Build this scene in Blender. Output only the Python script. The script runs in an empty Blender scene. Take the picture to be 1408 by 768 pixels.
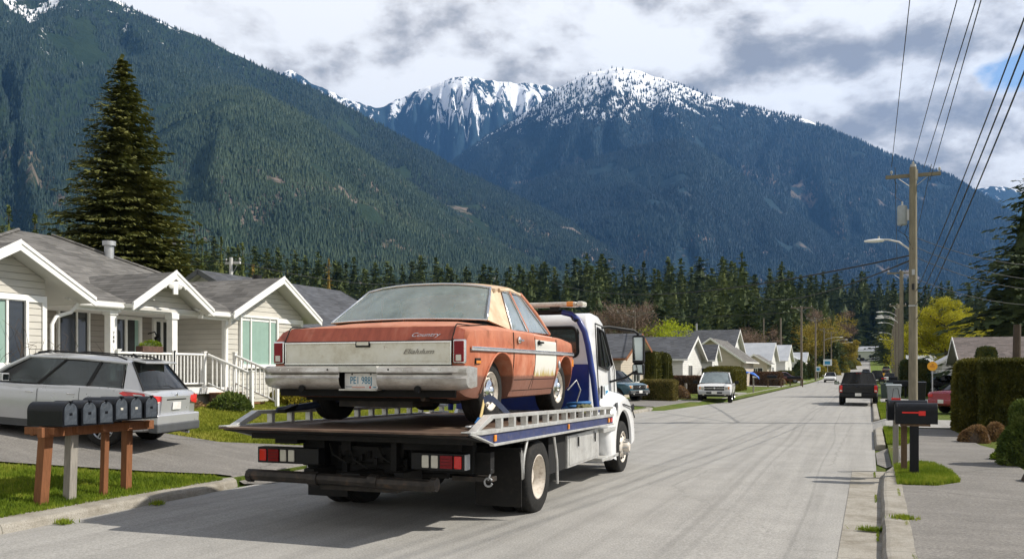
import bpy, bmesh, math, random
import numpy as np
from mathutils import Vector, Matrix, Euler
R = math.radians
rnd = random.Random(7)
NR = np.random.RandomState(5)
SC = bpy.context.scene
COL = SC.collection

# ---------------------------------------------------------------- camera
EYE = 1.95; YAW = R(22.42); FPX = 1190.0; HOR = 508.0; CXP = 704.0
cam = bpy.data.cameras.new('camera'); camo = bpy.data.objects.new('camera', cam); COL.objects.link(camo)
camo.location = (0, 0, EYE); camo.rotation_euler = (R(90), 0, YAW)
cam.sensor_width = 36; cam.lens = 36 * FPX / 1408
cam.shift_y = (HOR - 384) / 1408
cam.clip_start = 0.1; cam.clip_end = 60000
SC.camera = camo

# ---------------------------------------------------------------- light
SUN_AZ = math.atan2(0.92, 0.40)      # clockwise from +Y
SUN_EL = R(43)
w = bpy.data.worlds.new('World'); SC.world = w; w.use_nodes = True
nt = w.node_tree; N = nt.nodes; LK = nt.links; N.clear()
def wn(t, **k):
    n = N.new(t)
    for a, b in k.items(): setattr(n, a, b)
    return n
def wmath(op, a, b=None, c=None):
    n = wn('ShaderNodeMath', operation=op)
    for i, v in enumerate((a, b, c)):
        if v is None: continue
        if isinstance(v, (int, float)): n.inputs[i].default_value = v
        else: LK.new(v, n.inputs[i])
    return n.outputs[0]
def wramp(f, stops):
    n = wn('ShaderNodeValToRGB'); LK.new(f, n.inputs[0]); e = n.color_ramp.elements
    while len(e) < len(stops): e.new(0.5)
    for i, (p, cc) in enumerate(stops): e[i].position = p; e[i].color = (*cc, 1) if len(cc) == 3 else cc
    return n.outputs[0]
sky = wn('ShaderNodeTexSky', sky_type='NISHITA'); sky.sun_disc = False
sky.sun_elevation = SUN_EL; sky.sun_rotation = SUN_AZ; sky.altitude = 200; sky.air_density = 1.0; sky.dust_density = 0.6; sky.ozone_density = 1.5
bg1 = wn('ShaderNodeBackground'); LK.new(sky.outputs[0], bg1.inputs[0]); bg1.inputs[1].default_value = 0.12
# broken cumulus: a density field over the directions of the sky
tc = wn('ShaderNodeTexCoord')
def cloud_noise(scale, loc, zs, detail=9, rough=0.55, dist=0.0):
    mp = wn('ShaderNodeMapping'); LK.new(tc.outputs['Generated'], mp.inputs[0])
    mp.inputs['Scale'].default_value = (1, 1, zs); mp.inputs['Location'].default_value = loc
    n = wn('ShaderNodeTexNoise'); n.inputs['Scale'].default_value = scale; n.inputs['Detail'].default_value = detail
    n.inputs['Roughness'].default_value = rough; n.inputs['Distortion'].default_value = dist
    LK.new(mp.outputs[0], n.inputs[0]); return n.outputs[0]
sepd = wn('ShaderNodeSeparateXYZ'); LK.new(tc.outputs['Generated'], sepd.inputs[0])
big = cloud_noise(2.6, (1.3, 0.4, 0.2), 2.4, 3, 0.5)
n0 = cloud_noise(5.2, (0.3, 2.4, 0.1), 1.8, 12, 0.56, 0.1)
n1 = cloud_noise(5.2, (0.3 - 0.015, 2.4 - 0.004, 0.1 - 0.06), 1.8, 12, 0.56, 0.1)   # the same field towards the sun
def puffs(loc):      # rounded cumulus heads
    mp = wn('ShaderNodeMapping'); LK.new(tc.outputs['Generated'], mp.inputs[0]); mp.inputs['Scale'].default_value = (1, 1, 1.7); mp.inputs['Location'].default_value = loc
    dn = wn('ShaderNodeTexNoise'); LK.new(mp.outputs[0], dn.inputs[0]); dn.inputs['Scale'].default_value = 9; dn.inputs['Detail'].default_value = 6
    mv = wn('ShaderNodeMix', data_type='VECTOR'); mv.inputs[0].default_value = 0.10; LK.new(mp.outputs[0], mv.inputs[4]); LK.new(dn.outputs['Color'], mv.inputs[5])
    vo = wn('ShaderNodeTexVoronoi', feature='F1', normalize=True); LK.new(mv.outputs[1], vo.inputs['Vector']); vo.inputs['Scale'].default_value = 7.5; vo.inputs['Detail'].default_value = 2; vo.inputs['Roughness'].default_value = 0.5
    return vo.outputs['Distance']
v0 = puffs((0.0, 0.0, 0.0)); 
edge = wmath('ADD', wmath('MULTIPLY', n0, 0.65), wmath('MULTIPLY', big, 0.5))
# one gap of blue low on the right-hand side
def gap(az, el, ra, re):
    vx = math.sin(az) * math.cos(el); vy = math.cos(az) * math.cos(el); vz = math.sin(el)
    sub = wn('ShaderNodeVectorMath', operation='SUBTRACT'); LK.new(tc.outputs['Generated'], sub.inputs[0]); sub.inputs[1].default_value = (vx, vy, vz)
    sca = wn('ShaderNodeVectorMath', operation='MULTIPLY'); LK.new(sub.outputs[0], sca.inputs[0]); sca.inputs[1].default_value = (1 / ra, 1 / ra, 1 / re)
    ln = wn('ShaderNodeVectorMath', operation='LENGTH'); LK.new(sca.outputs[0], ln.inputs[0])
    return wmath('MAXIMUM', wmath('SUBTRACT', 1.0, ln.outputs['Value']), 0.0)
def sdir(px, py):
    u = (px - CXP) / FPX; v = (HOR - py) / FPX
    return math.atan2(u, 1) - YAW, math.atan2(v, math.hypot(1, u))
g1 = gap(*sdir(1388, 84), 0.13, 0.060)
cover = wramp(wmath('SUBTRACT', edge, wmath('MULTIPLY', g1, wmath('ADD', 0.12, wmath('MULTIPLY', v0, 1.25)))), [(0.30, (0, 0, 0)), (0.36, (1, 1, 1))])
litr = wmath('ADD', wmath('MULTIPLY', wmath('SUBTRACT', n0, n1), 4.2), wmath('ADD', wmath('MULTIPLY', big, 1.05), wmath('MULTIPLY', n0, 0.45)))
lit = wmath('ADD', wmath('MULTIPLY', wmath('SUBTRACT', litr, 0.47), 1.12), wmath('MULTIPLY', wmath('SUBTRACT', v0, 0.3), 0.75))
ccol = wramp(lit, [(0.02, (1.0, 0.985, 0.96)), (0.28, (0.88, 0.86, 0.83)), (0.45, (0.72, 0.69, 0.655)), (0.62, (0.54, 0.515, 0.485)), (0.80, (0.41, 0.39, 0.365)), (1.0, (0.32, 0.305, 0.29))])
thick = wramp(sepd.outputs[2], [(0.42, (1, 1, 1)), (0.62, (0.50, 0.51, 0.54))])      # unseen cloud overhead, darkened to cut the fill light and deepen shadows
mm = wn('ShaderNodeMix', data_type='RGBA', blend_type='MULTIPLY'); mm.inputs[0].default_value = 1; LK.new(ccol, mm.inputs[6]); LK.new(thick, mm.inputs[7]); ccol = mm.outputs[2]
bg2 = wn('ShaderNodeBackground'); LK.new(ccol, bg2.inputs[0]); bg2.inputs[1].default_value = 0.92
mx = wn('ShaderNodeMixShader'); LK.new(cover, mx.inputs[0]); LK.new(bg1.outputs[0], mx.inputs[1]); LK.new(bg2.outputs[0], mx.inputs[2])
w.cycles.sampling_method = 'MANUAL'; w.cycles.sample_map_resolution = 256
wo = wn('ShaderNodeOutputWorld'); LK.new(mx.outputs[0], wo.inputs[0])

sl = bpy.data.lights.new('sun', 'SUN'); so = bpy.data.objects.new('sun', sl); COL.objects.link(so)
sl.energy = 5.0; sl.angle = R(0.8); sl.color = (1, 0.935, 0.83)
sd = Vector((math.sin(SUN_AZ) * math.cos(SUN_EL), math.cos(SUN_AZ) * math.cos(SUN_EL), math.sin(SUN_EL)))
so.rotation_euler = sd.to_track_quat('Z', 'Y').to_euler()
so.location = (20, 10, 40)
SC.view_settings.view_transform = 'Standard'; SC.view_settings.look = 'None'; SC.view_settings.exposure = 0.42; SC.view_settings.gamma = 1
SC.view_settings.use_curve_mapping = False
SC.render.engine = 'CYCLES'
SC.cycles.volume_bounces = 0; SC.cycles.max_bounces = 8; SC.cycles.transparent_max_bounces = 12

# ---------------------------------------------------------------- tags
def tag(o, label=None, cat=None, group=None, kind=None):
    if label: o['label'] = label
    if cat: o['category'] = cat
    if group: o['group'] = group
    if kind: o['kind'] = kind
    return o
def thing(name, label, cat, loc=(0, 0, 0), rz=0.0, group=None):
    o = bpy.data.objects.new(name, None); COL.objects.link(o)
    o.location = loc; o.rotation_euler = (0, 0, rz); o.empty_display_size = 0.2
    return tag(o, label, cat, group)
def kids(o): return [c for c in bpy.data.objects if c.parent == o]
def copy_tree(o, parent=None, label=None):
    c = o.copy(); COL.objects.link(c)
    if parent is not None: c.parent = parent
    if label: c['label'] = label
    for ch in kids(o):
        copy_tree(ch, c)
    return c

# ---------------------------------------------------------------- materials
MATS = {}
class NB:
    def __init__(s, name):
        s.m = bpy.data.materials.new(name); s.m.use_nodes = True
        s.t = s.m.node_tree; s.t.nodes.clear(); s.L = s.t.links
        s.out = s.n('ShaderNodeOutputMaterial'); s.tc = s.n('ShaderNodeTexCoord')
        s.geo = s.n('ShaderNodeNewGeometry')
    def n(s, ty, **k):
        x = s.t.nodes.new(ty)
        for a, b in k.items(): setattr(x, a, b)
        return x
    def set(s, sock, v):
        if isinstance(v, bpy.types.NodeSocket): s.L.new(v, sock)
        elif isinstance(v, tuple) and len(v) == 3 and sock.type == 'RGBA': sock.default_value = (*v, 1)
        else: sock.default_value = v
    def math(s, op, a, b=0.0, c=0.0, clamp=False):
        x = s.n('ShaderNodeMath', operation=op); x.use_clamp = clamp
        s.set(x.inputs[0], a); s.set(x.inputs[1], b)
        if op in ('MULTIPLY_ADD', 'COMPARE', 'SMOOTH_MIN', 'SMOOTH_MAX'): s.set(x.inputs[2], c)
        return x.outputs[0]
    def coord(s, kind='Object', scale=(1, 1, 1), loc=(0, 0, 0), rot=(0, 0, 0)):
        mp = s.n('ShaderNodeMapping'); src = s.geo.outputs['Position'] if kind == 'World' else s.tc.outputs[kind]
        s.L.new(src, mp.inputs[0]); mp.inputs['Scale'].default_value = scale; mp.inputs['Location'].default_value = loc; mp.inputs['Rotation'].default_value = rot
        return mp.outputs[0]
    def noise(s, vec, scale=5, detail=4, rough=0.5, dist=0.0):
        x = s.n('ShaderNodeTexNoise'); s.L.new(vec, x.inputs[0]); x.inputs['Scale'].default_value = scale
        x.inputs['Detail'].default_value = detail; x.inputs['Roughness'].default_value = rough; x.inputs['Distortion'].default_value = dist
        return x.outputs[0]
    def voro(s, vec, scale=5, feature='F1', out='Distance'):
        x = s.n('ShaderNodeTexVoronoi', feature=feature); s.L.new(vec, x.inputs[0]); x.inputs['Scale'].default_value = scale
        return x.outputs[out]
    def ramp(s, f, stops, interp='LINEAR'):
        x = s.n('ShaderNodeValToRGB'); s.set(x.inputs[0], f); e = x.color_ramp.elements; x.color_ramp.interpolation = interp
        while len(e) < len(stops): e.new(0.5)
        for i, (p, cc) in enumerate(stops):
            e[i].position = p; e[i].color = (cc, cc, cc, 1) if isinstance(cc, (int, float)) else (*cc, 1)
        return x.outputs[0]
    def mix(s, f, a, b, mode='MIX'):
        x = s.n('ShaderNodeMix', data_type='RGBA', blend_type=mode); s.set(x.inputs[0], f); s.set(x.inputs[6], a); s.set(x.inputs[7], b)
        return x.outputs[2]
    def sep(s, vec):
        x = s.n('ShaderNodeSeparateXYZ'); s.L.new(vec, x.inputs[0]); return x.outputs
    def bump(s, h, strength=0.3, dist=0.01, normal=None):
        x = s.n('ShaderNodeBump'); s.set(x.inputs['Height'], h); x.inputs['Strength'].default_value = strength; x.inputs['Distance'].default_value = dist
        if normal is not None: s.L.new(normal, x.inputs['Normal'])
        return x.outputs[0]
    def bsdf(s, col, rough=0.6, metal=0.0, normal=None, spec=0.5, coat=0.0, sub=None, alpha=None, trans=0.0, emit=None, estr=0.0):
        b = s.n('ShaderNodeBsdfPrincipled'); s.set(b.inputs['Base Color'], col); s.set(b.inputs['Roughness'], rough); s.set(b.inputs['Metallic'], metal)
        b.inputs['Specular IOR Level'].default_value = spec; b.inputs['Coat Weight'].default_value = coat
        b.inputs['Transmission Weight'].default_value = trans
        if normal is not None: s.L.new(normal, b.inputs['Normal'])
        if emit is not None: s.set(b.inputs['Emission Color'], emit); b.inputs['Emission Strength'].default_value = estr
        s.L.new(b.outputs[0], s.out.inputs[0]); return b
def M(name): return MATS[name]
def simple(name, col, rough=0.6, metal=0.0, var=0.15, scale=4.0, bump=0.0, bscale=40.0, coat=0.0, spec=0.5, kind='Object', dirt=None):
    b = NB(name); v = b.coord(kind)
    n = b.noise(v, scale, 6, 0.6)
    lo = tuple(c * (1 - var) for c in col); hi = tuple(min(1, c * (1 + var)) for c in col)
    c = b.ramp(n, [(0.3, lo), (0.7, hi)])
    if dirt:
        d = b.ramp(b.noise(v, scale * 2.3, 8, 0.7), [(0.5, 0.0), (0.72, 1.0)])
        c = b.mix(b.math('MULTIPLY', d, dirt[1]), c, dirt[0])
    nm = None
    if bump: nm = b.bump(b.noise(v, bscale, 4, 0.6), bump, 0.01)
    rr = b.ramp(n, [(0.2, max(0.02, rough - 0.06)), (0.8, min(1, rough + 0.06))])
    b.bsdf(c, rr, metal, nm, spec, coat); MATS[name] = b.m; return b.m
simple('white_paint', (0.78, 0.78, 0.76), 0.45, var=0.04, dirt=((0.5, 0.47, 0.42), 0.25))
simple('truck_white', (0.76, 0.77, 0.78), 0.28, var=0.03, coat=0.5, scale=2, dirt=((0.45, 0.43, 0.40), 0.18))
simple('silver_paint', (0.50, 0.515, 0.54), 0.3, metal=0.45, var=0.04, coat=0.7)
simple('white_car', (0.7, 0.71, 0.72), 0.25, var=0.03, coat=0.6, dirt=((0.4, 0.37, 0.33), 0.2))
simple('black_car', (0.006, 0.0065, 0.008), 0.25, var=0.2, coat=0.25, spec=.35)
simple('teal_car', (0.03, 0.09, 0.13), 0.25, var=0.1, coat=0.7)
simple('navy_car', (0.03, 0.05, 0.12), 0.25, var=0.1, coat=0.7)
simple('red_car', (0.30, 0.015, 0.03), 0.25, var=0.1, coat=0.7)
simple('maroon_car', (0.09, 0.015, 0.02), 0.3, var=0.1, coat=0.6)
simple('grey_car', (0.2, 0.21, 0.22), 0.3, metal=0.4, var=0.1, coat=0.6)
simple('yellow_paint', (0.75, 0.38, 0.02), 0.4, var=0.08)
simple('black_plastic', (0.009, 0.0095, 0.0105), 0.5, spec=.3, var=0.2, bump=0.05, bscale=120)
simple('grey_plastic', (0.07, 0.075, 0.08), 0.6, var=0.15)
simple('rubber', (0.013, 0.013, 0.0125), 0.8, var=0.35, scale=9, bump=0.1, bscale=60, spec=.3, dirt=((0.07, 0.062, 0.052), 0.4))
simple('mudflap_rubber', (0.009, 0.0085, 0.008), 0.62, var=0.3, scale=6, spec=.3, dirt=((0.035, 0.03, 0.024), 0.5))
simple('frame_black', (0.007, 0.007, 0.007), 0.65, var=0.4, scale=7, bump=0.2, bscale=35, spec=.3, dirt=((0.035, 0.028, 0.022), 0.4))
simple('cavity', (0.006, 0.006, 0.006), 0.95, var=0.3)
simple('chrome', (0.82, 0.82, 0.81), 0.16, metal=1.0, var=0.05, dirt=((0.25, 0.19, 0.14), 0.25))
simple('aluminium', (0.62, 0.62, 0.60), 0.42, metal=0.55, var=0.14, scale=5, dirt=((0.25, 0.21, 0.17), 0.4), bump=0.1, bscale=60)
simple('galvanised', (0.42, 0.43, 0.44), 0.5, metal=0.6, var=0.12, scale=8)
simple('steel_wheel', (0.66, 0.61, 0.54), 0.5, metal=0.1, var=0.15, scale=7, dirt=((0.25, 0.17, 0.1), 0.7))
simple('rim_alloy', (0.52, 0.53, 0.54), 0.3, metal=0.8, var=0.05)
simple('truck_blue', (0.005, 0.028, 0.20), 0.4, var=0.12, coat=0.3, dirt=((0.05, 0.05, 0.08), 0.3))
simple('fascia_navy', (0.028, 0.04, 0.12), 0.55, var=0.25, scale=6, dirt=((0.2, 0.17, 0.14), 0.35))
simple('red_lens', (0.62, 0.010, 0.010), 0.18, var=0.1, coat=0.6)
simple('red_lens_dark', (0.20, 0.002, 0.008), 0.22, var=0.1, coat=0.1, spec=.3)
simple('white_lens', (0.62, 0.60, 0.52), 0.25, var=0.1, coat=0.5)
simple('amber_lens', (0.75, 0.26, 0.03), 0.25, var=0.1, coat=0.5)
simple('headlamp', (0.62, 0.60, 0.56), 0.12, metal=0.4, var=0.1, coat=0.8)
simple('plate_white', (0.72, 0.72, 0.70), 0.45, var=0.06, dirt=((0.45, 0.32, 0.22), 0.4), scale=9)
simple('plate_blue', (0.02, 0.20, 0.33), 0.5, var=0.1)
simple('plate_red', (0.55, 0.05, 0.03), 0.5, var=0.1)
simple('plate_pink', (0.62, 0.35, 0.28), 0.5, var=0.1)
simple('plate_dark', (0.03, 0.05, 0.12), 0.5, var=0.1)
simple('script_metal', (0.30, 0.28, 0.25), 0.35, metal=0.8, var=0.3)
simple('strap_tan', (0.52, 0.40, 0.18), 0.8, var=0.15, scale=20)
simple('strap_blue', (0.02, 0.12, 0.32), 0.7, var=0.15, scale=20)
simple('strap_navy', (0.012, 0.02, 0.05), 0.55, var=0.2, scale=20)
simple('tarp_blue', (0.02, 0.13, 0.55), 0.5, var=0.15, scale=8, bump=0.3, bscale=12)
simple('olive_cloth', (0.10, 0.10, 0.04), 0.9, var=0.5, scale=30)
simple('mailbox_black', (0.006, 0.0075, 0.011), 0.42, var=0.2, coat=0.0, spec=.25, dirt=((0.04, 0.04, 0.045), 0.2), scale=9, bump=0.05, bscale=80)
simple('mailbox_door', (0.075, 0.09, 0.11), 0.4, metal=0.3, var=0.3, scale=14, dirt=((0.2, 0.22, 0.24), 0.4))
simple('flag_red', (0.7, 0.02, 0.015), 0.4, var=0.08)
simple('curtain', (0.24, 0.36, 0.31), 0.7, var=0.08, scale=3)
simple('curtain_pale', (0.30, 0.40, 0.36), 0.8, var=0.15, scale=5)
simple('interior_dark', (0.02, 0.021, 0.022), 0.9, var=0.3)
simple('seat_dark', (0.03, 0.03, 0.032), 0.85, var=0.2)
simple('brick_step', (0.10, 0.055, 0.04), 0.85, var=0.4, scale=12, bump=0.3, bscale=30)
simple('concrete_post', (0.5, 0.5, 0.48), 0.8, var=0.1)
simple('bin_green', (0.03, 0.05, 0.045), 0.5, var=0.2)
simple('bin_grey', (0.30, 0.33, 0.35), 0.5, var=0.15)
simple('bin_blue', (0.02, 0.09, 0.40), 0.5, var=0.15)
simple('sign_yellow', (0.80, 0.38, 0.02), 0.45, var=0.06)
simple('sign_blue', (0.02, 0.22, 0.42), 0.45, var=0.15)
simple('sign_white', (0.62, 0.68, 0.70), 0.45, var=0.06)
simple('orange_tarp', (0.55, 0.20, 0.02), 0.6, var=0.2)
simple('porcelain', (0.45, 0.44, 0.42), 0.3, var=0.1)
simple('cable_black', (0.012, 0.012, 0.013), 0.6, var=0.1)
simple('soffit', (0.55, 0.54, 0.51), 0.7, var=0.04)

def glass_mat(name, tint, opac, rough=0.02, ref=1.2, dust_sheen=(0.28, 0.31, 0.30)):
    b = NB(name)
    tr = b.n('ShaderNodeBsdfTransparent'); tr.inputs[0].default_value = (*tint, 1)
    di = b.n('ShaderNodeBsdfDiffuse'); di.inputs[0].default_value = (*dust_sheen, 1)
    gl = b.n('ShaderNodeBsdfGlossy'); gl.inputs[0].default_value = (1, 1, 1, 1); gl.inputs[1].default_value = rough
    m1 = b.n('ShaderNodeMixShader')
    dust_sheen = b.ramp(b.noise(b.coord('Object'), 3.0, 8, 0.7), [(0.35, opac * 0.75), (0.75, opac * 1.3)])
    b.L.new(dust_sheen, m1.inputs[0]); b.L.new(tr.outputs[0], m1.inputs[1]); b.L.new(di.outputs[0], m1.inputs[2])
    fr = b.n('ShaderNodeFresnel'); fr.inputs[0].default_value = 1.52
    m2 = b.n('ShaderNodeMixShader'); b.L.new(b.math('MULTIPLY_ADD', fr.outputs[0], ref, 0.0, True), m2.inputs[0]); b.L.new(m1.outputs[0], m2.inputs[1]); b.L.new(gl.outputs[0], m2.inputs[2])
    b.L.new(m2.outputs[0], b.out.inputs[0]); MATS[name] = b.m
glass_mat('glass_clear', (0.66, 0.76, 0.74), 0.10)
glass_mat('glass_dusty', (0.86, 0.95, 0.93), 0.30, dust_sheen=(0.62, 0.76, 0.73))
glass_mat('glass_tint', (0.42, 0.47, 0.47), 0.05)
glass_mat('glass_sky_sheen', (0.6, 0.68, 0.68), 0.60, dust_sheen=(0.33, 0.40, 0.43))  # pale diffuse part is sky reflection painted onto the glass
glass_mat('glass_dark', (0.09, 0.10, 0.11), 0.015, ref=.9)
b = NB('glass_house'); b.bsdf((0.02, 0.025, 0.03), 0.05, 0, None, 0.9); MATS['glass_house'] = b.m
b = NB('mirror_glass'); b.bsdf((0.30, 0.34, 0.34), 0.05, 1.0); MATS['mirror_glass'] = b.m

def siding(name, col, pitch=0.15):
    b = NB(name); v = b.coord('World'); z = b.sep(v)[2]
    f = b.math('FRACT', b.math('DIVIDE', z, pitch))
    n = b.noise(b.coord('World', (0.6, 0.6, 3)), 2.0, 6, 0.65)
    c = b.ramp(n, [(0.3, tuple(x * 0.88 for x in col)), (0.7, tuple(min(1, x * 1.08) for x in col))])
    groove = b.ramp(f, [(0.0, 1.0), (0.13, 0.0)])
    c = b.mix(b.math('MULTIPLY', groove, 0.7), c, tuple(x * 0.35 for x in col))
    h = b.ramp(f, [(0.0, 0.0), (0.08, 1.0), (1.0, 0.55)])
    b.bsdf(c, 0.6, 0, b.bump(h, 0.9, 0.02)); MATS[name] = b.m
siding('siding_beige', (0.52, 0.50, 0.45))
siding('siding_taupe', (0.27, 0.245, 0.215))
siding('siding_white', (0.66, 0.66, 0.63))
siding('siding_tan', (0.50, 0.44, 0.36))

def shingle(name, col, scale=1.0):
    b = NB(name); v = b.coord('World')
    x, y, z = b.sep(v)
    zz = b.math('DIVIDE', z, 0.075)
    row = b.math('FLOOR', zz); f = b.math('FRACT', zz)
    cx = b.n('ShaderNodeCombineXYZ')
    b.set(cx.inputs[0], b.math('MULTIPLY', b.math('ADD', x, b.math('MULTIPLY', row, 3.17)), 3.2)); b.set(cx.inputs[1], b.math('MULTIPLY', b.math('ADD', y, b.math('MULTIPLY', row, 1.71)), 3.2)); b.set(cx.inputs[2], b.math('MULTIPLY', row, 7.3))
    wn_ = b.n('ShaderNodeTexWhiteNoise', noise_dimensions='3D')
    fl = b.n('ShaderNodeVectorMath', operation='FLOOR'); b.L.new(cx.outputs[0], fl.inputs[0]); b.L.new(fl.outputs[0], wn_.inputs[0])
    tone = b.math('MULTIPLY_ADD', wn_.outputs[0], 0.55, 0.72)
    big_ = b.ramp(b.noise(v, 0.6, 5, 0.6), [(0.3, 0.75), (0.7, 1.2)])
    c = b.mix(1.0, col, tone, 'MULTIPLY'); c = b.mix(1.0, c, big_, 'MULTIPLY')
    c = b.mix(b.ramp(f, [(0.0, 0.75), (0.16, 0.0)]), c, (0.012, 0.012, 0.014))
    moss = b.ramp(b.noise(v, 2.2, 7, 0.7), [(0.58, 0.0), (0.75, 0.5)])
    c = b.mix(moss, c, (0.10, 0.095, 0.075))
    b.bsdf(c, 0.9, 0, b.bump(b.ramp(f, [(0.0, 0.0), (0.12, 1.0), (1.0, 0.7)]), 0.6, 0.02), 0.3); MATS[name] = b.m
shingle('shingle_grey', (0.135, 0.130, 0.124))
shingle('shingle_dark', (0.075, 0.080, 0.092))
shingle('shingle_brown', (0.13, 0.11, 0.105))
b = NB('metal_roof'); x_, y_, z_ = b.sep(b.coord('World')); f = b.math('FRACT', b.math('MULTIPLY', b.math('ADD', x_, y_), 1.6))
b.bsdf(b.ramp(b.noise(b.coord('World'), 0.7, 5), [(0.3, (0.36, 0.38, 0.41)), (0.7, (0.48, 0.50, 0.53))]), 0.45, 0.2, b.bump(b.ramp(f, [(0, 1.0), (0.1, 0.0)]), 0.5, 0.03)); MATS['metal_roof'] = b.m

def wood(name, col, sx=6, sz=0.7, grey=0.0):
    b = NB(name); v = b.coord('Object', (sx * 3, sx * 3, sz)); n = b.noise(v, 5, 8, 0.65, 0.4)
    n2 = b.noise(b.coord('Object'), 2.5, 4)
    c = b.ramp(n, [(0.25, tuple(x * 0.45 for x in col)), (0.5, col), (0.75, tuple(min(1, x * 1.35) for x in col))])
    c = b.mix(b.ramp(n2, [(0.35, 0.0), (0.75, 0.5)]), c, tuple(x * 0.6 + grey * 0.2 for x in col))
    b.bsdf(c, 0.75, 0, b.bump(n, 0.4, 0.006), 0.3); MATS[name] = b.m
wood('post_cedar', (0.23, 0.095, 0.042))
wood('post_grey', (0.30, 0.28, 0.25))
wood('post_brown', (0.14, 0.09, 0.055))
wood('pole_wood', (0.23, 0.205, 0.15), 3, 0.4)
wood('pole_wood_dark', (0.19, 0.16, 0.13), 3, 0.4)
wood('post_black', (0.012, 0.013, 0.016))
wood('bark', (0.075, 0.055, 0.04), 2, 1.0)
wood('bark_pale', (0.20, 0.165, 0.14), 2, 1.0)

def foliage(name, c0, c1, c2, scale=1.6, trans=0.25, kind='World', rough=0.75):
    b = NB(name); v = b.coord(kind)
    n = b.noise(v, scale, 4, 0.6); n2 = b.noise(v, scale * 9, 3, 0.6)
    f = b.math('ADD', b.math('MULTIPLY', n, 0.6), b.math('MULTIPLY', n2, 0.4))
    c = b.ramp(f, [(0.36, c0), (0.5, c1), (0.64, c2)])
    p = b.n('ShaderNodeBsdfPrincipled'); b.L.new(c, p.inputs['Base Color']); p.inputs['Roughness'].default_value = rough; p.inputs['Specular IOR Level'].default_value = 0.25
    t = b.n('ShaderNodeBsdfTranslucent'); b.L.new(c, t.inputs[0])
    mxs = b.n('ShaderNodeMixShader'); mxs.inputs[0].default_value = trans; b.L.new(p.outputs[0], mxs.inputs[1]); b.L.new(t.outputs[0], mxs.inputs[2])
    b.L.new(mxs.outputs[0], b.out.inputs[0]); MATS[name] = b.m
foliage('fir_olive', (0.042, 0.054, 0.013), (0.096, 0.104, 0.026), (0.17, 0.165, 0.044), 0.8, 0.2)
foliage('fir_dark', (0.024, 0.040, 0.015), (0.052, 0.075, 0.027), (0.095, 0.118, 0.038), 0.7, 0.15)
foliage('fir_mid', (0.038, 0.060, 0.019), (0.080, 0.108, 0.032), (0.145, 0.17, 0.050), 0.12, 0.2)
foliage('fir_bright', (0.045, 0.062, 0.015), (0.085, 0.105, 0.026), (0.14, 0.15, 0.04), 0.3, 0.2)
foliage('larch_gold', (0.14, 0.09, 0.02), (0.24, 0.16, 0.035), (0.34, 0.24, 0.06), 0.8, 0.3)
foliage('cedar_hedge', (0.05, 0.052, 0.008), (0.10, 0.095, 0.014), (0.18, 0.155, 0.022), 2.5, 0.25)
foliage('cedar_dark', (0.028, 0.036, 0.007), (0.066, 0.070, 0.012), (0.125, 0.118, 0.020), 2.5, 0.2)
foliage('shrub_green', (0.04, 0.07, 0.014), (0.09, 0.13, 0.025), (0.17, 0.21, 0.05), 4, 0.3)
foliage('shrub_lime', (0.10, 0.16, 0.01), (0.20, 0.28, 0.02), (0.34, 0.42, 0.04), 4, 0.35)
foliage('shrub_yellow', (0.16, 0.15, 0.02), (0.30, 0.26, 0.03), (0.46, 0.38, 0.06), 4, 0.3)
foliage('shrub_copper', (0.12, 0.07, 0.035), (0.25, 0.15, 0.07), (0.40, 0.28, 0.14), 6, 0.3)
foliage('hedge_brown', (0.06, 0.035, 0.022), (0.11, 0.06, 0.035), (0.17, 0.10, 0.05), 3, 0.15)
foliage('hedge_olive', (0.09, 0.08, 0.025), (0.16, 0.135, 0.04), (0.26, 0.21, 0.065), 3, 0.25)
foliage('maple_yellow', (0.19, 0.18, 0.012), (0.36, 0.34, 0.022), (0.55, 0.50, 0.05), 0.5, 0.4)
foliage('lime_leaf', (0.20, 0.24, 0.01), (0.36, 0.42, 0.02), (0.52, 0.58, 0.05), 0.8, 0.4)
foliage('willow_gold', (0.16, 0.13, 0.02), (0.28, 0.22, 0.035), (0.42, 0.33, 0.06), 0.5, 0.35)
foliage('twig_brown', (0.10, 0.065, 0.045), (0.18, 0.12, 0.085), (0.27, 0.19, 0.14), 0.5, 0.1)
foliage('grass_blade', (0.07, 0.12, 0.008), (0.17, 0.24, 0.016), (0.34, 0.36, 0.05), 1.2, 0.35)
foliage('grass_dry', (0.13, 0.16, 0.015), (0.26, 0.29, 0.03), (0.42, 0.40, 0.08), 1.0, 0.35)
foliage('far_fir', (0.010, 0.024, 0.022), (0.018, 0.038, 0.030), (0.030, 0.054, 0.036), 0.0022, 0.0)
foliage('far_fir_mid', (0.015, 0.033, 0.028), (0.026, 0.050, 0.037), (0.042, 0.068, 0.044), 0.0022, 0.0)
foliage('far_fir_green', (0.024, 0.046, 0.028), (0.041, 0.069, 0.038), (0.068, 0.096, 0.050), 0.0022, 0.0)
foliage('far_fir_haze', (0.010, 0.026, 0.036), (0.017, 0.040, 0.052), (0.028, 0.058, 0.066), 0.0016, 0.0)  # distance haze painted into the forest colour as a blue tint

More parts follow.
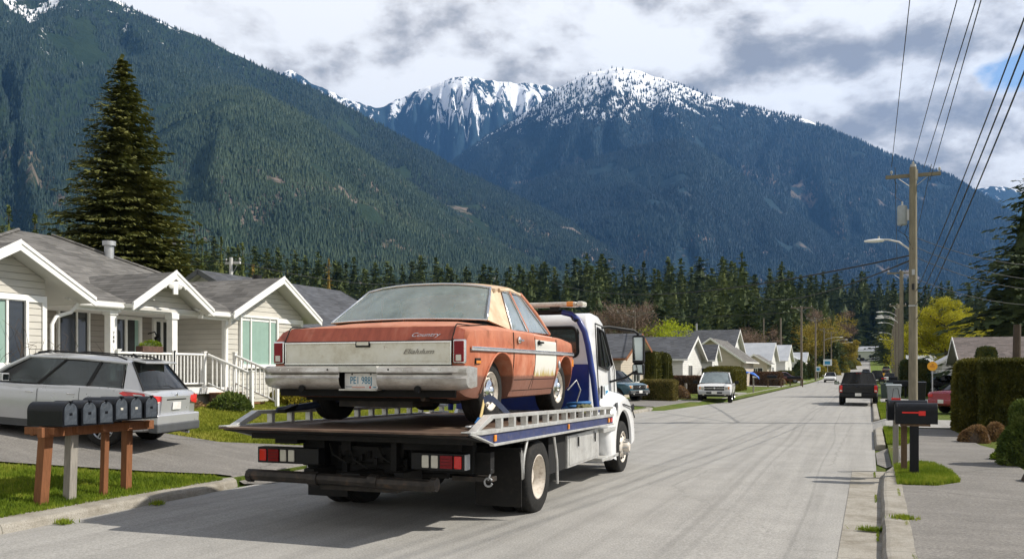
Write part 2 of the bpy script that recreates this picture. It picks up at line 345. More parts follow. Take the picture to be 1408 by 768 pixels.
# ---------------------------------------------------------------- mesh builder
class MB:
    def __init__(s): s.v = []; s.f = []; s.mi = []; s.sm = []; s.mats = []
    def m(s, name):
        if name not in s.mats: s.mats.append(name)
        return s.mats.index(name)
    def add(s, vs, fs, mat, smooth=False, T=None):
        o = len(s.v); k = s.m(mat)
        if T is not None: vs = [T @ Vector(p) for p in vs]
        s.v += [tuple(p) for p in vs]
        for f in fs: s.f.append([i + o for i in f]); s.mi.append(k); s.sm.append(smooth)
    def box(s, c, d, mat, T=None, rz=0, rx=0, ry=0, taper=None):
        x, y, z = d[0] / 2, d[1] / 2, d[2] / 2
        tx, ty = taper or (1, 1)
        vs = [(-x, -y, -z), (x, -y, -z), (x, y, -z), (-x, y, -z), (-x * tx, -y * ty, z), (x * tx, -y * ty, z), (x * tx, y * ty, z), (-x * tx, y * ty, z)]
        Q = Matrix.Translation(c) @ Euler((rx, ry, rz)).to_matrix().to_4x4()
        if T is not None: Q = T @ Q
        s.add(vs, [(0, 3, 2, 1), (4, 5, 6, 7), (0, 1, 5, 4), (1, 2, 6, 5), (2, 3, 7, 6), (3, 0, 4, 7)], mat, False, Q); return s
    def b2(s, a, b, mat, **k):
        return s.box([(a[i] + b[i]) / 2 for i in range(3)], [abs(b[i] - a[i]) for i in range(3)], mat, **k)
    def cyl(s, a, b, r0, mat, r1=None, n=16, cap=True, smooth=True):
        r1 = r0 if r1 is None else r1
        a = Vector(a); b = Vector(b); q = (b - a).to_track_quat('Z', 'Y').to_matrix()
        vs = []
        for p, r in ((a, r0), (b, r1)):
            for i in range(n):
                t = 2 * math.pi * i / n; vs.append(p + q @ Vector((r * math.cos(t), r * math.sin(t), 0)))
        s.add(vs, [(i, (i + 1) % n, n + (i + 1) % n, n + i) for i in range(n)], mat, smooth)
        if cap: s.add(vs, [tuple(range(n))[::-1], tuple(range(n, 2 * n))], mat)
        return s
    def tube(s, pts, r, mat, n=8, cap=True):
        pts = [Vector(p) for p in pts]; rs = r if isinstance(r, (list, tuple)) else [r] * len(pts)
        vs = []; prev = None
        for i, p in enumerate(pts):
            d = (pts[min(i + 1, len(pts) - 1)] - pts[max(i - 1, 0)]).normalized()
            if prev is None:
                up = Vector((0, 0, 1)) if abs(d.z) < 0.9 else Vector((1, 0, 0)); ax = d.cross(up).normalized()
            else: ax = (prev - d * prev.dot(d)).normalized()
            ay = d.cross(ax); prev = ax
            for k in range(n):
                t = 2 * math.pi * k / n; vs.append(p + ax * (rs[i] * math.cos(t)) + ay * (rs[i] * math.sin(t)))
        fs = []
        for i in range(len(pts) - 1):
            for k in range(n):
                a = i * n + k; b_ = i * n + (k + 1) % n; fs.append((a, b_, b_ + n, a + n))
        s.add(vs, fs, mat, True)
        if cap: s.add(vs, [tuple(range(n))[::-1], tuple(range((len(pts) - 1) * n, len(pts) * n))], mat)
        return s
    def lathe(s, prof, mat, T=None, n=24, smooth=True):      # prof [(r, z)] about local z
        vs = []
        for r, z in prof:
            for k in range(n):
                t = 2 * math.pi * k / n; vs.append((r * math.cos(t), r * math.sin(t), z))
        fs = []
        for i in range(len(prof) - 1):
            for k in range(n):
                a = i * n + k; b_ = i * n + (k + 1) % n; fs.append((a, b_, b_ + n, a + n))
        s.add(vs, fs, mat, smooth, T); return s
    def prism(s, poly, axis, a, b, mat, T=None):             # poly of 2d points, extruded along axis from a to b
        def P(p, t): return {'x': (t, p[0], p[1]), 'y': (p[0], t, p[1]), 'z': (p[0], p[1], t)}[axis]
        n = len(poly); vs = [P(p, a) for p in poly] + [P(p, b) for p in poly]
        s.add(vs, [(i, (i + 1) % n, n + (i + 1) % n, n + i) for i in range(n)] + [tuple(range(n))[::-1], tuple(range(n, 2 * n))], mat, False, T); return s
    def grid(s, P, nu, nv, mat, smooth=True):                # P list of rows
        vs = [p for row in P for p in row]
        s.add(vs, [(i * nv + j, i * nv + j + 1, (i + 1) * nv + j + 1, (i + 1) * nv + j) for i in range(nu - 1) for j in range(nv - 1)], mat, smooth); return s
    def plate(s, pts, th, mat, T=None):                       # thick polygon from 3d outline
        pts = [Vector(p) for p in pts]; nn = Vector((0, 0, 0))
        for i in range(len(pts)): nn += pts[i].cross(pts[(i + 1) % len(pts)])
        nn.normalize(); n = len(pts); vs = pts + [p - nn * th for p in pts]
        s.add(vs, [tuple(range(n)), tuple(range(n, 2 * n))[::-1]] + [(i, n + i, n + (i + 1) % n, (i + 1) % n) for i in range(n)], mat, False, T); return s
    def build(s, name, parent=None, bevel=0.0, loc=None, angle=None, segs=2):
        me = bpy.data.meshes.new(name); me.from_pydata(s.v, [], s.f)
        for mm in s.mats: me.materials.append(MATS[mm])
        me.polygons.foreach_set('material_index', s.mi); me.polygons.foreach_set('use_smooth', s.sm); me.update()
        bm = bmesh.new(); bm.from_mesh(me); bmesh.ops.recalc_face_normals(bm, faces=bm.faces); bm.to_mesh(me); bm.free()
        if angle: me.set_sharp_from_angle(angle=R(angle))
        o = bpy.data.objects.new(name, me); COL.objects.link(o)
        if parent is not None: o.parent = parent
        if loc: o.location = loc
        if bevel:
            md = o.modifiers.new('bevel', 'BEVEL'); md.width = bevel; md.segments = segs; md.limit_method = 'ANGLE'; md.angle_limit = R(40)
        return o
def np_mesh(name, verts, faces, mats, parent=None, smooth=False, midx=None):
    verts = np.asarray(verts, dtype=np.float32); faces = np.asarray(faces, dtype=np.int32)
    me = bpy.data.meshes.new(name); k = faces.shape[1]
    me.vertices.add(len(verts)); me.vertices.foreach_set('co', verts.ravel())
    me.loops.add(faces.size); me.loops.foreach_set('vertex_index', faces.ravel())
    me.polygons.add(len(faces)); me.polygons.foreach_set('loop_start', np.arange(0, faces.size, k, dtype=np.int32))
    me.polygons.foreach_set('loop_total', np.full(len(faces), k, dtype=np.int32))
    me.polygons.foreach_set('use_smooth', np.full(len(faces), smooth))
    if midx is not None: me.polygons.foreach_set('material_index', np.asarray(midx, dtype=np.int32))
    for m_ in mats: me.materials.append(MATS[m_])
    me.update(calc_edges=True); me.validate()
    o = bpy.data.objects.new(name, me); COL.objects.link(o)
    if parent is not None: o.parent = parent
    return o
def cut(o, cutters):
    """boolean difference with temporary solids, applied and removed"""
    for c in cutters:
        c.parent = o.parent
        md = o.modifiers.new('b', 'BOOLEAN'); md.operation = 'DIFFERENCE'; md.solver = 'EXACT'; md.object = c
    dg = bpy.context.evaluated_depsgraph_get(); dg.update()
    me = bpy.data.meshes.new_from_object(o.evaluated_get(dg)); o.modifiers.clear(); old = o.data; o.data = me
    bpy.data.meshes.remove(old)
    for c in cutters:
        d = c.data; bpy.data.objects.remove(c); bpy.data.meshes.remove(d)
    return o
def text(name, body, size, loc, rot, mat, parent=None, depth=0.003, font=None, shear=0, align='CENTER', wscale=1.0):
    cu = bpy.data.curves.new(name, 'FONT'); cu.body = body; cu.size = size; cu.extrude = depth; cu.align_x = align; cu.align_y = 'CENTER'; cu.shear = shear; cu.resolution_u = 3
    t = bpy.data.objects.new(name, cu); COL.objects.link(t)
    dg = bpy.context.evaluated_depsgraph_get(); me = bpy.data.meshes.new_from_object(t.evaluated_get(dg))
    bpy.data.objects.remove(t); bpy.data.curves.remove(cu)
    o = bpy.data.objects.new(name, me); COL.objects.link(o); me.materials.clear(); me.materials.append(MATS[mat])
    o.location = loc; o.rotation_euler = rot; o.scale = (wscale, 1, 1)
    if parent is not None: o.parent = parent
    return o

# ---------------------------------------------------------------- terrain
def smooth(a, b, x):
    t = np.clip((x - a) / (b - a), 0, 1); return t * t * (3 - 2 * t)
def base(Y):
    Y = np.asarray(Y, dtype=float)
    return 6.5 * smooth(120, 520, Y) + np.maximum(Y - 520, 0) * 0.012
def terr(X, Y):
    X = np.asarray(X, dtype=float); Y = np.asarray(Y, dtype=float)
    k = 0.14 * (1 - smooth(24, 38, Y)) + 0.02 * smooth(24, 38, Y)
    left = 0.11 + k * np.clip(-10.1 - X, 0, 6.0)
    z = np.where(X < -9.95 + 1.15 * smooth(38, 56, Y), left, np.where(X > 0.42, 0.09 + 0.01 * np.clip(X - 3, 0, 3), -0.03))
    return z + base(Y)
def ray(px, py):
    u = (px - CXP) / FPX; v = (HOR - py) / FPX; c, s = math.cos(YAW), math.sin(YAW)
    return np.array([u * c - s, u * s + c, v])
def hit(px, py, off=0.0):          # where the line of sight through a photo pixel meets the ground
    r = ray(px, py); t = 3.0
    while t < 900:
        p = r * t
        if p[2] + EYE <= float(terr(p[0], p[1])) + off: return (p[0], p[1], float(terr(p[0], p[1])))
        t += 0.02 if t < 60 else 0.3
    return (p[0], p[1], 0)
def atd(px, d):                    # ground point at depth d under a photo column
    r = ray(px, HOR); x, y = r[0] * d, r[1] * d
    return (x, y, float(terr(x, y)))
def zat(py, d): return EYE + (HOR - py) * d / FPX
def depth(x, y): return -x * math.sin(YAW) + y * math.cos(YAW)
# ================================================================ GROUND, ROADS
def ground_mats():
    b = NB('lawn'); v = b.coord('World')
    n = b.noise(v, 0.35, 5, 0.6); n2 = b.noise(b.coord('World', (1, 1, 1)), 14, 5, 0.7); n3 = b.noise(v, 90, 3, 0.6)
    c = b.ramp(n2, [(0.3, (0.055, 0.10, 0.010)), (0.5, (0.115, 0.175, 0.018)), (0.72, (0.22, 0.26, 0.04))])
    c = b.mix(b.ramp(n, [(0.45, 0.0), (0.7, 0.65)]), c, (0.26, 0.23, 0.07))
    c = b.mix(b.ramp(n3, [(0.4, 0.45), (0.65, 0.0)]), c, (0.035, 0.06, 0.008))
    b.bsdf(c, 0.9, 0, b.bump(b.math('ADD', n2, n3), 1.0, 0.05), 0.2); MATS['lawn'] = b.m
    b = NB('asphalt'); v = b.coord('World'); x, y, z = b.sep(v)
    fine = b.math('ADD', b.math('MULTIPLY', b.noise(v, 160, 3, 0.7), .45), b.math('MULTIPLY', b.noise(v, 42, 4, 0.75), .55)); mid = b.noise(v, 1.1, 6, 0.65); st = b.noise(b.coord('World', (2.2, 0.05, 1)), 1.6, 5, 0.6)
    c = b.ramp(fine, [(0.34, (0.145, 0.14, 0.128)), (0.5, (0.295, 0.288, 0.272)), (0.66, (0.455, 0.446, 0.425))])
    c = b.mix(1.0, c, b.ramp(mid, [(0.3, 0.88), (0.7, 1.08)]), 'MULTIPLY')
    c = b.mix(1.0, c, b.ramp(st, [(0.3, 0.84), (0.55, 1.03), (0.8, 1.08)]), 'MULTIPLY')
    # dark curved tyre marks and sealed cracks
    wob = b.math('MULTIPLY', b.math('SUBTRACT', b.noise(b.coord('World', (0.01, 0.022, 1)), 1.0, 2), 0.5), 3.0)
    for x0, wd, am in ((-2.35, 0.03, 0.22), (-2.10, 0.02, 0.18), (-1.1, 0.012, 0.22)):
        dd = b.math('ABSOLUTE', b.math('SUBTRACT', b.math('ADD', x, wob), x0))
        c = b.mix(b.math('MULTIPLY', b.ramp(dd, [(wd, 1.0), (wd * 2.5, 0.0)]), am), c, (0.09, 0.088, 0.085))
    cr = b.voro(b.mix(0.1, b.coord('World', (0.13, 0.10, 0)), b.noise(v, 2.0, 6)), 1.0, 'DISTANCE_TO_EDGE')
    c = b.mix(b.ramp(cr, [(0.0, 0.28), (0.004, 0.0)]), c, (0.08, 0.078, 0.072))
    sp = b.ramp(b.noise(v, 0.9, 9, 0.75), [(0.66, 0.0), (0.72, 0.35)])
    c = b.mix(sp, c, (0.15, 0.14, 0.125))
    b.bsdf(c, 0.85, 0, b.bump(fine, 0.45, 0.006), 0.35); MATS['asphalt'] = b.m
    b = NB('asphalt_dark'); v = b.coord('World'); fine = b.noise(v, 120, 3, 0.7); mid = b.noise(v, 0.8, 6, 0.65); st = b.noise(b.coord('World', (0.25, 3.5, 1)), 1.2, 5, 0.6)
    c = b.ramp(b.math('ADD', b.math('MULTIPLY', fine, .4), b.math('MULTIPLY', b.noise(v, 34, 4, .75), .6)), [(0.34, (0.085, 0.08, 0.074)), (0.5, (0.185, 0.175, 0.162)), (0.66, (0.31, 0.295, 0.27))])
    c = b.mix(1.0, c, b.ramp(mid, [(0.3, 0.8), (0.7, 1.12)]), 'MULTIPLY'); c = b.mix(1.0, c, b.ramp(st, [(0.3, 0.86), (0.7, 1.1)]), 'MULTIPLY')
    cr = b.voro(b.mix(0.12, b.coord('World', (0.30, 0.22, 0)), b.noise(v, 2.0, 6)), 1.0, 'DISTANCE_TO_EDGE')
    c = b.mix(b.ramp(cr, [(0.0, 0.6), (0.007, 0.0)]), c, (0.06, 0.058, 0.05))
    b.bsdf(c, 0.88, 0, b.bump(fine, 0.5, 0.006), 0.3); MATS['asphalt_dark'] = b.m
    b = NB('kerb_concrete'); v = b.coord('World'); fine = b.noise(v, 70, 5, 0.75); mid = b.noise(v, 2.0, 8, 0.7)
    c = b.ramp(fine, [(0.28, (0.16, 0.145, 0.12)), (0.5, (0.33, 0.31, 0.27)), (0.75, (0.46, 0.44, 0.40))])
    c = b.mix(b.ramp(mid, [(0.45, 0.0), (0.68, 0.75)]), c, (0.15, 0.13, 0.095))
    y = b.sep(v)[1]; f = b.math('FRACT', b.math('DIVIDE', y, 2.4))
    c = b.mix(b.ramp(f, [(0.0, 0.85), (0.008, 0.0)]), c, (0.05, 0.045, 0.035))
    b.bsdf(c, 0.9, 0, b.bump(b.math('ADD', fine, mid), 0.7, 0.012), 0.25); MATS['kerb_concrete'] = b.m
    simple('dirt', (0.16, 0.135, 0.09), 0.95, var=0.4, scale=14, bump=0.8, bscale=50, kind='World')
ground_mats()

def axis(breaks):
    out = []
    for a, b_, st in breaks:
        n = max(1, int(round((b_ - a) / st))); out += list(np.linspace(a, b_, n + 1)[:-1])
    return out + [breaks[-1][1]]
gx = axis([(-16000, -2000, 2000), (-2000, -200, 300), (-200, -40, 20), (-40, -10.5, 0.8), (-10.5, -9.96, 0.27)]) + [-9.951, -9.949] + axis([(-9.9, 0.3, 1.0)]) + [0.419, 0.421] + axis([(0.6, 3, 0.6), (3, 20, 1.5), (20, 200, 20), (200, 2000, 300), (2000, 16000, 2000)])
gy = axis([(-3000, -200, 700), (-200, -20, 30), (-20, 60, 1.0), (60, 160, 5), (160, 540, 12), (540, 2000, 200), (2000, 20000, 3000)])
def ground_sheet():
    X, Y = np.meshgrid(np.array(gx), np.array(gy)); Z = terr(X, Y); X = np.where((X > -10.6) & (X < -8), X + 1.15 * smooth(38, 56, Y), X)
    far = np.hypot(X, Y) > 2500; Z = np.where(far, np.minimum(Z, 12), Z)
    V = np.stack([X, Y, Z], -1).reshape(-1, 3); nx = len(gx); ny = len(gy)
    i, j = np.meshgrid(np.arange(ny - 1), np.arange(nx - 1), indexing='ij'); a = (i * nx + j).ravel()
    F = np.stack([a, a + 1, a + nx + 1, a + nx], -1)
    tag(np_mesh('ground', V, F, ['lawn']), kind='structure')
ground_sheet()
def drape(name, A, B, n, m, mat, off=0.03, kind='structure', flat=None):
    """sheet between two edge lines (lists of (x, y)), resampled n x m and laid on the terrain"""
    def res(P, k):
        P = np.array(P, float); d = np.r_[0, np.cumsum(np.hypot(*np.diff(P, axis=0).T))]; t = np.linspace(0, d[-1], k)
        return np.stack([np.interp(t, d, P[:, 0]), np.interp(t, d, P[:, 1])], -1)
    a = res(A, n); c = res(B, n); t = np.linspace(0, 1, m)[None, :, None]
    P = a[:, None, :] * (1 - t) + c[:, None, :] * t
    Z = (terr(P[..., 0], P[..., 1]) if flat is None else base(P[..., 1]) + flat) + off
    V = np.concatenate([P, Z[..., None]], -1).reshape(-1, 3)
    i, j = np.meshgrid(np.arange(n - 1), np.arange(m - 1), indexing='ij'); q = (i * m + j).ravel()
    F = np.stack([q, q + 1, q + m + 1, q + m], -1)
    o = np_mesh(name, V, F, [mat]); tag(o, kind=kind); return o
def LE(Y): return 1.15 * smooth(38, 56, Y)      # the road narrows a little past the second driveway
# road, with a slight crown
def road():
    ys = np.array(axis([(-40, 60, 1.0), (60, 160, 4), (160, 560, 10)])); xs = np.linspace(-9.7, 0.13, 15)
    X, Y = np.meshgrid(xs, ys); t = (X + 4.8) / 4.9
    X = np.where(t < 0, X + LE(Y) * (-t) / 1.0, X); Z = base(Y) + 0.0 + 0.03 * (1 - t * t) - 0.004
    V = np.stack([X, Y, Z], -1).reshape(-1, 3); nx = len(xs)
    i, j = np.meshgrid(np.arange(len(ys) - 1), np.arange(nx - 1), indexing='ij'); a = (i * nx + j).ravel()
    tag(np_mesh('road', V, np.stack([a, a + 1, a + nx + 1, a + nx], -1), ['asphalt']), kind='structure')
road()
# cross road at the top of the rise
drape('cross_road', [(-90, 505), (60, 505)], [(-90, 535), (60, 535)], 30, 4, 'asphalt', 0.10, flat=0.0)

def kerb(name, pts, wdt, h0=-0.02, h1=0.115, side=1):
    """kerb stone run; pts = road-side edge line; side=+1: body lies to the left of travel"""
    P = np.array(pts, float); d = np.r_[0, np.cumsum(np.hypot(*np.diff(P, axis=0).T))]
    t = np.linspace(0, d[-1], max(2, int(d[-1] / 0.35))); Q = np.stack([np.interp(t, d, P[:, 0]), np.interp(t, d, P[:, 1])], -1)
    T = np.gradient(Q, axis=0); T /= np.linalg.norm(T, axis=1)[:, None]; Nn = np.stack([-T[:, 1], T[:, 0]], -1) * side
    prof = [(0.0, h0), (0.02, h1 - 0.04), (0.05, h1 - 0.008), (0.09, h1), (wdt, h1 + 0.003), (wdt, h0)]
    rows = []
    for i, q in enumerate(Q):
        j = 0.006 * rnd.uniform(-1, 1); fall = 1.0
        rows.append([(q[0] + Nn[i][0] * (a + j), q[1] + Nn[i][1] * (a + j), float(base(q[1])) + (h0 + (z - h0) * fall) + j * 0.6) for a, z in prof])
    mb = MB(); mb.grid(rows, len(rows), len(prof), 'kerb_concrete', False)
    mb.add(rows[0], [tuple(range(len(prof)))], 'kerb_concrete'); mb.add(rows[-1], [tuple(range(len(prof)))[::-1]], 'kerb_concrete')
    return tag(mb.build(name), kind='structure')
kerb('kerb', [(-9.55, -30), (-9.52, 7), (-9.62, 9.5), (-9.66, 10.8), (-9.8, 11.7), (-10.25, 12.2)], 0.47, side=1)
kerb('kerb', [(-10.3, 17.9), (-9.75, 18.6), (-9.66, 20), (-9.66, 37.5), (-9.55, 41.0), (-9.8, 41.8), (-10.3, 42.3)], 0.32, side=1)
kerb('kerb', [(-9.9, 52.0), (-8.9, 53.2), (-8.5, 55.5), (-8.48, 60), (-8.48, 500)], 0.28, side=1)
kerb('kerb', [(0.10, -30), (0.12, 10), (0.16, 14.6), (0.22, 17.0), (0.42, 18.4)], 0.32, side=-1)
kerb('kerb', [(0.13, 23.0), (0.13, 29.5), (0.3, 30.5)], 0.24, side=-1)
kerb('kerb', [(0.13, 35.0), (0.13, 500)], 0.24, side=-1)
# concrete gutter strip along the right-hand kerb
drape('gutter', [(-0.32, -30), (-0.30, 18.0)], [(0.15, -30), (0.17, 10), (0.21, 14.6), (0.27, 17.0), (0.36, 18.0)], 60, 3, 'kerb_concrete', 0.008, flat=0.0)
# driveways on the left
drape('driveway', [(-9.45, 12.1), (-10.3, 11.75), (-11.1, 10.9), (-12.6, 9.6), (-15, 8.4), (-19, 7.5), (-24, 7.0)],
      [(-9.45, 17.9), (-10.3, 17.3), (-11.2, 15.75), (-12.4, 14.2), (-14.5, 13.7), (-19, 13.6), (-24, 13.6)], 70, 30, 'asphalt_dark', 0.035)
drape('driveway', [(-9.0, 42.0), (-12, 42.5), (-26, 43.5)], [(-8.6, 52.4), (-12, 51.5), (-26, 50.5)], 40, 14, 'asphalt_dark', 0.03)
drape('driveway', [(-8.4, 66), (-22, 67)], [(-8.4, 71), (-22, 71)], 20, 6, 'asphalt', 0.03)
drape('driveway', [(-8.4, 96), (-20, 96)], [(-8.4, 106), (-20, 104)], 20, 6, 'asphalt', 0.03)
drape('driveway', [(-8.4, 128), (-22, 128)], [(-8.4, 141), (-22, 137)], 20, 6, 'asphalt', 0.03)
# right-hand side: asphalt footpath and crossings
drape('footpath', [(0.43, -30), (0.43, 18.6), (0.16, 19.2), (0.14, 22.6), (0.9, 23.4), (1.45, 30)], [(2.75, -30), (2.7, 10), (2.62, 20), (2.9, 22), (2.5, 24), (2.35, 30)], 90, 12, 'asphalt_dark', 0.02)
drape('driveway', [(2.6, 12.0), (5.2, 12.6)], [(2.7, 17.6), (5.2, 17.4)], 16, 16, 'asphalt_dark', 0.016)
drape('driveway', [(0.12, 30.3), (12, 30.6)], [(0.12, 35.2), (12, 35.2)], 30, 8, 'asphalt', 0.03)
drape('driveway', [(0.12, 52), (20, 52)], [(0.12, 60), (20, 58)], 30, 8, 'asphalt', 0.03)
drape('side_street', [(2.5, 76), (60, 76)], [(2.5, 88), (60, 88)], 30, 8, 'asphalt', 0.03)

# -------- grass blades (uncountable)
def blades(name, P, h=0.06, w_=0.006, lean=0.035, mat='grass_blade', label=None):
    n = len(P); a = NR.uniform(0, 2 * np.pi, n); hh = h * NR.uniform(0.5, 1.35, n); ln = NR.uniform(0, 1, n) * lean; la = NR.uniform(0, 2 * np.pi, n)
    dx = np.stack([np.cos(a) * w_, np.sin(a) * w_, np.zeros(n)], -1)
    tip = P + np.stack([np.cos(la) * ln, np.sin(la) * ln, hh], -1)
    V = np.stack([P - dx, P + dx, tip], 1).reshape(-1, 3); F = np.arange(3 * n).reshape(-1, 3)
    o = np_mesh(name, V, F, [mat]); tag(o, kind='stuff'); 
    if label: tag(o, label=label, cat='grass')
    return o
def in_poly(P, poly):
    x, y = P[:, 0], P[:, 1]; ins = np.zeros(len(P), bool); j = len(poly) - 1
    for i in range(len(poly)):
        xi, yi = poly[i]; xj, yj = poly[j]
        c = ((yi > y) != (yj > y)) & (x < (xj - xi) * (y - yi) / (yj - yi + 1e-12) + xi); ins ^= c; j = i
    return ins
def scatter(poly, n):
    poly = np.array(poly); lo, hi = poly.min(0), poly.max(0); P = NR.uniform(lo, hi, (n, 2)); P = P[in_poly(P, [tuple(q) for q in poly])]
    return np.c_[P, terr(P[:, 0], P[:, 1])]
lawnA = [(-9.9, 4.0), (-9.93, 11.5), (-10.3, 11.7), (-11.0, 10.85), (-12.5, 9.55), (-15, 8.35), (-19, 7.4), (-20, 4.0)]
P1 = scatter(lawnA, 230000); P1 = P1[(depth(P1[:, 0], P1[:, 1]) > 8)]
blades('lawn_grass', P1, 0.055, 0.007, label='short bright green lawn grass around the row of six mailboxes')
lawnB = [(-10.4, 17.6), (-11.2, 15.9), (-12.4, 14.35), (-14.5, 13.85), (-17.0, 13.8), (-17.0, 27), (-10, 27), (-10, 18.2)]
blades('lawn_grass', scatter(lawnB, 150000), 0.06, 0.012, mat='grass_dry', label='yellow green lawn between the house steps and the truck')
vergeA = [(0.42, 15.2), (0.44, 17.9), (0.8, 18.75), (1.15, 18.6), (1.36, 17.2), (1.38, 15.9), (1.0, 15.3)]
PA = scatter(vergeA, 26000); PA[:, 2] += 0.015
blades('verge_grass', PA, 0.085, 0.007, 0.05, label='tuft of bright grass round the black mailbox post')
blades('verge_grass', scatter([(0.42, 23.4), (0.9, 23.6), (1.3, 29.8), (0.42, 29.9)], 16000) + np.array([0, 0, 0.01]), 0.09, 0.010, 0.05, label='strip of bright grass behind the two black mailboxes')
blades('verge_grass', scatter([(0.42, 35.4), (1.6, 35.4), (1.6, 52), (0.42, 52)], 16000), 0.10, 0.015, 0.05, label='kerbside grass strip in front of the black bins')
def tuft(c, n, r, lab):
    q = NR.normal(0, 1, (n, 2)) * np.array(r); P = np.c_[c[0] + q[:, 0], c[1] + q[:, 1], np.full(n, c[2])]
    tag(blades('weed', P, 0.06, 0.008, 0.06), label=lab, cat='weed')
tuft((0.40, 11.75, 0.10), 420, (0.07, 0.05), 'larger weed tuft growing behind the kerb stone')
tuft((0.03, 11.25, 0.02), 260, (0.08, 0.03), 'flat weed tuft growing out of the gutter joint')
tuft((-9.42, 7.95, 0.01), 160, (0.06, 0.05), 'small weed at the foot of the left kerb')
tuft((-9.5, 9.6, 0.01), 120, (0.05, 0.04), 'tiny weed in the left gutter near the mailboxes')
PW = np.array([(0.41 + NR.uniform(-.012, .02), y, 0.10) for y in NR.uniform(9, 15.2, 900) if (math.sin(y * 5) + math.sin(y * 2.3)) > 0.2])
tag(blades('weed', PW, 0.035, 0.005, 0.02), label='thin line of weeds between the kerb and the footpath', cat='weed')
PW = np.array([(0.09 + NR.uniform(-.012, .02), y, 0.012) for y in NR.uniform(9, 18, 900) if (math.sin(y * 4.1) + math.sin(y * 1.9)) > 0.5])
tag(blades('weed', PW, 0.03, 0.005, 0.02), label='thin line of weeds in the gutter against the kerb', cat='weed')

# ================================================================ MOUNTAINS
def mountain_mat(name, snow_lo, snow_hi, rock, streak=1.0, snow_amt=1.0, blue=False):
    b = NB(name); v = b.coord('World'); x, y, z = b.sep(v)
    big_ = b.noise(v, 0.0018, 7, 0.6); fine = b.noise(v, 0.02, 5, 0.7)
    f1, f2 = ((0.013, 0.026, 0.014), (0.026, 0.044, 0.022)) if not blue else ((0.011, 0.026, 0.036), (0.020, 0.042, 0.052))  # blue pair: distance haze put into the slope's base colour
    c = b.ramp(b.math('ADD', b.math('MULTIPLY', big_, 0.5), b.math('MULTIPLY', fine, 0.5)), [(0.35, f1), (0.65, f2)])
    if rock:
        rk = b.noise(b.coord('World', (1, 1, 0.6)), 0.0042, 9, 0.68)
        zm = b.ramp(b.math('DIVIDE', z, rock), [(0.05, 0.0), (0.12, 1.0), (0.62, 1.0), (0.72, 0.0)])
        c = b.mix(b.math('MULTIPLY', b.ramp(rk, [(0.52, 0.0), (0.60, 1.0)]), zm), c, (0.17, 0.135, 0.11))
    s = b.noise(b.coord('World', (1, 1, 0.16)), 0.012 * streak, 10, 0.72, 0.3); s2 = b.noise(v, 0.0022 * streak, 6, 0.6)
    h = b.math('DIVIDE', b.math('SUBTRACT', z, snow_lo), snow_hi - snow_lo)
    q = b.math('ADD', b.math('MULTIPLY', b.math('MINIMUM', b.math('MAXIMUM', h, -0.3), 1.0), 0.42 * snow_amt), b.math('ADD', b.math('MULTIPLY', s, 0.75), b.math('MULTIPLY', s2, 0.5)))
    sn = b.ramp(q, [(0.835, 0.0), (0.865, 1.0)])
    sn = b.math('MULTIPLY', sn, b.ramp(h, [(0.0, 0.0), (0.10, 1.0)]))
    c = b.mix(sn, c, (0.82, 0.84, 0.88))
    b.bsdf(c, 0.95, 0, b.bump(fine, 1.0, 12.0), 0.1); MATS[name] = b.m
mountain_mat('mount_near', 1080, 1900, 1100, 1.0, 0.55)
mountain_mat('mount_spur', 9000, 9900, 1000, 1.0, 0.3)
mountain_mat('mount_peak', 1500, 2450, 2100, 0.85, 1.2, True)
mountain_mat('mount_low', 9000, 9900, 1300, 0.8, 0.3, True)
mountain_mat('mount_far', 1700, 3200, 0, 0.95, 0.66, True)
mountain_mat('mount_end', 1500, 2300, 0, 0.9, 1.1, True)

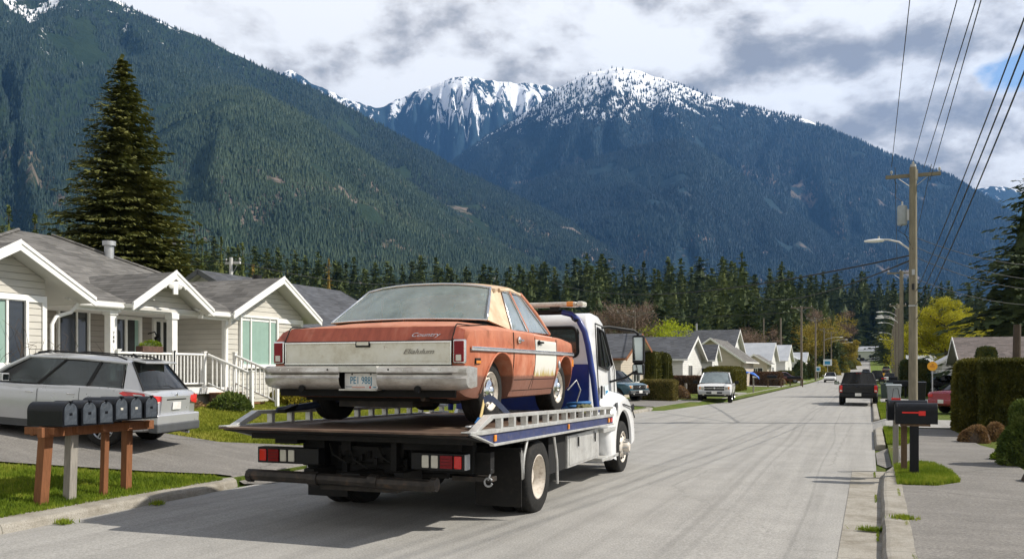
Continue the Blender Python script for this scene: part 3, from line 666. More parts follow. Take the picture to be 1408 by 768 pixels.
from mathutils import noise as mnoise
def fbm(x, y, o=5, H=0.9):
    s = 0; a = 1; f = 1
    for i in range(o):
        s += a * mnoise.noise(Vector((x * f, y * f, 3.1 * i))); a *= 0.5; f *= 2.03
    return s
MTN = []
def mountain(name, prof, Df, Dr, mat, amp, label_trees=None, ntree=0, th=16, spur=9.0, seed=0.0, treemat='far_fir', tlo=0.02, back=0.5, power=1.05, snowline=1e9, bend=None):
    px = np.array([p[0] for p in prof], float); py = np.array([p[1] for p in prof], float)
    nu, nv = 190, 84
    U = np.linspace(px[0], px[-1], nu); T = np.linspace(0, 1 + back, nv)
    ridge = np.interp(U, px, py)
    k = np.array([1, 2, 3, 2, 1.]) / 9; ridge = np.convolve(np.pad(ridge, 2, 'edge'), k, 'valid')
    c_, s_ = math.cos(YAW), math.sin(YAW)
    V = np.zeros((nu, nv, 3))
    for i, u in enumerate(U):
        tx = (u - CXP) / FPX; L = math.hypot(1, tx); dx, dy = (tx * c_ - s_) / L, (tx * s_ + c_) / L
        Hr = EYE + (HOR - ridge[i]) / FPX * Dr / L * 1.0
        drr = Dr * (1 + 0.05 * fbm(u * 0.004 + seed, 7.7, 3))
        Hr = EYE + (HOR - ridge[i]) / FPX * drr / L
        dff = Df * (1 + 0.07 * fbm(u * 0.003 + seed, 1.7, 3))
        for j, t in enumerate(T):
            r = dff + t * (drr - dff)
            if t <= 1: z = Hr * (t ** power)
            else: z = Hr * (1 - 1.15 * (t - 1))
            wv = max(0.0, min(t, 1.0)); env = wv * (1 - wv) * 4
            # ridges and gullies running down the slope
            un = u / 1000.0 * spur + 0.5 * fbm(u * 0.006, t * 2.0 + seed, 2)
            g = 1 - abs(fbm(un + seed, t * 0.9 + seed, 4)) * 2.0
            z += amp * Hr * env * (g - 0.62) * 0.5 + amp * 0.25 * Hr * env * fbm(un * 4, t * 7 + seed, 4)
            if 0.9 < t < 1.1: z += Hr * 0.006 * fbm(u * 0.05, seed, 4)
            V[i, j] = (dx * r, dy * r, z - 22 * (1 - min(t * 6, 1)))
    i, j = np.meshgrid(np.arange(nu - 1), np.arange(nv - 1), indexing='ij'); a = (i * nv + j).ravel()
    F = np.stack([a, a + 1, a + nv + 1, a + nv], -1)
    o = np_mesh('mountain', V.reshape(-1, 3), F, [mat], smooth=True); tag(o, kind='structure')
    if ntree:
        # the forest that covers the slope
        cell = NR.uniform(0, 1, (ntree, 2)); fi = cell[:, 0] * (nu - 1); jm = (nv - 1) / (1 + back) * 1.03
        fj = (cell[:, 1] ** 0.75) * jm
        i0 = np.clip(fi.astype(int), 0, nu - 2); j0 = np.clip(fj.astype(int), 0, nv - 2); a_ = (fi - i0)[:, None]; b_ = (fj - j0)[:, None]
        P = V[i0, j0] * (1 - a_) * (1 - b_) + V[i0 + 1, j0] * a_ * (1 - b_) + V[i0, j0 + 1] * (1 - a_) * b_ + V[i0 + 1, j0 + 1] * a_ * b_
        keep = NR.uniform(0, 1, ntree) > np.clip((P[:, 2] - snowline) / (snowline * 0.55), 0, 0.97)
        clump = np.array([mnoise.noise(Vector((p[0] * 0.006, p[1] * 0.006, seed))) for p in P])
        keep &= clump > -0.46
        P = P[keep]; n = len(P); h = th * NR.uniform(0.55, 1.35, n); r = h * NR.uniform(0.17, 0.24, n); a0 = NR.uniform(0, 6.28, n)
        ring = []
        for k2 in range(4):
            an = a0 + k2 * np.pi / 2; ring.append(np.stack([P[:, 0] + r * np.cos(an), P[:, 1] + r * np.sin(an), P[:, 2] - h * 0.05], -1))
        tip = P + np.stack([NR.normal(0, .03, n) * h, NR.normal(0, .03, n) * h, h], -1)
        VV = np.stack(ring + [tip], 1).reshape(-1, 3); q = np.arange(n)[:, None] * 5
        FF = np.concatenate([np.c_[q + k2, q + (k2 + 1) % 4, q + 4] for k2 in range(4)], 0)
        t_ = np_mesh('mountain_forest', VV, FF, [treemat]); tag(t_, kind='stuff', label=label_trees, cat='forest')
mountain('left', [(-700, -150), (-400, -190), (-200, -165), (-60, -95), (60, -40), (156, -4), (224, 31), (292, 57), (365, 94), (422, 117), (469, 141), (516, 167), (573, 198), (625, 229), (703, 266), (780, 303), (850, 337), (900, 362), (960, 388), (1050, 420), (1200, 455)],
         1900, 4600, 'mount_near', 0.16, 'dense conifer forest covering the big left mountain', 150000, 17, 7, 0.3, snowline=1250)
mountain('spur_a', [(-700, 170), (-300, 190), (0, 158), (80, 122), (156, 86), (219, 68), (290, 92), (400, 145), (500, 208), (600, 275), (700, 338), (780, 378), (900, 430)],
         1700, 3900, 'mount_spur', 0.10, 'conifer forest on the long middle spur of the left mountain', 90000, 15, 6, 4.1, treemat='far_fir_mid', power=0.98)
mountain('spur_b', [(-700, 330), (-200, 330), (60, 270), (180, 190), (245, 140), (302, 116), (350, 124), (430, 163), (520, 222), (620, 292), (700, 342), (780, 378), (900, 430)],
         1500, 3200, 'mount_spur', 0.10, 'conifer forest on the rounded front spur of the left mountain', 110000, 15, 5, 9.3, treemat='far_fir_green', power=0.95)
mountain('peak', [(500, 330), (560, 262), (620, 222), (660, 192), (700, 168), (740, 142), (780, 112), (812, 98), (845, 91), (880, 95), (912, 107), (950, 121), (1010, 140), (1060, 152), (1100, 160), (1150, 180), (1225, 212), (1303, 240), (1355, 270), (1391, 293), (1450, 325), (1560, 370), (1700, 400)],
         4200, 7000, 'mount_peak', 0.15, 'dark conifer forest on the snow capped central mountain', 150000, 26, 8, 2.2, 'far_fir_haze', snowline=1500)
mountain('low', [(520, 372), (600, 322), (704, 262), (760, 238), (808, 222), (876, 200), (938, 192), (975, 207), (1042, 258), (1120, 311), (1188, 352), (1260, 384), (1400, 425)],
         3300, 5400, 'mount_low', 0.12, 'conifer forest on the blue spur below the central peak', 120000, 21, 6, 6.6, 'far_fir_haze', power=0.97)
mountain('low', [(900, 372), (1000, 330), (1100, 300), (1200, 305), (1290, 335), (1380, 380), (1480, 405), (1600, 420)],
         3500, 5700, 'mount_low', 0.12, 'conifer forest on the right hand shoulder below the central peak', 60000, 21, 6, 12.6, 'far_fir_haze', power=0.97)
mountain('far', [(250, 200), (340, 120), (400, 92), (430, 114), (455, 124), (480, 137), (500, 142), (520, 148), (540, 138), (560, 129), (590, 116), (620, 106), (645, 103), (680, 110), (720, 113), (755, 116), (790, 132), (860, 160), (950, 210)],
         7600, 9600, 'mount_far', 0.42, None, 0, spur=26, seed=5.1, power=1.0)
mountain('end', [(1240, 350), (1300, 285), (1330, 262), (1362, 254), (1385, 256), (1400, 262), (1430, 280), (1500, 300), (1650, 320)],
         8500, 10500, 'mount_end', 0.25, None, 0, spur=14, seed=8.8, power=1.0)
# the air
hb = MB(); hb.b2((-9500, -600, -60), (8500, 12300, 3650), 'rubber'); hz = hb.build('haze'); tag(hz, kind='stuff')
hm = bpy.data.materials.new('haze'); hm.use_nodes = True; hn = hm.node_tree; hn.nodes.clear()
pv = hn.nodes.new('ShaderNodeVolumePrincipled'); ho = hn.nodes.new('ShaderNodeOutputMaterial'); hn.links.new(pv.outputs[0], ho.inputs['Volume'])
pv.inputs['Color'].default_value = (0.17, 0.44, 1.0, 1); pv.inputs['Density'].default_value = 0.000040; pv.inputs['Anisotropy'].default_value = 0.2
hz.data.materials.clear(); hz.data.materials.append(hm)
# ================================================================ VEHICLE KIT
def pchip(xs, ys, x):
    xs = np.asarray(xs, float); ys = np.asarray(ys, float); h = np.diff(xs); d = np.diff(ys) / h
    m = np.zeros_like(ys)
    for i in range(1, len(xs) - 1):
        if d[i - 1] * d[i] > 0: m[i] = 2 * d[i - 1] * d[i] / (d[i - 1] + d[i])
    m[0], m[-1] = d[0], d[-1]
    i = np.clip(np.searchsorted(xs, x) - 1, 0, len(xs) - 2); t = (x - xs[i]) / h[i]
    return (1 + 2 * t) * (1 - t) ** 2 * ys[i] + t * (1 - t) ** 2 * h[i] * m[i] + t * t * (3 - 2 * t) * ys[i + 1] + t * t * (t - 1) * h[i] * m[i + 1]
class Shell:
    """closed car body from stations (y, z_bottom, z_shoulder, z_top, halfwidth_bottom, halfwidth_shoulder)"""
    SEC = [(0.0, 0.0, 0), (0.85, 0.0, 0), (1.0, 0.05, 0), (1.01, 0.22, 0.45), (1.0, 0.42, 0.85), (1.0, 0.58, 1.0), (1.0, 0.72, 1.0), (1.0, 0.86, 0.96), (1.0, 0.955, 0.90), (1.0, 1.0, 0.80)]
    def __init__(s, st, n=60, bulge=0.02):
        st = np.array(st, float); s.st = st; s.bulge = bulge
        ys = np.unique(np.r_[st[:, 0], np.linspace(st[0, 0], st[-1, 0], n)]); s.ys = ys
        s.c = [pchip(st[:, 0], st[:, k], ys) for k in range(1, 6)]
    def at(s, y): return [float(np.interp(y, s.ys, c)) for c in s.c]
    def half(s, y):
        zb, zs, zt, wb, ws = s.at(y); H = zs - zb; P = []
        P.append((0, zb)); P.append((wb * 0.85, zb)); P.append((wb, zb + 0.03))
        for f, k in ((0.16, 0.35), (0.34, 0.72), (0.5, 0.92), (0.64, 1.0), (0.78, 1.0), (0.9, 0.985), (0.965, 0.965)):
            P.append((wb + (ws - wb) * k + s.bulge * math.sin(math.pi * min(f, 1)), zb + H * f))
        P.append((ws * 0.945, zs)); P.append((ws * 0.86, zs + (zt - zs) * 0.35)); P.append((ws * 0.55, zs + (zt - zs) * 0.85)); P.append((0, zt))
        return P
    def x(s, y, z):
        P = s.half(y)[2:11]; return float(np.interp(z, [p[1] for p in P], [p[0] for p in P]))
    def body(s, name, mat, parent, arches=(), angle=32, undermat='cavity'):
        mb = MB(); rows = []
        for y in s.ys:
            h = s.half(y); rows.append([(px_, y, pz) for px_, pz in h] + [(-px_, y, pz) for px_, pz in h[-2:0:-1]])
        n = len(rows[0]); vs = [p for r in rows for p in r]; fs = []
        for i in range(len(rows) - 1):
            for k in range(n): fs.append((i * n + k, i * n + (k + 1) % n, (i + 1) * n + (k + 1) % n, (i + 1) * n + k))
        mb.add(vs, fs, mat, True); mb.add(vs, [], mat)
        mb.f += [list(range(n)), list(range((len(rows) - 1) * n, len(rows) * n))]; mb.mi += [0, 0]; mb.sm += [False, False]
        mb.v = mb.v[:len(vs)]
        o = mb.build(name, parent)
        cs = []
        for (y, z, r, depth_) in arches:
            for sx in (-1, 1):
                c = MB(); W = 3.0; c.cyl((sx * (s.x(y, z + r * .5) - depth_), y, z), (sx * W, y, z), r, undermat, n=40); c.b2((sx * (s.x(y, z + r * .5) - depth_), y - r, z - 1.2), (sx * W, y + r, z), undermat)
                # one closed solid: union the tunnel below the axle
                c = MB(); m_ = 24; pts = [(y + r * math.cos(math.pi * k / m_), z + r * math.sin(math.pi * k / m_)) for k in range(m_ + 1)] + [(y - r * 1.0, z - 0.9), (y + r * 1.0, z - 0.9)]
                c.prism(pts, 'x', sx * (s.x(y, z + r * .5) - depth_), sx * W, undermat)
                cs.append(c.build('c'))
        if cs:
            cut(o, cs)
        o.data.polygons.foreach_set('use_smooth', [True] * len(o.data.polygons)); o.data.set_sharp_from_angle(angle=R(angle)); 
        return o
    def patch(s, mb, y0, y1, z0, z1, side, off, mat, th=0.004, ny=10, nz=10, fy=None):
        """a piece of sheet that follows the body side"""
        zz = np.linspace(z0, z1, nz); rows = []
        for j, z in enumerate(zz):
            a, c = (y0, y1) if fy is None else fy(z)
            rows.append([(side * (s.x(y, z) + off), y, z) for y in np.linspace(a, c, ny)])
        mb.grid(rows, nz, ny, mat)
        # rim
        ring = rows[0] + [r[-1] for r in rows[1:]] + rows[-1][-2::-1] + [r[0] for r in rows[-2:0:-1]]
        inner = [(p[0] - side * th, p[1], p[2]) for p in ring]; n = len(ring)
        mb.add(ring + inner, [(i, (i + 1) % n, n + (i + 1) % n, n + i) for i in range(n)], mat, False); return mb
def wheel(parent, x, y, z, r, wd, side, style='steel', name='wheel', dual=False, rimmat=None):
    """tyre with its rim; side = +1 shows its face towards +x"""
    T = Matrix.Translation((x, y, z)) @ Euler((0, R(90) * side, 0)).to_matrix().to_4x4()
    mb = MB(); ri = r * (0.62 if style != 'truck' else 0.60); h = wd / 2
    prof = [(ri, -h * .9), (ri * 1.03, -h), (r * .90, -h * 1.0), (r * .975, -h * .86), (r, -h * .62), (r, -h * .2), (r * .985, -h * .18), (r * .985, -h * .12), (r, -h * .1), (r, h * .1), (r * .985, h * .12), (r * .985, h * .18), (r, h * .2), (r, h * .62), (r * .975, h * .86), (r * .90, h), (ri * 1.03, h), (ri, h * .9)]
    mb.lathe(prof, 'rubber', T, 44)
    if dual: mb.lathe([(a, b_ - wd * 1.12) for a, b_ in prof], 'rubber', T, 44)
    w_ = mb.build(name, parent, angle=50)
    m = MB(); rm = rimmat or ('steel_wheel' if style in ('steel', 'truck') else 'rim_alloy')
    if style == 'truck':
        if dual:      # deep dish seen from outside
            m.lathe([(ri * 1.02, h * .92), (ri * .96, h * .97), (ri * .93, h * .7), (ri * .86, h * .45), (ri * .80, -h * .5), (ri * .74, -h * .9), (ri * .5, -h * .95), (ri * .44, -h * .3), (ri * .38, h * .15), (0, h * .18)], rm, T, 32)
            for k in range(8):
                a = k * math.pi / 4; q = (ri * .62 * math.cos(a), ri * .62 * math.sin(a)); m.cyl(T @ Vector((q[0], q[1], -h * .95)), T @ Vector((q[0], q[1], -h * .7)), r * .03, 'chrome', n=6)
        else:         # front: bulged disc with hand holes and studs
            m.lathe([(ri * 1.02, h * .92), (ri * .97, h * .98), (ri * .9, h * .75), (ri * .82, h * .7), (ri * .62, h * 1.05), (ri * .56, h * 1.12), (ri * .40, h * 1.12), (ri * .36, h * 1.12)], rm, T, 32)
            m.lathe([(ri * .36, h * 1.1), (ri * .34, h * 1.6), (ri * .26, h * 1.85), (0, h * 1.9)], rm, T, 20)
            for k in range(8):
                a = k * math.pi / 4; ca, sa = math.cos(a), math.sin(a); m.cyl(T @ Vector((ri * .47 * ca, ri * .47 * sa, h * 1.1)), T @ Vector((ri * .47 * ca, ri * .47 * sa, h * 1.75)), r * .034, 'galvanised', n=8, r1=r * .02)
                a += math.pi / 8; ca, sa = math.cos(a), math.sin(a); m.cyl(T @ Vector((ri * .74 * ca, ri * .74 * sa, h * .6)), T @ Vector((ri * .74 * ca, ri * .74 * sa, h * .93)), r * .05, 'cavity', n=10)
    elif style == 'steel':
        m.lathe([(ri * 1.02, h * .90), (ri * .96, h * .98), (ri * .90, h * .75), (ri * .80, h * .55), (ri * .62, h * .70)], rm, T, 32)
        m.lathe([(ri * .66, h * .62), (ri * .60, h * .86), (ri * .46, h * .96), (ri * .30, h * 1.0), (ri * .26, h * 1.12), (ri * .14, h * 1.2), (0, h * 1.22)], 'chrome', T, 28)
        for k in range(10):
            a = k * math.pi / 5; ca, sa = math.cos(a), math.sin(a); m.cyl(T @ Vector((ri * .74 * ca, ri * .74 * sa, h * .4)), T @ Vector((ri * .74 * ca, ri * .74 * sa, h * .66)), r * .035, 'cavity', n=8)
    else:
        m.lathe([(ri * 1.02, h * .9), (ri * .97, h * .97), (ri * .92, h * .8), (ri * .90, h * .2), (0, h * .15)], 'cavity', T, 32)
        m.lathe([(ri * 1.02, h * .91), (ri * .97, h * .985), (ri * .90, h * .8)], rm, T, 32)
        for k in range(5):
            a = k * 2 * math.pi / 5 + .3
            for da in (-.10, .10):
                a1, a2 = a + da * .6, a + da * 1.7
                m.tube([T @ Vector((ri * .16 * math.cos(a1), ri * .16 * math.sin(a1), h * .8)), T @ Vector((ri * .94 * math.cos(a2), ri * .94 * math.sin(a2), h * .72))], [r * .055, r * .04], rm, n=6)
        m.lathe([(ri * .24, h * .6), (ri * .2, h * .9), (0, h * .93)], rm, T, 16)
    m.build('rim', w_, angle=40)
    return w_
def cabin(root, yrb, yrt, yft, yfb, zrb, zfb, zt, wb, wt, paint, glass='glass_dark', crown=0.06, cw=0.25, splits=(), seal='black_plastic', roofmat=None, zsb=None, frame=0.035, rear_in=0.0, body=None, headroom=True, tint_rear=None, side_glass=None):
    """glasshouse: yrb/yrt rear base/top, yft/yfb front top/base; zrb, zfb base heights; cw = width of the rear pillar at its base"""
    zsb = zsb if zsb is not None else (zrb + zfb) / 2; out = {}
    roofmat = roofmat or paint
    # roof
    mb = MB(); nu, nv = 15, 15; rows = []; ins = 0.0
    for i in range(nu):
        t = i / (nu - 1); y = yrt + (yft - yrt) * t
        rows.append([(wt * s_, y + 0.05 * (1 - abs(s_) ** 2) * (-1 if t < .5 else 1) * abs(2 * t - 1), zt + crown * (1 - abs(s_) ** 2.6) + crown * .7 * math.sin(math.pi * t) - .012) for s_ in np.linspace(-1, 1, nv)])
    mb.grid(rows, nu, nv, roofmat)
    low = [[(p[0] * .985, p[1], p[2] - 0.045) for p in r] for r in rows]; mb.grid(low, nu, nv, 'soffit')
    ring = rows[0] + [r[-1] for r in rows[1:]] + rows[-1][-2::-1] + [r[0] for r in rows[-2:0:-1]]
    rl = low[0] + [r[-1] for r in low[1:]] + low[-1][-2::-1] + [r[0] for r in low[-2:0:-1]]; n = len(ring)
    mb.add(ring + rl, [(i, (i + 1) % n, n + (i + 1) % n, n + i) for i in range(n)], roofmat, True)
    out['roof'] = mb.build('roof', root, angle=60)
    for sx in (-1, 1):
        fr = MB()
        # rear pillar panel, front pillar, mid pillars
        a = [(sx * wb * (1 - rear_in), yrb, zrb), (sx * wt * (.97 - rear_in), yrt - 0.01, zt - .005), (sx * wt, yrt + cw * .42, zt - .01), (sx * wb, yrb + cw + (yrt - yrb) * .55, zsb)]
        a.insert(1, tuple((a[0][k] + a[1][k]) / 2 + (0.012 * sx if k == 0 else 0) for k in range(3)))
        pl = [Vector(p) for p in a]
        fr.add([*pl, *[p - Vector((sx * .05, -.02, 0)) for p in pl]], [(0, 1, 2, 3, 4), (9, 8, 7, 6, 5)] + [(i, (i + 1) % 5, 5 + (i + 1) % 5, 5 + i) for i in range(5)], roofmat, False)
        fr.tube([(sx * wb, yfb, zfb), (sx * (wb + wt) / 2 * 1.005, (yfb + yft) / 2 + .02, (zfb + zt) / 2 + .015), (sx * wt, yft, zt - .01)], frame, paint, n=8)
        fr.tube([(sx * wt, yrt + cw * .3, zt - .02), (sx * (wt + .004), (yrt + yft) / 2, zt + crown * .1), (sx * wt, yft, zt - .02)], frame * .8, roofmat, n=8)
        fr.build('pillar_frame', root, angle=50)
    # glass
    g = MB(); e = 0.02
    yy = [yrb, yrt]; N_ = 9; rr = []
    for j in range(6):
        t = j / 5; rr.append([(s_ * ((wb * (1 - rear_in)) * (1 - t) + wt * (.97 - rear_in) * t), yrb + (yrt - yrb) * t - .05 * (1 - s_ * s_), zrb + (zt - zrb) * t + crown * .9 * t * (1 - abs(s_) ** 2.6) + .03 * (1 - t) * (1 - s_ * s_)) for s_ in np.linspace(-1, 1, N_)])
    g.grid(rr, 6, N_, tint_rear or glass); out['rear'] = g.build('rear_window', root)
    m = MB(); edge = rr[0] + [r[-1] for r in rr[1:]] + rr[-1][-2::-1] + [r[0] for r in rr[-2:0:-1]]
    m.tube([(p[0] * .992, p[1] - .012, p[2] + .004) for p in edge] + [(edge[0][0] * .992, edge[0][1] - .012, edge[0][2] + .004)], 0.016, seal, n=6, cap=False); m.build('window_trim', out['rear'])
    g = MB(); rr = []
    for j in range(6):
        t = j / 5; rr.append([(s_ * (wb * .97 * (1 - t) + wt * .97 * t), yfb + (yft - yfb) * t + .09 * (1 - s_ * s_), zfb + (zt - zfb) * t + crown * .9 * t * (1 - abs(s_) ** 2.6) + .02 * (1 - t) * (1 - s_ * s_)) for s_ in np.linspace(-1, 1, N_)])
    g.grid(rr, 6, N_, glass); out['wind'] = g.build('windshield', root)
    m = MB(); edge = rr[0] + [r[-1] for r in rr[1:]] + rr[-1][-2::-1] + [r[0] for r in rr[-2:0:-1]]
    m.tube(edge + [edge[0]], 0.016, seal, n=6, cap=False); m.build('window_trim', out['wind'])
    yb0 = yrb + cw + (yrt - yrb) * .55; yt0 = yrt + cw * .42
    bs = [0.0] + [float(q) for q in splits] + [1.0]
    def B(t): return (yb0 + (yfb - .03 - yb0) * t, yt0 + (yft - yt0) * t)
    for sx in (-1, 1):
        for k in range(len(bs) - 1):
            b0, t0 = B(bs[k]); b1, t1 = B(bs[k + 1]); d_ = .035
            zz0 = zsb; zz1 = zsb + (zfb - zsb) * 1.0
            za = zz0 + (zz1 - zz0) * bs[k]; zb_ = zz0 + (zz1 - zz0) * bs[k + 1]
            q = [(sx * wb, b0 + d_, za), (sx * wb, b1 - d_, zb_), (sx * wt, t1 - d_ * .3, zt - .03), (sx * wt, t0 + d_, zt - .03)]
            gg = MB(); gg.plate(q, .005, glass); w_ = gg.build('side_window', root); w_.data.materials[0] = MATS[side_glass or glass]
            f_ = MB(); f_.tube([(p_[0] + sx * .008, p_[1], p_[2]) for p_ in q + [q[0]]], 0.014, seal, n=6, cap=False)
            if k < len(bs) - 2: f_.tube([(sx * (wb + .003), b1, zb_), (sx * (wt + .003), t1, zt - .02)], 0.026, 'black_plastic' if seal == 'black_plastic' else paint, n=6)
            f_.build('window_trim', w_)
    return out
def interior(root, y0, y1, w, z0, z1, ys=(0.4,), steer=None):
    mb = MB(); mb.b2((-w, y0, z0 - .05), (w, y1, z0), 'interior_dark')
    for y in ys:
        for sx in (-.45, .45):
            mb.box((sx * w, y, z0 + (z1 - z0) * .42), (w * .62, .14, (z1 - z0) * .85), 'seat_dark', rx=-.18)
            mb.box((sx * w, y - .08, z0 + (z1 - z0) * .98), (w * .3, .10, (z1 - z0) * .28), 'seat_dark', rx=-.1)
    o = mb.build('seats', root, bevel=.03)
    if steer:
        st_ = MB(); T = Matrix.Translation(steer) @ Euler((R(65), 0, 0)).to_matrix().to_4x4()
        st_.tube([T @ Vector((.18 * math.cos(a), .18 * math.sin(a), 0)) for a in np.linspace(0, 2 * math.pi, 20)], .013, 'interior_dark', n=6); st_.tube([T @ Vector((-.17, 0, 0)), T @ Vector((.17, 0, 0))], .012, 'interior_dark', n=6)
        st_.build('steering_wheel', root)
def door_set(sh, root, doors, paint, handles=True, hmat='chrome', gap=0.008, z1off=0.0, hz=0.80):
    """doors = list of (y0, y1, z0, z1)"""
    for sx in (-1, 1):
        for (y0, y1, z0, z1) in doors:
            g = MB(); sh.patch(g, y0 - gap, y1 + gap, z0 - gap, z1, sx, .0015, 'cavity', .003)
            m = MB(); sh.patch(m, y0, y1, z0, z1, sx, .006, paint, .006); d = m.build('door', root, angle=40); g.build('door_gap', d)
            if handles:
                h = MB(); zz = z0 + (z1 - z0) * hz; yy = y0 + .16; xx = sh.x(yy, zz) + .02
                h.tube([(sx * (xx - .015), yy - .07, zz), (sx * (xx + .015), yy - .05, zz + .004), (sx * (xx + .015), yy + .06, zz + .004), (sx * (xx - .015), yy + .08, zz)], .013, hmat, n=8); h.build('handle', d)

# ================================================================ THE TOW TRUCK
YT = -0.0327; rtv = Vector((math.cos(YT), -math.sin(YT), 0)); fwv = Vector((math.sin(YT), math.cos(YT), 0))
TR0 = Vector((-4.14, 11.03, 0.0)) - 1.6 * rtv; TRZ = -YT
TR0.z = 0.0
def TL(x, y, z): return TR0 + rtv * x + fwv * y + Vector((0, 0, z))
b = NB('deck_steel'); v = b.coord('Object'); n1 = b.noise(v, 1.4, 7, 0.65); n2 = b.noise(b.coord('Object', (1, 12, 1)), 3.0, 6, 0.6)
f = b.math('FRACT', b.math('DIVIDE', b.sep(v)[1], 0.14))
c = b.ramp(b.math('ADD', b.math('MULTIPLY', n1, .5), b.math('MULTIPLY', n2, .5)), [(0.35, (0.045, 0.030, 0.024)), (0.5, (0.115, 0.072, 0.05)), (0.65, (0.21, 0.145, 0.10))])
c = b.mix(b.ramp(f, [(0.0, 0.55), (0.08, 0.0)]), c, (0.02, 0.014, 0.012))
b.bsdf(c, 0.6, 0.15, b.bump(n2, 0.4, 0.01), 0.4); MATS['deck_steel'] = b.m
b = NB('rusty_bar'); v = b.coord('Object'); n1 = b.noise(v, 6, 8, 0.7)
b.bsdf(b.ramp(n1, [(0.35, (0.018, 0.017, 0.016)), (0.55, (0.045, 0.038, 0.032)), (0.75, (0.14, 0.08, 0.05))]), 0.6, 0.4, b.bump(n1, .3, .004)); MATS['rusty_bar'] = b.m

truck = thing('tow_truck', 'white flatbed tow truck with blue frame carrying the rusty old sedan', 'tow truck', TR0, TRZ)
def dz(y): return -0.016 * (y + 2.5)
def build_truck():
    t = truck; HW = 1.65; Y0 = -2.56; Y1 = 3.45
    # ladder frame and hoist
    m = MB()
    for sx in (-1, 1):
        m.b2((sx * .38, -1.7, .62), (sx * .46, 6.2, .86), 'frame_black'); m.b2((sx * .30, -1.75, .88), (sx * .44, 3.4, 1.06), 'frame_black')
    for y in (-1.6, -.6, .5, 1.6, 2.6, 3.4): m.b2((-.38, y - .05, .66), (.38, y + .05, .82), 'frame_black')
    for y in np.arange(-2.1, 3.3, .45): m.b2((-1.5, y - .035, 1.10 + dz(y)), (1.5, y + .035, 1.20 + dz(y)), 'frame_black')
    m.cyl((-.1, -1.2, .75), (-.1, 1.4, .95), .07, 'frame_black'); m.cyl((-1.2, 0, .5), (1.2, 0, .5), .075, 'frame_black'); m.lathe([(0, -.22), (.14, -.2), (.2, 0), (.14, .2), (0, .22)], 'frame_black', Matrix.Translation((0, 0, .5)) @ Euler((R(90), 0, 0)).to_matrix().to_4x4(), 14)
    m.cyl((-1.2, 4.98, .48), (1.2, 4.98, .48), .06, 'frame_black')
    m.build('chassis_frame', t, bevel=.008)
    # rear cross body: plates, hoses, boxes under the tail
    m = MB()
    m.b2((-1.02, -1.62, .70), (1.30, -1.50, 1.12), 'cavity'); m.b2((-.98, -1.78, .74), (-.66, -1.64, 1.16), 'frame_black'); m.b2((.32, -1.86, .72), (.40, -1.5, 1.14), 'frame_black')
    m.b2((-.50, -1.72, .80), (.25, -1.66, 1.0), 'frame_black'); m.b2((-1.28, -1.95, 1.02), (-.95, -1.55, 1.13), 'frame_black'); m.b2((.45, -1.8, .98), (1.2, -1.7, 1.14), 'frame_black')
    m.b2((.9, -1.55, .70), (1.50, -1.42, .96), 'frame_black'); m.b2((.98, -1.52, .60), (1.50, -1.34, .66), 'rusty_bar')
    for q in range(7): m.box((-.45 + .1 * q, -1.74, .86 + .05 * math.sin(q * 2.1)), (.05, .05, .09), 'frame_black', rz=q)
    for q, (xa, za) in enumerate(((-.6, .9), (-.3, .84), (.1, .88), (.55, .86))):
        m.tube([(xa, -1.75, za + .12), (xa + .1, -1.84, za), (xa + .28, -1.82, za - .1), (xa + .35, -1.6, za - .12)], .016, 'rubber', n=6)
    m.cyl((-1.0, -1.45, .66), (.9, -1.45, .66), .05, 'frame_black')
    m.build('rear_body', t, bevel=.006)
    # tail lamp boxes
    for nm, x0, x1, order in (('left', -1.52, -.62, 1), ('right', .66, 1.345, -1)):
        m = MB(); m.b2((x0, -1.98, .775), (x1, -1.84, .975), 'black_plastic'); lb = m.build('tail_lamp_box', t, bevel=.008)
        xs = [(.035, .135, 'red_lens'), (.17, .32, 'red_lens_dark'), (.345, .435, 'white_lens'), (.465, .555, 'white_lens')]
        if order < 0: xs = [(.03, .125, 'red_lens'), (.145, .30, 'red_lens_dark'), (.33, .42, 'white_lens'), (.45, .54, 'white_lens')]
        for a, c_, mt in xs:
            xa, xb = (x0 + a, x0 + c_) if order > 0 else (x1 - c_, x1 - a)
            q = MB(); q.b2((xa, -2.0, .80), (xb, -1.975, .95), mt)
            if mt == 'red_lens_dark':
                for k in range(1, 4): q.b2((xa + .003, -2.004, .80 + k * .0375 - .002), (xb - .003, -1.999, .80 + k * .0375 + .002), 'cavity')
            q.build('lens', lb, bevel=.022 if mt != 'red_lens_dark' else .008, segs=3)
        if order < 0:
            q = MB(); q.b2((x1 - .002, -1.97, .785), (x1 + .02, -1.85, .965), 'galvanised'); q.build('lamp_guard', lb, bevel=.004)
    # stinger bar
    m = MB(); zb = .63; yb = -2.22
    m.cyl((-1.42, yb, zb + .02), (-.5, yb, zb + .015), .074, 'rusty_bar', n=8, smooth=False); m.cyl((-.5, yb, zb + .015), (.32, yb, zb), .068, 'rusty_bar', n=8, smooth=False); m.cyl((.32, yb, zb), (1.06, yb, zb - .005), .074, 'rusty_bar', n=8, smooth=False)
    for x in (-.52, .30): m.cyl((x - .06, yb, zb + .012), (x + .06, yb, zb + .008), .088, 'rusty_bar', n=8, smooth=False)
    for x in (-1.44, 1.08): m.cyl((x - .035, yb, zb + .01), (x + .035, yb, zb + .01), .082, 'rusty_bar', n=8, smooth=False)
    
    m.b2((-.16, -2.2, .56), (.10, -1.3, .72), 'frame_black'); m.b2((-.5, -2.12, .50), (.55, -1.9, .56), 'rusty_bar')
    m.b2((-.75, -2.1, .60), (-.6, -1.6, .74), 'frame_black'); m.b2((.5, -2.1, .60), (.62, -1.6, .74), 'frame_black')
    m.build('tow_bar', t, bevel=.006)
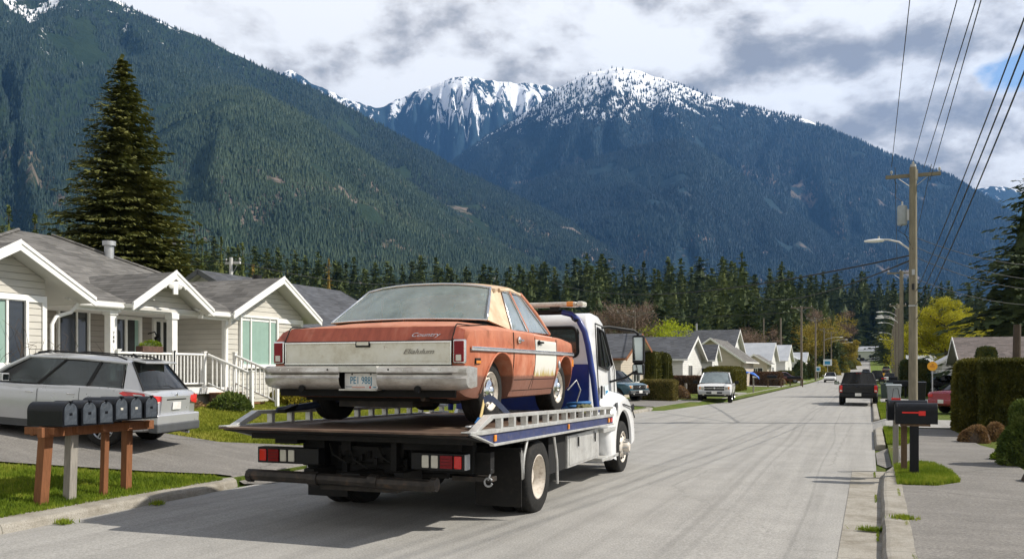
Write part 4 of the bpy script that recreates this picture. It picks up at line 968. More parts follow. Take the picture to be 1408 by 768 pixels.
    # deck
    m = MB(); ys = list(np.linspace(Y0, Y1, 30)); top = [[(x, y, 1.252 + dz(y)) for x in np.linspace(-HW, HW, 9)] for y in ys]
    m.grid(top, 30, 9, 'deck_steel', False)
    bot = [[(x, y, 1.252 + dz(y) - .02 - .0 * (y - Y0)) for x in (-HW, HW)] for y in (Y0, Y1)]
    m.grid(bot, 2, 2, 'cavity', False)
    m.add([(-HW, Y0, 1.252), (HW, Y0, 1.252), (HW, Y0, 1.232), (-HW, Y0, 1.232)], [(0, 1, 2, 3)], 'deck_steel')
    m.plate([(-HW + .05, Y0 + .02, 1.229), (HW - .05, Y0 + .02, 1.229), (HW - .05, -1.86, 1.12), (-HW + .05, -1.86, 1.12)], .012, 'frame_black')
    m.build('deck', t)
    # side rails
    for sx in (-1, 1):
        m = MB(); X = sx * HW
        def P(y, z): return (y, z + dz(y))
        def pr(poly, x0, x1, mat): m.prism(poly, 'x', x0, x1, mat)
        pr([P(Y0, 1.246), P(-1.86, 1.105), P(Y1 + .45, 1.105), P(Y1 + .45, 1.225), P(-2.2, 1.225)], X, X - sx * .03, 'fascia_navy')
        pr([P(Y0, 1.248), P(-1.87, 1.10), P(-1.84, 1.075), P(Y1 + .45, 1.075), P(Y1 + .45, 1.106), P(-1.84, 1.106), P(Y0 + .1, 1.256)], X + sx * .018, X - sx * .04, 'aluminium')
        pr([P(Y0 + .02, 1.256), P(-2.25, 1.225), P(Y1 + .45, 1.225), P(Y1 + .45, 1.272), P(Y0 + .02, 1.272)], X + sx * .022, X - sx * .10, 'aluminium')
        # ladder
        pr([P(-2.36, 1.272), P(-2.26, 1.272), P(-1.86, 1.385), P(-1.86, 1.44), P(-1.92, 1.44)], X + sx * .01, X - sx * .09, 'aluminium')
        pr([P(-1.93, 1.395), P(Y1 + .45, 1.36), P(Y1 + .45, 1.405), P(-1.93, 1.44)], X + sx * .012, X - sx * .092, 'aluminium')
        for k, y in enumerate(np.arange(-1.60, Y1 + .4, .44)):
            pr([P(y, 1.272), P(y + .07, 1.272), P(y + .07, 1.40), P(y, 1.40)], X + sx * .008, X - sx * .07, 'aluminium')
        m.box((X - sx * .05, -2.02, 1.335 + dz(-2)), (.02, .42, .05), 'aluminium', rx=.30)
        sr = m.build('side_rail', t, bevel=.004)
        for y, wd in ((-1.80, .07), (1.15, .06), (Y1 + .12, .10), (Y1 + .30, .10)):
            q = MB(); q.b2((X + sx * .001, y - wd / 2, 1.13 + dz(y)), (X + sx * .022, y + wd / 2, 1.205 + dz(y)), 'amber_lens' if y < 3.6 else 'red_lens' if y > 3.7 else 'amber_lens'); q.build('marker_lamp', sr, bevel=.008)
    # wheels
    for sx in (-1, 1):
        wheel(t, sx * 1.45, 0, .5, .5, .28, sx, 'truck', dual=True)
        wheel(t, sx * 1.44, 4.98, .49, .49, .29, sx, 'truck')
        # mud flap with bracket
        m = MB(); m.b2((sx * .96, -.74, .19), (sx * 1.60, -.72, .93), 'mudflap_rubber'); mf = m.build('mud_flap', t, bevel=.004)
        m = MB(); m.b2((sx * .95, -.76, .90), (sx * 1.6, -.70, .95), 'frame_black'); m.tube([(sx * 1.58, -.72, .93), (sx * 1.615, -.72, .55), (sx * 1.62, -.70, .85), (sx * 1.62, -.58, 1.04)], .022, 'aluminium', n=6); m.build('flap_stay', mf); m = MB(); m.tube([(sx * 1.62, .72, .32), (sx * 1.63, .66, .66), (sx * 1.63, .52, 1.0)], .022, 'aluminium', n=6)
        m.build('flap_bracket', mf)
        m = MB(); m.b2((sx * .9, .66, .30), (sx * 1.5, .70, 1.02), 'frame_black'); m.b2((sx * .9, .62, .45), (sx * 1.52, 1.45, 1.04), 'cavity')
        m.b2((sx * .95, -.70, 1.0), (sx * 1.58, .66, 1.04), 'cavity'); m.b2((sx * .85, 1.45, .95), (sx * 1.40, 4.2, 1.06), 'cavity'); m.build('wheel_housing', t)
        # tool box
        m = MB(); m.b2((sx * .85, 1.48, .45), (sx * 1.55, 3.30, .945), 'aluminium'); tb = m.build('tool_box', t, bevel=.012)
        m = MB(); m.b2((sx * 1.551, 1.53, .49), (sx * 1.562, 3.25, .94), 'aluminium'); td = m.build('tool_box_door', tb, bevel=.003)
        m = MB()
        for y in (1.95, 2.95):
            m = MB(); m.b2((sx * 1.562, y - .03, .80), (sx * 1.575, y + .03, .93), 'galvanised'); m.b2((sx * 1.575, y - .018, .75), (sx * 1.592, y + .018, .90), 'frame_black'); m.build('latch', td, bevel=.004)
        # steps, tank
        m = MB(); m.b2((sx * 1.0, 3.38, .86), (sx * 1.62, 4.25, .93), 'aluminium'); m.b2((sx * .9, 3.36, .36), (sx * 1.60, 4.55, .42), 'aluminium'); m.build('step', t, bevel=.008)
        m = MB(); m.cyl((sx * 1.1, 3.40, .62), (sx * 1.1, 4.3, .62), .24, 'frame_black', n=24); m.b2((sx * 1.3, 3.72, .42), (sx * 1.42, 3.80, .86), 'aluminium'); m.b2((sx * 1.32, 3.45, .42), (sx * 1.38, 3.7, .86), 'frame_black'); m.build('fuel_tank', t)
    # rear hook and chain at the right
    m = MB(); m.tube([(1.48, -1.46, .90), (1.49, -1.5, .75), (1.46, -1.52, .62)], .012, 'galvanised', n=6)
    m.tube([(1.46 + .05 * math.cos(a), -1.52, .60 + .05 * math.sin(a)) for a in np.linspace(.5, 6.0, 12)], .014, 'galvanised', n=6); m.build('tow_hook', t)
    # ---- cab
    prof = [(3.72, .98), (3.72, 2.62), (3.76, 2.80), (3.88, 2.93), (4.15, 2.985), (4.55, 2.96), (4.80, 2.86), (5.50, 1.98), (5.60, 1.55), (5.62, .98)]
    def tap(o, z0=1.9, k=.075, y0=None):
        for v_ in o.data.vertices:
            if v_.co.z > z0: v_.co.x *= 1 - k * (v_.co.z - z0)
    cy = (np.mean([p[0] for p in prof]), 1.9)
    m = MB(); m.prism(prof, 'x', -1.33, 1.33, 'truck_white'); cab = m.build('cab', t)
    bm = bmesh.new(); bm.from_mesh(cab.data); bmesh.ops.bevel(bm, geom=[e for e in bm.edges if len(e.link_faces) == 2 and e.calc_face_angle() > .9], offset=.09, segments=5, affect='EDGES', profile=.5); bm.to_mesh(cab.data); bm.free(); tap(cab)
    m = MB(); inn = [(3.80, 1.1), (3.80, 2.62), (3.9, 2.86), (4.5, 2.88), (4.72, 2.80), (5.42, 1.96), (5.5, 1.1)]; m.prism(inn, 'x', -1.26, 1.26, 'seat_dark'); ci = m.build('c'); tap(ci)
    def rrect(x0, x1, z0, z1, r, n=5):
        P = []
        for cx_, cz, a0 in ((x1 - r, z1 - r, 0), (x0 + r, z1 - r, 90), (x0 + r, z0 + r, 180), (x1 - r, z0 + r, 270)):
            for k in range(n + 1): a = R(a0 + 90 * k / n); P.append((cx_ + r * math.cos(a), cz + r * math.sin(a)))
        return P
    m = MB(); m.prism(rrect(-1.08, 1.08, 2.20, 2.70, .09), 'y', 3.5, 3.95, 'black_plastic'); c1 = m.build('c')
    dw = [(4.32, 2.72), (4.28, 2.02), (4.85, 1.95), (5.16, 2.04), (4.74, 2.66)]
    m = MB(); m.prism(dw, 'x', -2, 2, 'black_plastic'); c2 = m.build('c')
    m = MB(); m.add([(-1.1, 4.6, 2.72), (1.1, 4.6, 2.72), (1.16, 5.2, 2.06), (-1.16, 5.2, 2.06), (-1.1, 5.2, 3.0), (1.1, 5.2, 3.0), (1.16, 5.8, 2.3), (-1.16, 5.8, 2.3)], [(0, 1, 2, 3), (7, 6, 5, 4), (0, 4, 5, 1), (1, 5, 6, 2), (2, 6, 7, 3), (3, 7, 4, 0)], 'black_plastic'); c3 = m.build('c')
    cut(cab, [ci, c1, c2, c3]); cab.data.polygons.foreach_set('use_smooth', [True] * len(cab.data.polygons)); cab.data.set_sharp_from_angle(angle=R(35))
    def kx(z): return 1 - .075 * max(0, z - 1.9)
    # rear window with black seal
    m = MB(); pr_ = rrect(-1.08, 1.08, 2.20, 2.70, .09); m.prism(pr_, 'y', 3.735, 3.742, 'glass_clear'); rw = m.build('rear_window', t); tap(rw)
    m = MB(); pp = [(x * kx(z), 3.716, z) for x, z in rrect(-1.09, 1.09, 2.19, 2.71, .10)]; m.tube(pp + [pp[0]], .028, 'black_plastic', n=8, cap=False); m.build('window_seal', rw)
    for sx in (-1, 1):
        q = [(sx * 1.335 * kx(z), y, z) for y, z in dw]; q = [(p[0] - sx * .03, p[1], p[2]) for p in q]
        # door: panel line, glass, handle
        dp = [(4.20, 2.80), (4.16, 1.30), (4.75, 1.22), (5.30, 1.28), (5.30, 1.95), (4.80, 2.76)]
        m = MB(); gp = [(sx * (1.333 * kx(z) + .002), y, z) for y, z in dp]; m.tube(gp + [gp[0]], .009, 'cavity', n=5, cap=False); dr = m.build('door', t)
        m = MB(); m.plate(q, .006, 'glass_clear'); m.build('side_window', dr)
        m = MB(); q2 = [(p[0] + sx * .028, p[1], p[2]) for p in q]; m.tube(q2 + [q2[0]], .022, 'black_plastic', n=6, cap=False); m.tube([(sx * 1.31 * kx(2.7), 4.60, 2.68), (sx * 1.335, 4.60, 1.98)], .018, 'black_plastic', n=6); m.build('window_seal', dr)
        m = MB(); m.b2((sx * 1.33, 4.24, 1.42), (sx * 1.362, 4.32, 1.66), 'black_plastic'); m.build('handle', dr, bevel=.02)
        # blue door emblem: simple round shield
        m = MB(); m.b2((sx * 1.333, 4.55, 1.42), (sx * 1.338, 4.82, 1.66), 'sign_white'); m.b2((sx * 1.339, 4.60, 1.46), (sx * 1.342, 4.77, 1.56), 'sign_blue'); m.build('door_emblem', dr, bevel=.02)
        # mirror
        m = MB(); m.tube([(sx * 1.20, 4.62, 2.74), (sx * 1.34, 4.8, 2.76), (sx * 1.74, 5.15, 2.70), (sx * 1.82, 5.2, 2.64), (sx * 1.82, 5.22, 2.5)], .028, 'black_plastic', n=8); m.tube([(sx * 1.33, 4.95, 1.72), (sx * 1.6, 5.1, 1.8), (sx * 1.8, 5.2, 1.94)], .022, 'black_plastic', n=8); ma = m.build('mirror_arm', t)
        m = MB(); m.box((sx * 1.83, 5.22, 2.34), (.24, .10, .54), 'black_plastic', rz=-sx * .12); m.box((sx * 1.83, 5.22, 1.96), (.23, .11, .22), 'black_plastic', rz=-sx * .12); mh = m.build('mirror_head', ma, bevel=.035, segs=3)
        m = MB(); m.box((sx * 1.825, 5.164, 2.35), (.19, .006, .44), 'mirror_glass', rz=-sx * .12); m.box((sx * 1.825, 5.158, 1.96), (.18, .006, .17), 'mirror_glass', rz=-sx * .12, rx=.15); m.build('mirror_glass', mh, bevel=.003)
    m = MB(); m.add([(-1.15, 4.70, 2.74), (1.15, 4.70, 2.74), (1.2, 5.30, 2.03), (-1.2, 5.30, 2.03)], [(0, 1, 2, 3)], 'glass_clear'); ws = m.build('windshield', t)
    m = MB(); m.box((0, 4.74, 2.8), (2.2, .16, .05), 'black_plastic', rx=-.3); m.build('sun_visor', ws)
    # seats inside
    m = MB(); m.b2((-1.2, 3.85, 1.1), (1.2, 5.4, 1.4), 'interior_dark'); m.b2((-1.2, 5.1, 1.4), (1.2, 5.42, 1.93), 'interior_dark')
    for x in (-.62, .0, .62): m.box((x, 4.15, 1.85), (.5, .16, .85), 'seat_dark', rx=-.12); m.box((x, 4.06, 2.38), (.30, .10, .26), 'seat_dark')
    m.build('cab_seats', t, bevel=.04)
    # hood, fenders, bumper, grille
    m = MB(); m.prism([(5.55, 1.1), (5.55, 1.93), (5.9, 1.86), (6.25, 1.70), (6.42, 1.45), (6.46, .8), (5.6, .8)], 'x', -.98, .98, 'truck_white'); m.build('hood', t, bevel=.09, segs=4)
    for sx in (-1, 1):
        # fender shell with arch: loft of arcs in x
        m = MB(); rows = []
        outer = []
        NA = 26
        for k in range(NA + 1):
            a = math.pi * (1.13 - 1.16 * k / NA); r_ = 1.0
            yy = 4.98 + 1.06 * math.cos(a) * (1.0 if math.cos(a) < 0 else .98) ; zz = .62 + .88 * max(math.sin(a), -.35)
            outer.append((yy, zz, a))
        ro = [[(sx * 1.0, y - .0, z + .10) for y, z, a in outer], [(sx * 1.30, y, z + .06) for y, z, a in outer], [(sx * 1.50, y, z) for y, z, a in outer], [(sx * 1.585, 4.98 + (y - 4.98) * .94, .62 + (z - .62) * .93) for y, z, a in outer], [(sx * 1.60, 4.98 + (y - 4.98) * .86, .58 + (z - .58) * .86) for y, z, a in outer], [(sx * 1.60, 4.98 + .64 * math.cos(a), .55 + .64 * max(math.sin(a), -.4)) for y, z, a in outer], [(sx * 1.56, 4.98 + .62 * math.cos(a), .55 + .62 * max(math.sin(a), -.4)) for y, z, a in outer], [(sx * 1.05, 4.98 + .60 * math.cos(a), .55 + .60 * max(math.sin(a), -.4)) for y, z, a in outer]]
        m.grid(ro[:7], 7, NA + 1, 'truck_white'); m.grid(ro[6:], 2, NA + 1, 'cavity')
        # front and rear ends of the fender
        fe = m.build('fender', t, angle=60)
        m = MB(); m.box((sx * 1.60, 5.72, 1.20), (.03, .16, .10), 'black_plastic', rx=.3); m.tube([(sx * 1.33, 4.3, 1.28), (sx * 1.62, 4.9, 1.30), (sx * 1.63, 5.5, 1.22), (sx * 1.60, 5.9, 1.0)], .012, 'black_plastic', n=6); m.build('fender_trim', fe)
        m = MB(); m.box((sx * 1.585, 4.45, 1.22), (.03, .15, .26), 'grey_plastic', rx=.1); m.build('side_marker', fe, bevel=.05, segs=3)
        m = MB(); m.b2((sx * .75, 6.36, 1.10), (sx * 1.25, 6.44, 1.32), 'headlamp'); m.build('headlight', t, bevel=.03)
    m = MB(); m.b2((-1.45, 6.45, .45), (1.45, 6.62, .78), 'chrome'); m.build('front_bumper', t, bevel=.03); m = MB(); m.b2((-.7, 6.44, .85), (.7, 6.49, 1.4), 'black_plastic')
    for k in range(5): m.b2((-.68, 6.49, .9 + k * .1), (.68, 6.50, .93 + k * .1), 'chrome')
    m.build('grille', t)
    # headache rack: blue posts, hoop and lower panel, beacon bar
    m = MB(); yk = 3.60
    for sx in (-1, 1):
        m.tube([(sx * 1.42, yk + .08, 1.20), (sx * 1.36, yk + .04, 1.8), (sx * 1.27, yk, 2.4), (sx * 1.22, yk - .02, 2.62), (sx * 1.12, yk - .04, 2.82), (sx * .98, yk - .05, 2.93), (sx * .82, yk - .05, 2.97)], .052, 'truck_blue', n=10)
    m.tube([(-.82, yk - .05, 2.97), (.82, yk - .05, 2.97)], .045, 'black_plastic', n=10)
    m.b2((-1.28, yk + .03, 1.22), (1.28, yk + .08, 2.05), 'truck_blue'); hr = m.build('headache_rack', t)
    m = MB(); m.b2((-1.15, yk - .22, 3.06), (1.12, yk + .04, 3.14), 'steel_wheel'); bb = m.build('beacon_bar', t, bevel=.03, segs=3)
    for a_, c_, mt in ((-1.25, -1.15, 'white_lens'), (-1.12, -.95, 'amber_lens'), (.93, 1.08, 'amber_lens'), (1.125, 1.25, 'white_lens')):
        q = MB(); q.b2((a_, yk - .225, 3.055), (c_, yk + .045, 3.145), mt); q.build('lens', bb, bevel=.03)
    for x in (-.7, .7): q = MB(); q.b2((x - .08, yk - .16, 2.98), (x + .08, yk - .04, 3.06), 'black_plastic'); q.build('beacon_bracket', bb)
    q = MB(); q.tube([(1.0, yk - .08, 2.92), (1.02, yk - .10, 2.84), (1.07, yk - .10, 2.80), (1.12, yk - .1, 2.84)], .018, 'black_plastic', n=6); q.build('beacon_hook', bb)
build_truck()

# ================================================================ THE OLD SEDAN
def rust_paint():
    b = NB('faded_orange'); v = b.coord('Object'); x, y, z = b.sep(v)
    n = b.noise(b.coord('Object', (1, 1.3, .8)), 1.9, 8, 0.6); nf = b.noise(v, 14, 6, 0.7); big_ = b.noise(v, 1.1, 4, 0.6)
    c = b.ramp(n, [(0.32, (0.30, 0.085, 0.045)), (0.5, (0.46, 0.15, 0.078)), (0.68, (0.56, 0.25, 0.16))])
    # chalky upper surfaces, old brown lower panels
    up = b.ramp(b.math('ADD', z, b.math('MULTIPLY', big_, .12)), [(1.08, 0.0), (1.30, 0.8)])
    MATS['_'] = b.m
    up = b.math('MULTIPLY', b.math('SUBTRACT', b.math('ADD', z, b.math('MULTIPLY', big_, .15)), 1.10), 5.0, clamp=True)
    c = b.mix(b.math('MULTIPLY', up, .6), c, (0.52, 0.235, 0.15))
    lo = b.math('MULTIPLY', b.math('SUBTRACT', b.math('ADD', .625, b.math('MULTIPLY', b.math('SUBTRACT', nf, .5), .05)), z), 30.0, clamp=True)
    rr = b.ramp(b.noise(v, 5.5, 9, 0.75), [(0.56, 0.0), (0.68, 0.8)])
    c = b.mix(rr, c, (0.20, 0.07, 0.03))
    stn = b.noise(b.coord('Object', (2.2, 2.2, .6)), 2.0, 7, 0.65)
    c = b.mix(b.ramp(stn, [(0.52, 0.0), (0.7, 0.55)]), c, (0.60, 0.33, 0.23))
    c = b.mix(b.math('MULTIPLY', lo, .88), c, (0.19, 0.095, 0.07))
    rg = b.ramp(nf, [(0.3, 0.45), (0.7, 0.75)])
    b.bsdf(c, rg, 0, b.bump(nf, .08, .003), .35); MATS['faded_orange'] = b.m
    # front door: same paint with a bare white panel
    b = NB('door_patched'); v = b.coord('Object'); x, y, z = b.sep(v); nf = b.noise(v, 14, 6, 0.7); n = b.noise(b.coord('Object', (1, 1.3, .8)), 1.9, 8, 0.6)
    c = b.ramp(n, [(0.32, (0.30, 0.085, 0.045)), (0.5, (0.46, 0.15, 0.078)), (0.68, (0.56, 0.25, 0.16))])
    lo = b.math('MULTIPLY', b.math('SUBTRACT', .625, z), 30.0, clamp=True); c = b.mix(b.math('MULTIPLY', lo, .88), c, (0.19, 0.095, 0.07))
    wob = b.math('MULTIPLY', b.math('SUBTRACT', b.noise(v, 7, 7, .7), .5), .22)
    e1 = b.math('MULTIPLY', b.math('SUBTRACT', b.math('ADD', z, b.math('MULTIPLY', wob, .25)), .585), 40.0, clamp=True)
    e2 = b.math('MULTIPLY', b.math('SUBTRACT', 3.50, b.math('ADD', y, b.math('MULTIPLY', wob, 1.0))), 25.0, clamp=True)
    pm = b.math('MULTIPLY', e1, e2)
    yel = b.math('MULTIPLY', b.math('SUBTRACT', b.math('ADD', .70, b.math('MULTIPLY', b.math('SUBTRACT', b.noise(b.coord('Object', (1, 6, .7)), 4, 5, .7), .5), .5)), z), 12.0, clamp=True)
    pc = b.mix(yel, (0.66, 0.65, 0.60), (0.46, 0.36, 0.13))
    c = b.mix(pm, c, pc)
    b.bsdf(c, .6, 0, b.bump(nf, .08, .003), .3); MATS['door_patched'] = b.m
    b = NB('cream_roof'); v = b.coord('Object'); n = b.noise(v, 2.2, 8, .65); r2 = b.noise(v, 5, 9, .75)
    c = b.ramp(n, [(0.35, (0.50, 0.34, 0.22)), (0.55, (0.62, 0.50, 0.36)), (0.7, (0.68, 0.60, 0.47))])
    c = b.mix(b.ramp(r2, [(0.56, 0.0), (0.7, .7)]), c, (0.42, 0.20, 0.10)); b.bsdf(c, .6, 0, None, .35); MATS['cream_roof'] = b.m
    b = NB('rear_red'); v = b.coord('Object'); n = b.noise(b.coord('Object', (3, 1, .4)), 3, 8, .7); n2 = b.noise(v, 6, 8, .7)
    c = b.ramp(n, [(0.3, (0.22, 0.055, 0.035)), (0.55, (0.34, 0.085, 0.05)), (0.75, (0.40, 0.15, 0.10))]); c = b.mix(b.ramp(n2, [(0.55, 0.0), (0.72, .6)]), c, (0.16, 0.05, 0.03))
    b.bsdf(c, .5, 0, None, .4); MATS['rear_red'] = b.m
    b = NB('cream_panel'); v = b.coord('Object'); n = b.noise(v, 3, 9, .72)
    c = b.ramp(n, [(0.35, (0.55, 0.51, 0.40)), (0.5, (0.70, 0.68, 0.58)), (0.7, (0.78, 0.77, 0.70))]); c = b.mix(b.ramp(b.noise(v, 9, 8, .75), [(0.62, 0.0), (0.72, .8)]), c, (0.30, 0.20, 0.12))
    b.bsdf(c, .5, 0, None, .4); MATS['cream_panel'] = b.m
    b = NB('bumper_metal'); v = b.coord('Object'); n = b.noise(b.coord('Object', (.8, 1, 2)), 4, 9, .72); n2 = b.noise(v, 22, 6, .75)
    c = b.ramp(n, [(0.35, (0.36, 0.33, 0.30)), (0.6, (0.62, 0.61, 0.58)), (0.8, (0.75, 0.75, 0.73))]); c = b.mix(b.ramp(n2, [(0.60, 0.0), (0.72, .7)]), c, (0.18, 0.11, 0.07))
    b.bsdf(c, b.ramp(n, [(0.3, .5), (0.7, .26)]), .62, b.bump(n2, .08, .003)); MATS['bumper_metal'] = b.m
rust_paint()
CZ = 1.262
cp = TL(-.045, -1.86, 0); cp.z = CZ
sedan = thing('old_sedan', 'rusty faded orange old sedan with cream roof strapped on the tow truck deck', 'car', cp, TRZ)
def build_sedan():
    t = sedan; rx = -0.012
    st = [(.05, .44, .985, 1.0, 1.20, 1.315), (.07, .42, 1.02, 1.035, 1.20, 1.325), (.17, .38, 1.15, 1.205, 1.22, 1.34), (.25, .34, 1.185, 1.24, 1.24, 1.355), (.5, .31, 1.20, 1.262, 1.26, 1.365), (1.3, .30, 1.225, 1.34, 1.27, 1.368), (2.2, .29, 1.215, 1.33, 1.27, 1.365), (3.3, .29, 1.20, 1.27, 1.27, 1.36), (3.8, .29, 1.19, 1.24, 1.26, 1.35), (4.4, .31, 1.15, 1.185, 1.22, 1.32), (4.62, .36, 1.08, 1.10, 1.18, 1.28), (4.73, .46, .98, 1.0, 1.12, 1.22)]
    sh = Shell(st, 64, .012)
    body = sh.body('body', 'faded_orange', t, [(1.10, .40, .50, .42), (3.98, .40, .50, .42)], 28)
    # arch lips
    for sx in (-1, 1):
        for y0 in (1.10, 3.98):
            m = MB(); P = []
            for k in range(25):
                a = math.pi * k / 24; yy, zz = y0 + .515 * math.cos(a), .40 + .515 * math.sin(a); P.append((sx * (sh.x(yy, zz) + .006), yy, zz))
            m.tube(P, .016, 'faded_orange', n=8); m.build('arch_lip', body)
    # doors (gaps read as dark lines)
    for sx in (-1, 1):
        def f_rear(z):                      # rear door: curved cut over the wheel arch
            cutoff = 1.56 + (.18 if z < .9 else .18 * max(0, 1 - (z - .9) / .15)) * 0
            a = 1.10 + .56 if z < .42 else max(1.57, 1.10 + math.sqrt(max(.56 ** 2 - (z - .40) ** 2, 0)))
            return (a, 2.44)
        g = MB(); sh.patch(g, 0, 0, .40, 1.19, sx, .0015, 'cavity', .003, fy=lambda z: (f_rear(z)[0] - .018, 2.456))
        m = MB(); sh.patch(m, 0, 0, .41, 1.19, sx, .006, 'faded_orange', .006, fy=f_rear); d = m.build('rear_door', t, angle=40); g.build('door_gap', d)
        h = MB(); h.lathe([(0, 0), (.045, .01), (.05, .03), (.03, .045), (0, .05)], 'chrome', Matrix.Translation((sx * (sh.x(1.72, 1.09) + .004), 1.72, 1.09)) @ Euler((0, R(90) * sx, 0)).to_matrix().to_4x4(), 14); h.b2((sx * (sh.x(1.8, 1.09) + .02), 1.70, 1.075), (sx * (sh.x(1.8, 1.09) + .045), 1.88, 1.10), 'chrome'); h.build('handle', d, bevel=.006)
        g = MB(); sh.patch(g, 2.45, 3.36, .40, 1.19, sx, .0015, 'cavity', .003, fy=lambda z: (2.444, 3.475))
        m = MB(); sh.patch(m, 2.46, 3.44, .41, 1.19, sx, .006, 'door_patched' if sx > 0 else 'faded_orange', .006, fy=lambda z: (2.462, 3.455)); d = m.build('front_door', t, angle=40); g.build('door_gap', d)
        if sx > 0: tag(d, label='front door with a bare white panel turning yellow below')
        h = MB(); h.b2((sx * (sh.x(2.6, 1.08) + .018), 2.56, 1.07), (sx * (sh.x(2.6, 1.08) + .042), 2.76, 1.098), 'frame_black'); h.lathe([(0, 0), (.035, .01), (.035, .03), (0, .04)], 'frame_black', Matrix.Translation((sx * (sh.x(2.58, 1.08) + .004), 2.58, 1.08)) @ Euler((0, R(90) * sx, 0)).to_matrix().to_4x4(), 12); h.build('handle', d, bevel=.006)
        m = MB()
        for fy_ in (lambda z: f_rear(z)[0] - .008, lambda z: 2.45 + (0 if z > .8 else -.5 * (.8 - z) ** 1.5), lambda z: 3.465):
            m.tube([(sx * (sh.x(fy_(z), z) + .004), fy_(z), z) for z in np.linspace(.42, 1.19, 16)], .0065, 'cavity', n=5)
        m.build('door_seam', body)
        # rocker crease
        m = MB(); P = [(sx * (sh.x(y, .55) + .008), y, .555 + .0 * y) for y in np.linspace(1.66, 3.42, 12)]; m.tube(P, .005, 'cavity', n=5); m.build('sill_line', body)
        # chrome belt moulding
        m = MB()
        for a_, c_ in ((.16, 4.62),):
            P = [(sx * (sh.x(y, .945) + .014), y, .955) for y in np.linspace(a_, c_, 40)]; m.tube(P, .016, 'chrome', n=6); P = [(p[0] + sx * .002, p[1], p[2] - .028) for p in P]; m.tube(P, .014, 'galvanised', n=6)
        m.build('belt_moulding', t)
        m = MB(); m.b2((sx * (sh.x(.34, .8) - .01), .26, .76), (sx * (sh.x(.34, .8) + .012), .42, .83), 'cavity'); m.b2((sx * (sh.x(.34, .8)), .27, .765), (sx * (sh.x(.34, .8) + .018), .41, .80), 'amber_lens'); m.build('side_marker', t, bevel=.004)
        m = MB(); m.lathe([(0, 0), (.05, .005), (.045, .018), (0, .022)], 'galvanised', Matrix.Translation((sx * (sh.x(3.60, .76) + .004), 3.60, .76)) @ Euler((0, R(90) * sx, 0)).to_matrix().to_4x4() @ Matrix.Diagonal((1.6, 1, 1, 1)), 6); m.build('fender_badge', t)
        m = MB(); m.b2((sx * (sh.x(4.52, .80) - .02), 4.48, .74), (sx * (sh.x(4.52, .80) + .006), 4.58, .86), 'amber_lens'); m.build('side_marker', t, bevel=.004)
    # rear face: lid gap lines, cream panel with chrome frame, lamps
    W = 1.155; yr = .045
    m = MB(); m.prism([(-W, .765), (W, .765), (W, 1.02), (-W, 1.02)], 'y', yr, yr - .012, 'cream_panel'); cpn = m.build('tail_panel', t)
    m = MB()
    for z in (.758, 1.022): m.b2((-W - .01, yr - .03, z - .009), (W + .01, yr, z + .009), 'chrome')
    for x in (-W, W): m.b2((x - .008, yr - .026, .765), (x + .008, yr, 1.02), 'chrome')
    m.b2((-W + .02, yr - .016, .79), (W - .05, yr - .011, .796), 'cream_panel'); m.build('panel_frame', cpn, bevel=.003)
    m = MB(); m.b2((-.13, yr - .036, .965), (.07, yr - .01, 1.03), 'cavity'); m.b2((-.115, yr - .040, .985), (.055, yr - .02, 1.028), 'cream_panel'); m.build('lock_cover', cpn, bevel=.006)
    m = MB()
    m.b2((-1.18, yr - .008, .66), (1.18, yr, .752), 'rear_red'); m.build('lower_valance', t, bevel=.004)
    # upper slanted lid face
    m = MB(); m.add([(-1.165, .034, 1.034), (1.165, .034, 1.034), (1.155, .150, 1.212), (-1.155, .150, 1.212), (-1.155, .19, 1.232), (1.155, .19, 1.232), (1.15, 1.12, 1.335), (-1.15, 1.12, 1.335)], [(0, 1, 2, 3)], 'rear_red')
    tl_ = m.build('trunk_lid', t)
    rows = []
    m = MB()
    for y in [.15, .19, .25, .4, .7, 1.0, 1.16]:
        zb_, zs_, zt_, wb_, ws_ = sh.at(y); hp = sh.half(y)[-4:]; xs = np.linspace(-1.15, 1.15, 13); rows.append([(x, y, float(np.interp(abs(x), [hp[3][0], hp[2][0], hp[1][0], hp[0][0]], [hp[3][1], hp[2][1], hp[1][1], hp[0][1]])) + .008) for x in xs])
    m.grid(rows, 7, 13, 'faded_orange'); m.build('lid_skin', tl_)
    m = MB()
    for sx in (-1, 1): m.tube([(sx * 1.165, .022, .70), (sx * 1.168, .024, 1.03), (sx * 1.165, .145, 1.215), (sx * 1.16, .2, 1.24), (sx * 1.16, .6, sh.half(.6)[11][1] + .012), (sx * 1.16, 1.14, sh.half(1.14)[11][1] + .01)], .008, 'cavity', n=5)
    m.tube([(-1.16, .03, 1.036), (1.16, .03, 1.036)], .006, 'cavity', n=5); m.tube([(-1.16, .02, .755 - .012), (1.16, .02, .755 - .012)], .007, 'cavity', n=5)
    m.build('lid_gap', tl_)
    for sx in (-1, 1):
        m = MB(); m.box((sx * 1.262, .045, .905), (.165, .05, .29), 'chrome'); tlp = m.build('tail_lamp', t, bevel=.022, segs=3)
        m = MB(); m.box((sx * 1.262, .018, .905), (.128, .02, .25), 'red_lens_dark'); m.build('lens', tlp, bevel=.012, segs=3)
        m = MB(); m.box((sx * 1.262, .006, .83), (.07, .012, .075), 'white_lens'); m.build('reverse_lens', tlp, bevel=.01)
        # quarter end cap faces
        m = MB(); m.add([(sx * 1.175, .036, 1.055), (sx * 1.315, .040, 1.045), (sx * 1.285, .152, 1.165), (sx * 1.17, .152, 1.208)], [(0, 1, 2, 3)], 'rear_red'); m.build('quarter_cap', t); m = MB(); m.add([(sx * 1.175, .040, .745), (sx * 1.32, .04, .745), (sx * 1.30, .04, .62), (sx * 1.175, .04, .62)], [(0, 1, 2, 3)], 'rear_red'); m.build('quarter_cap', t)
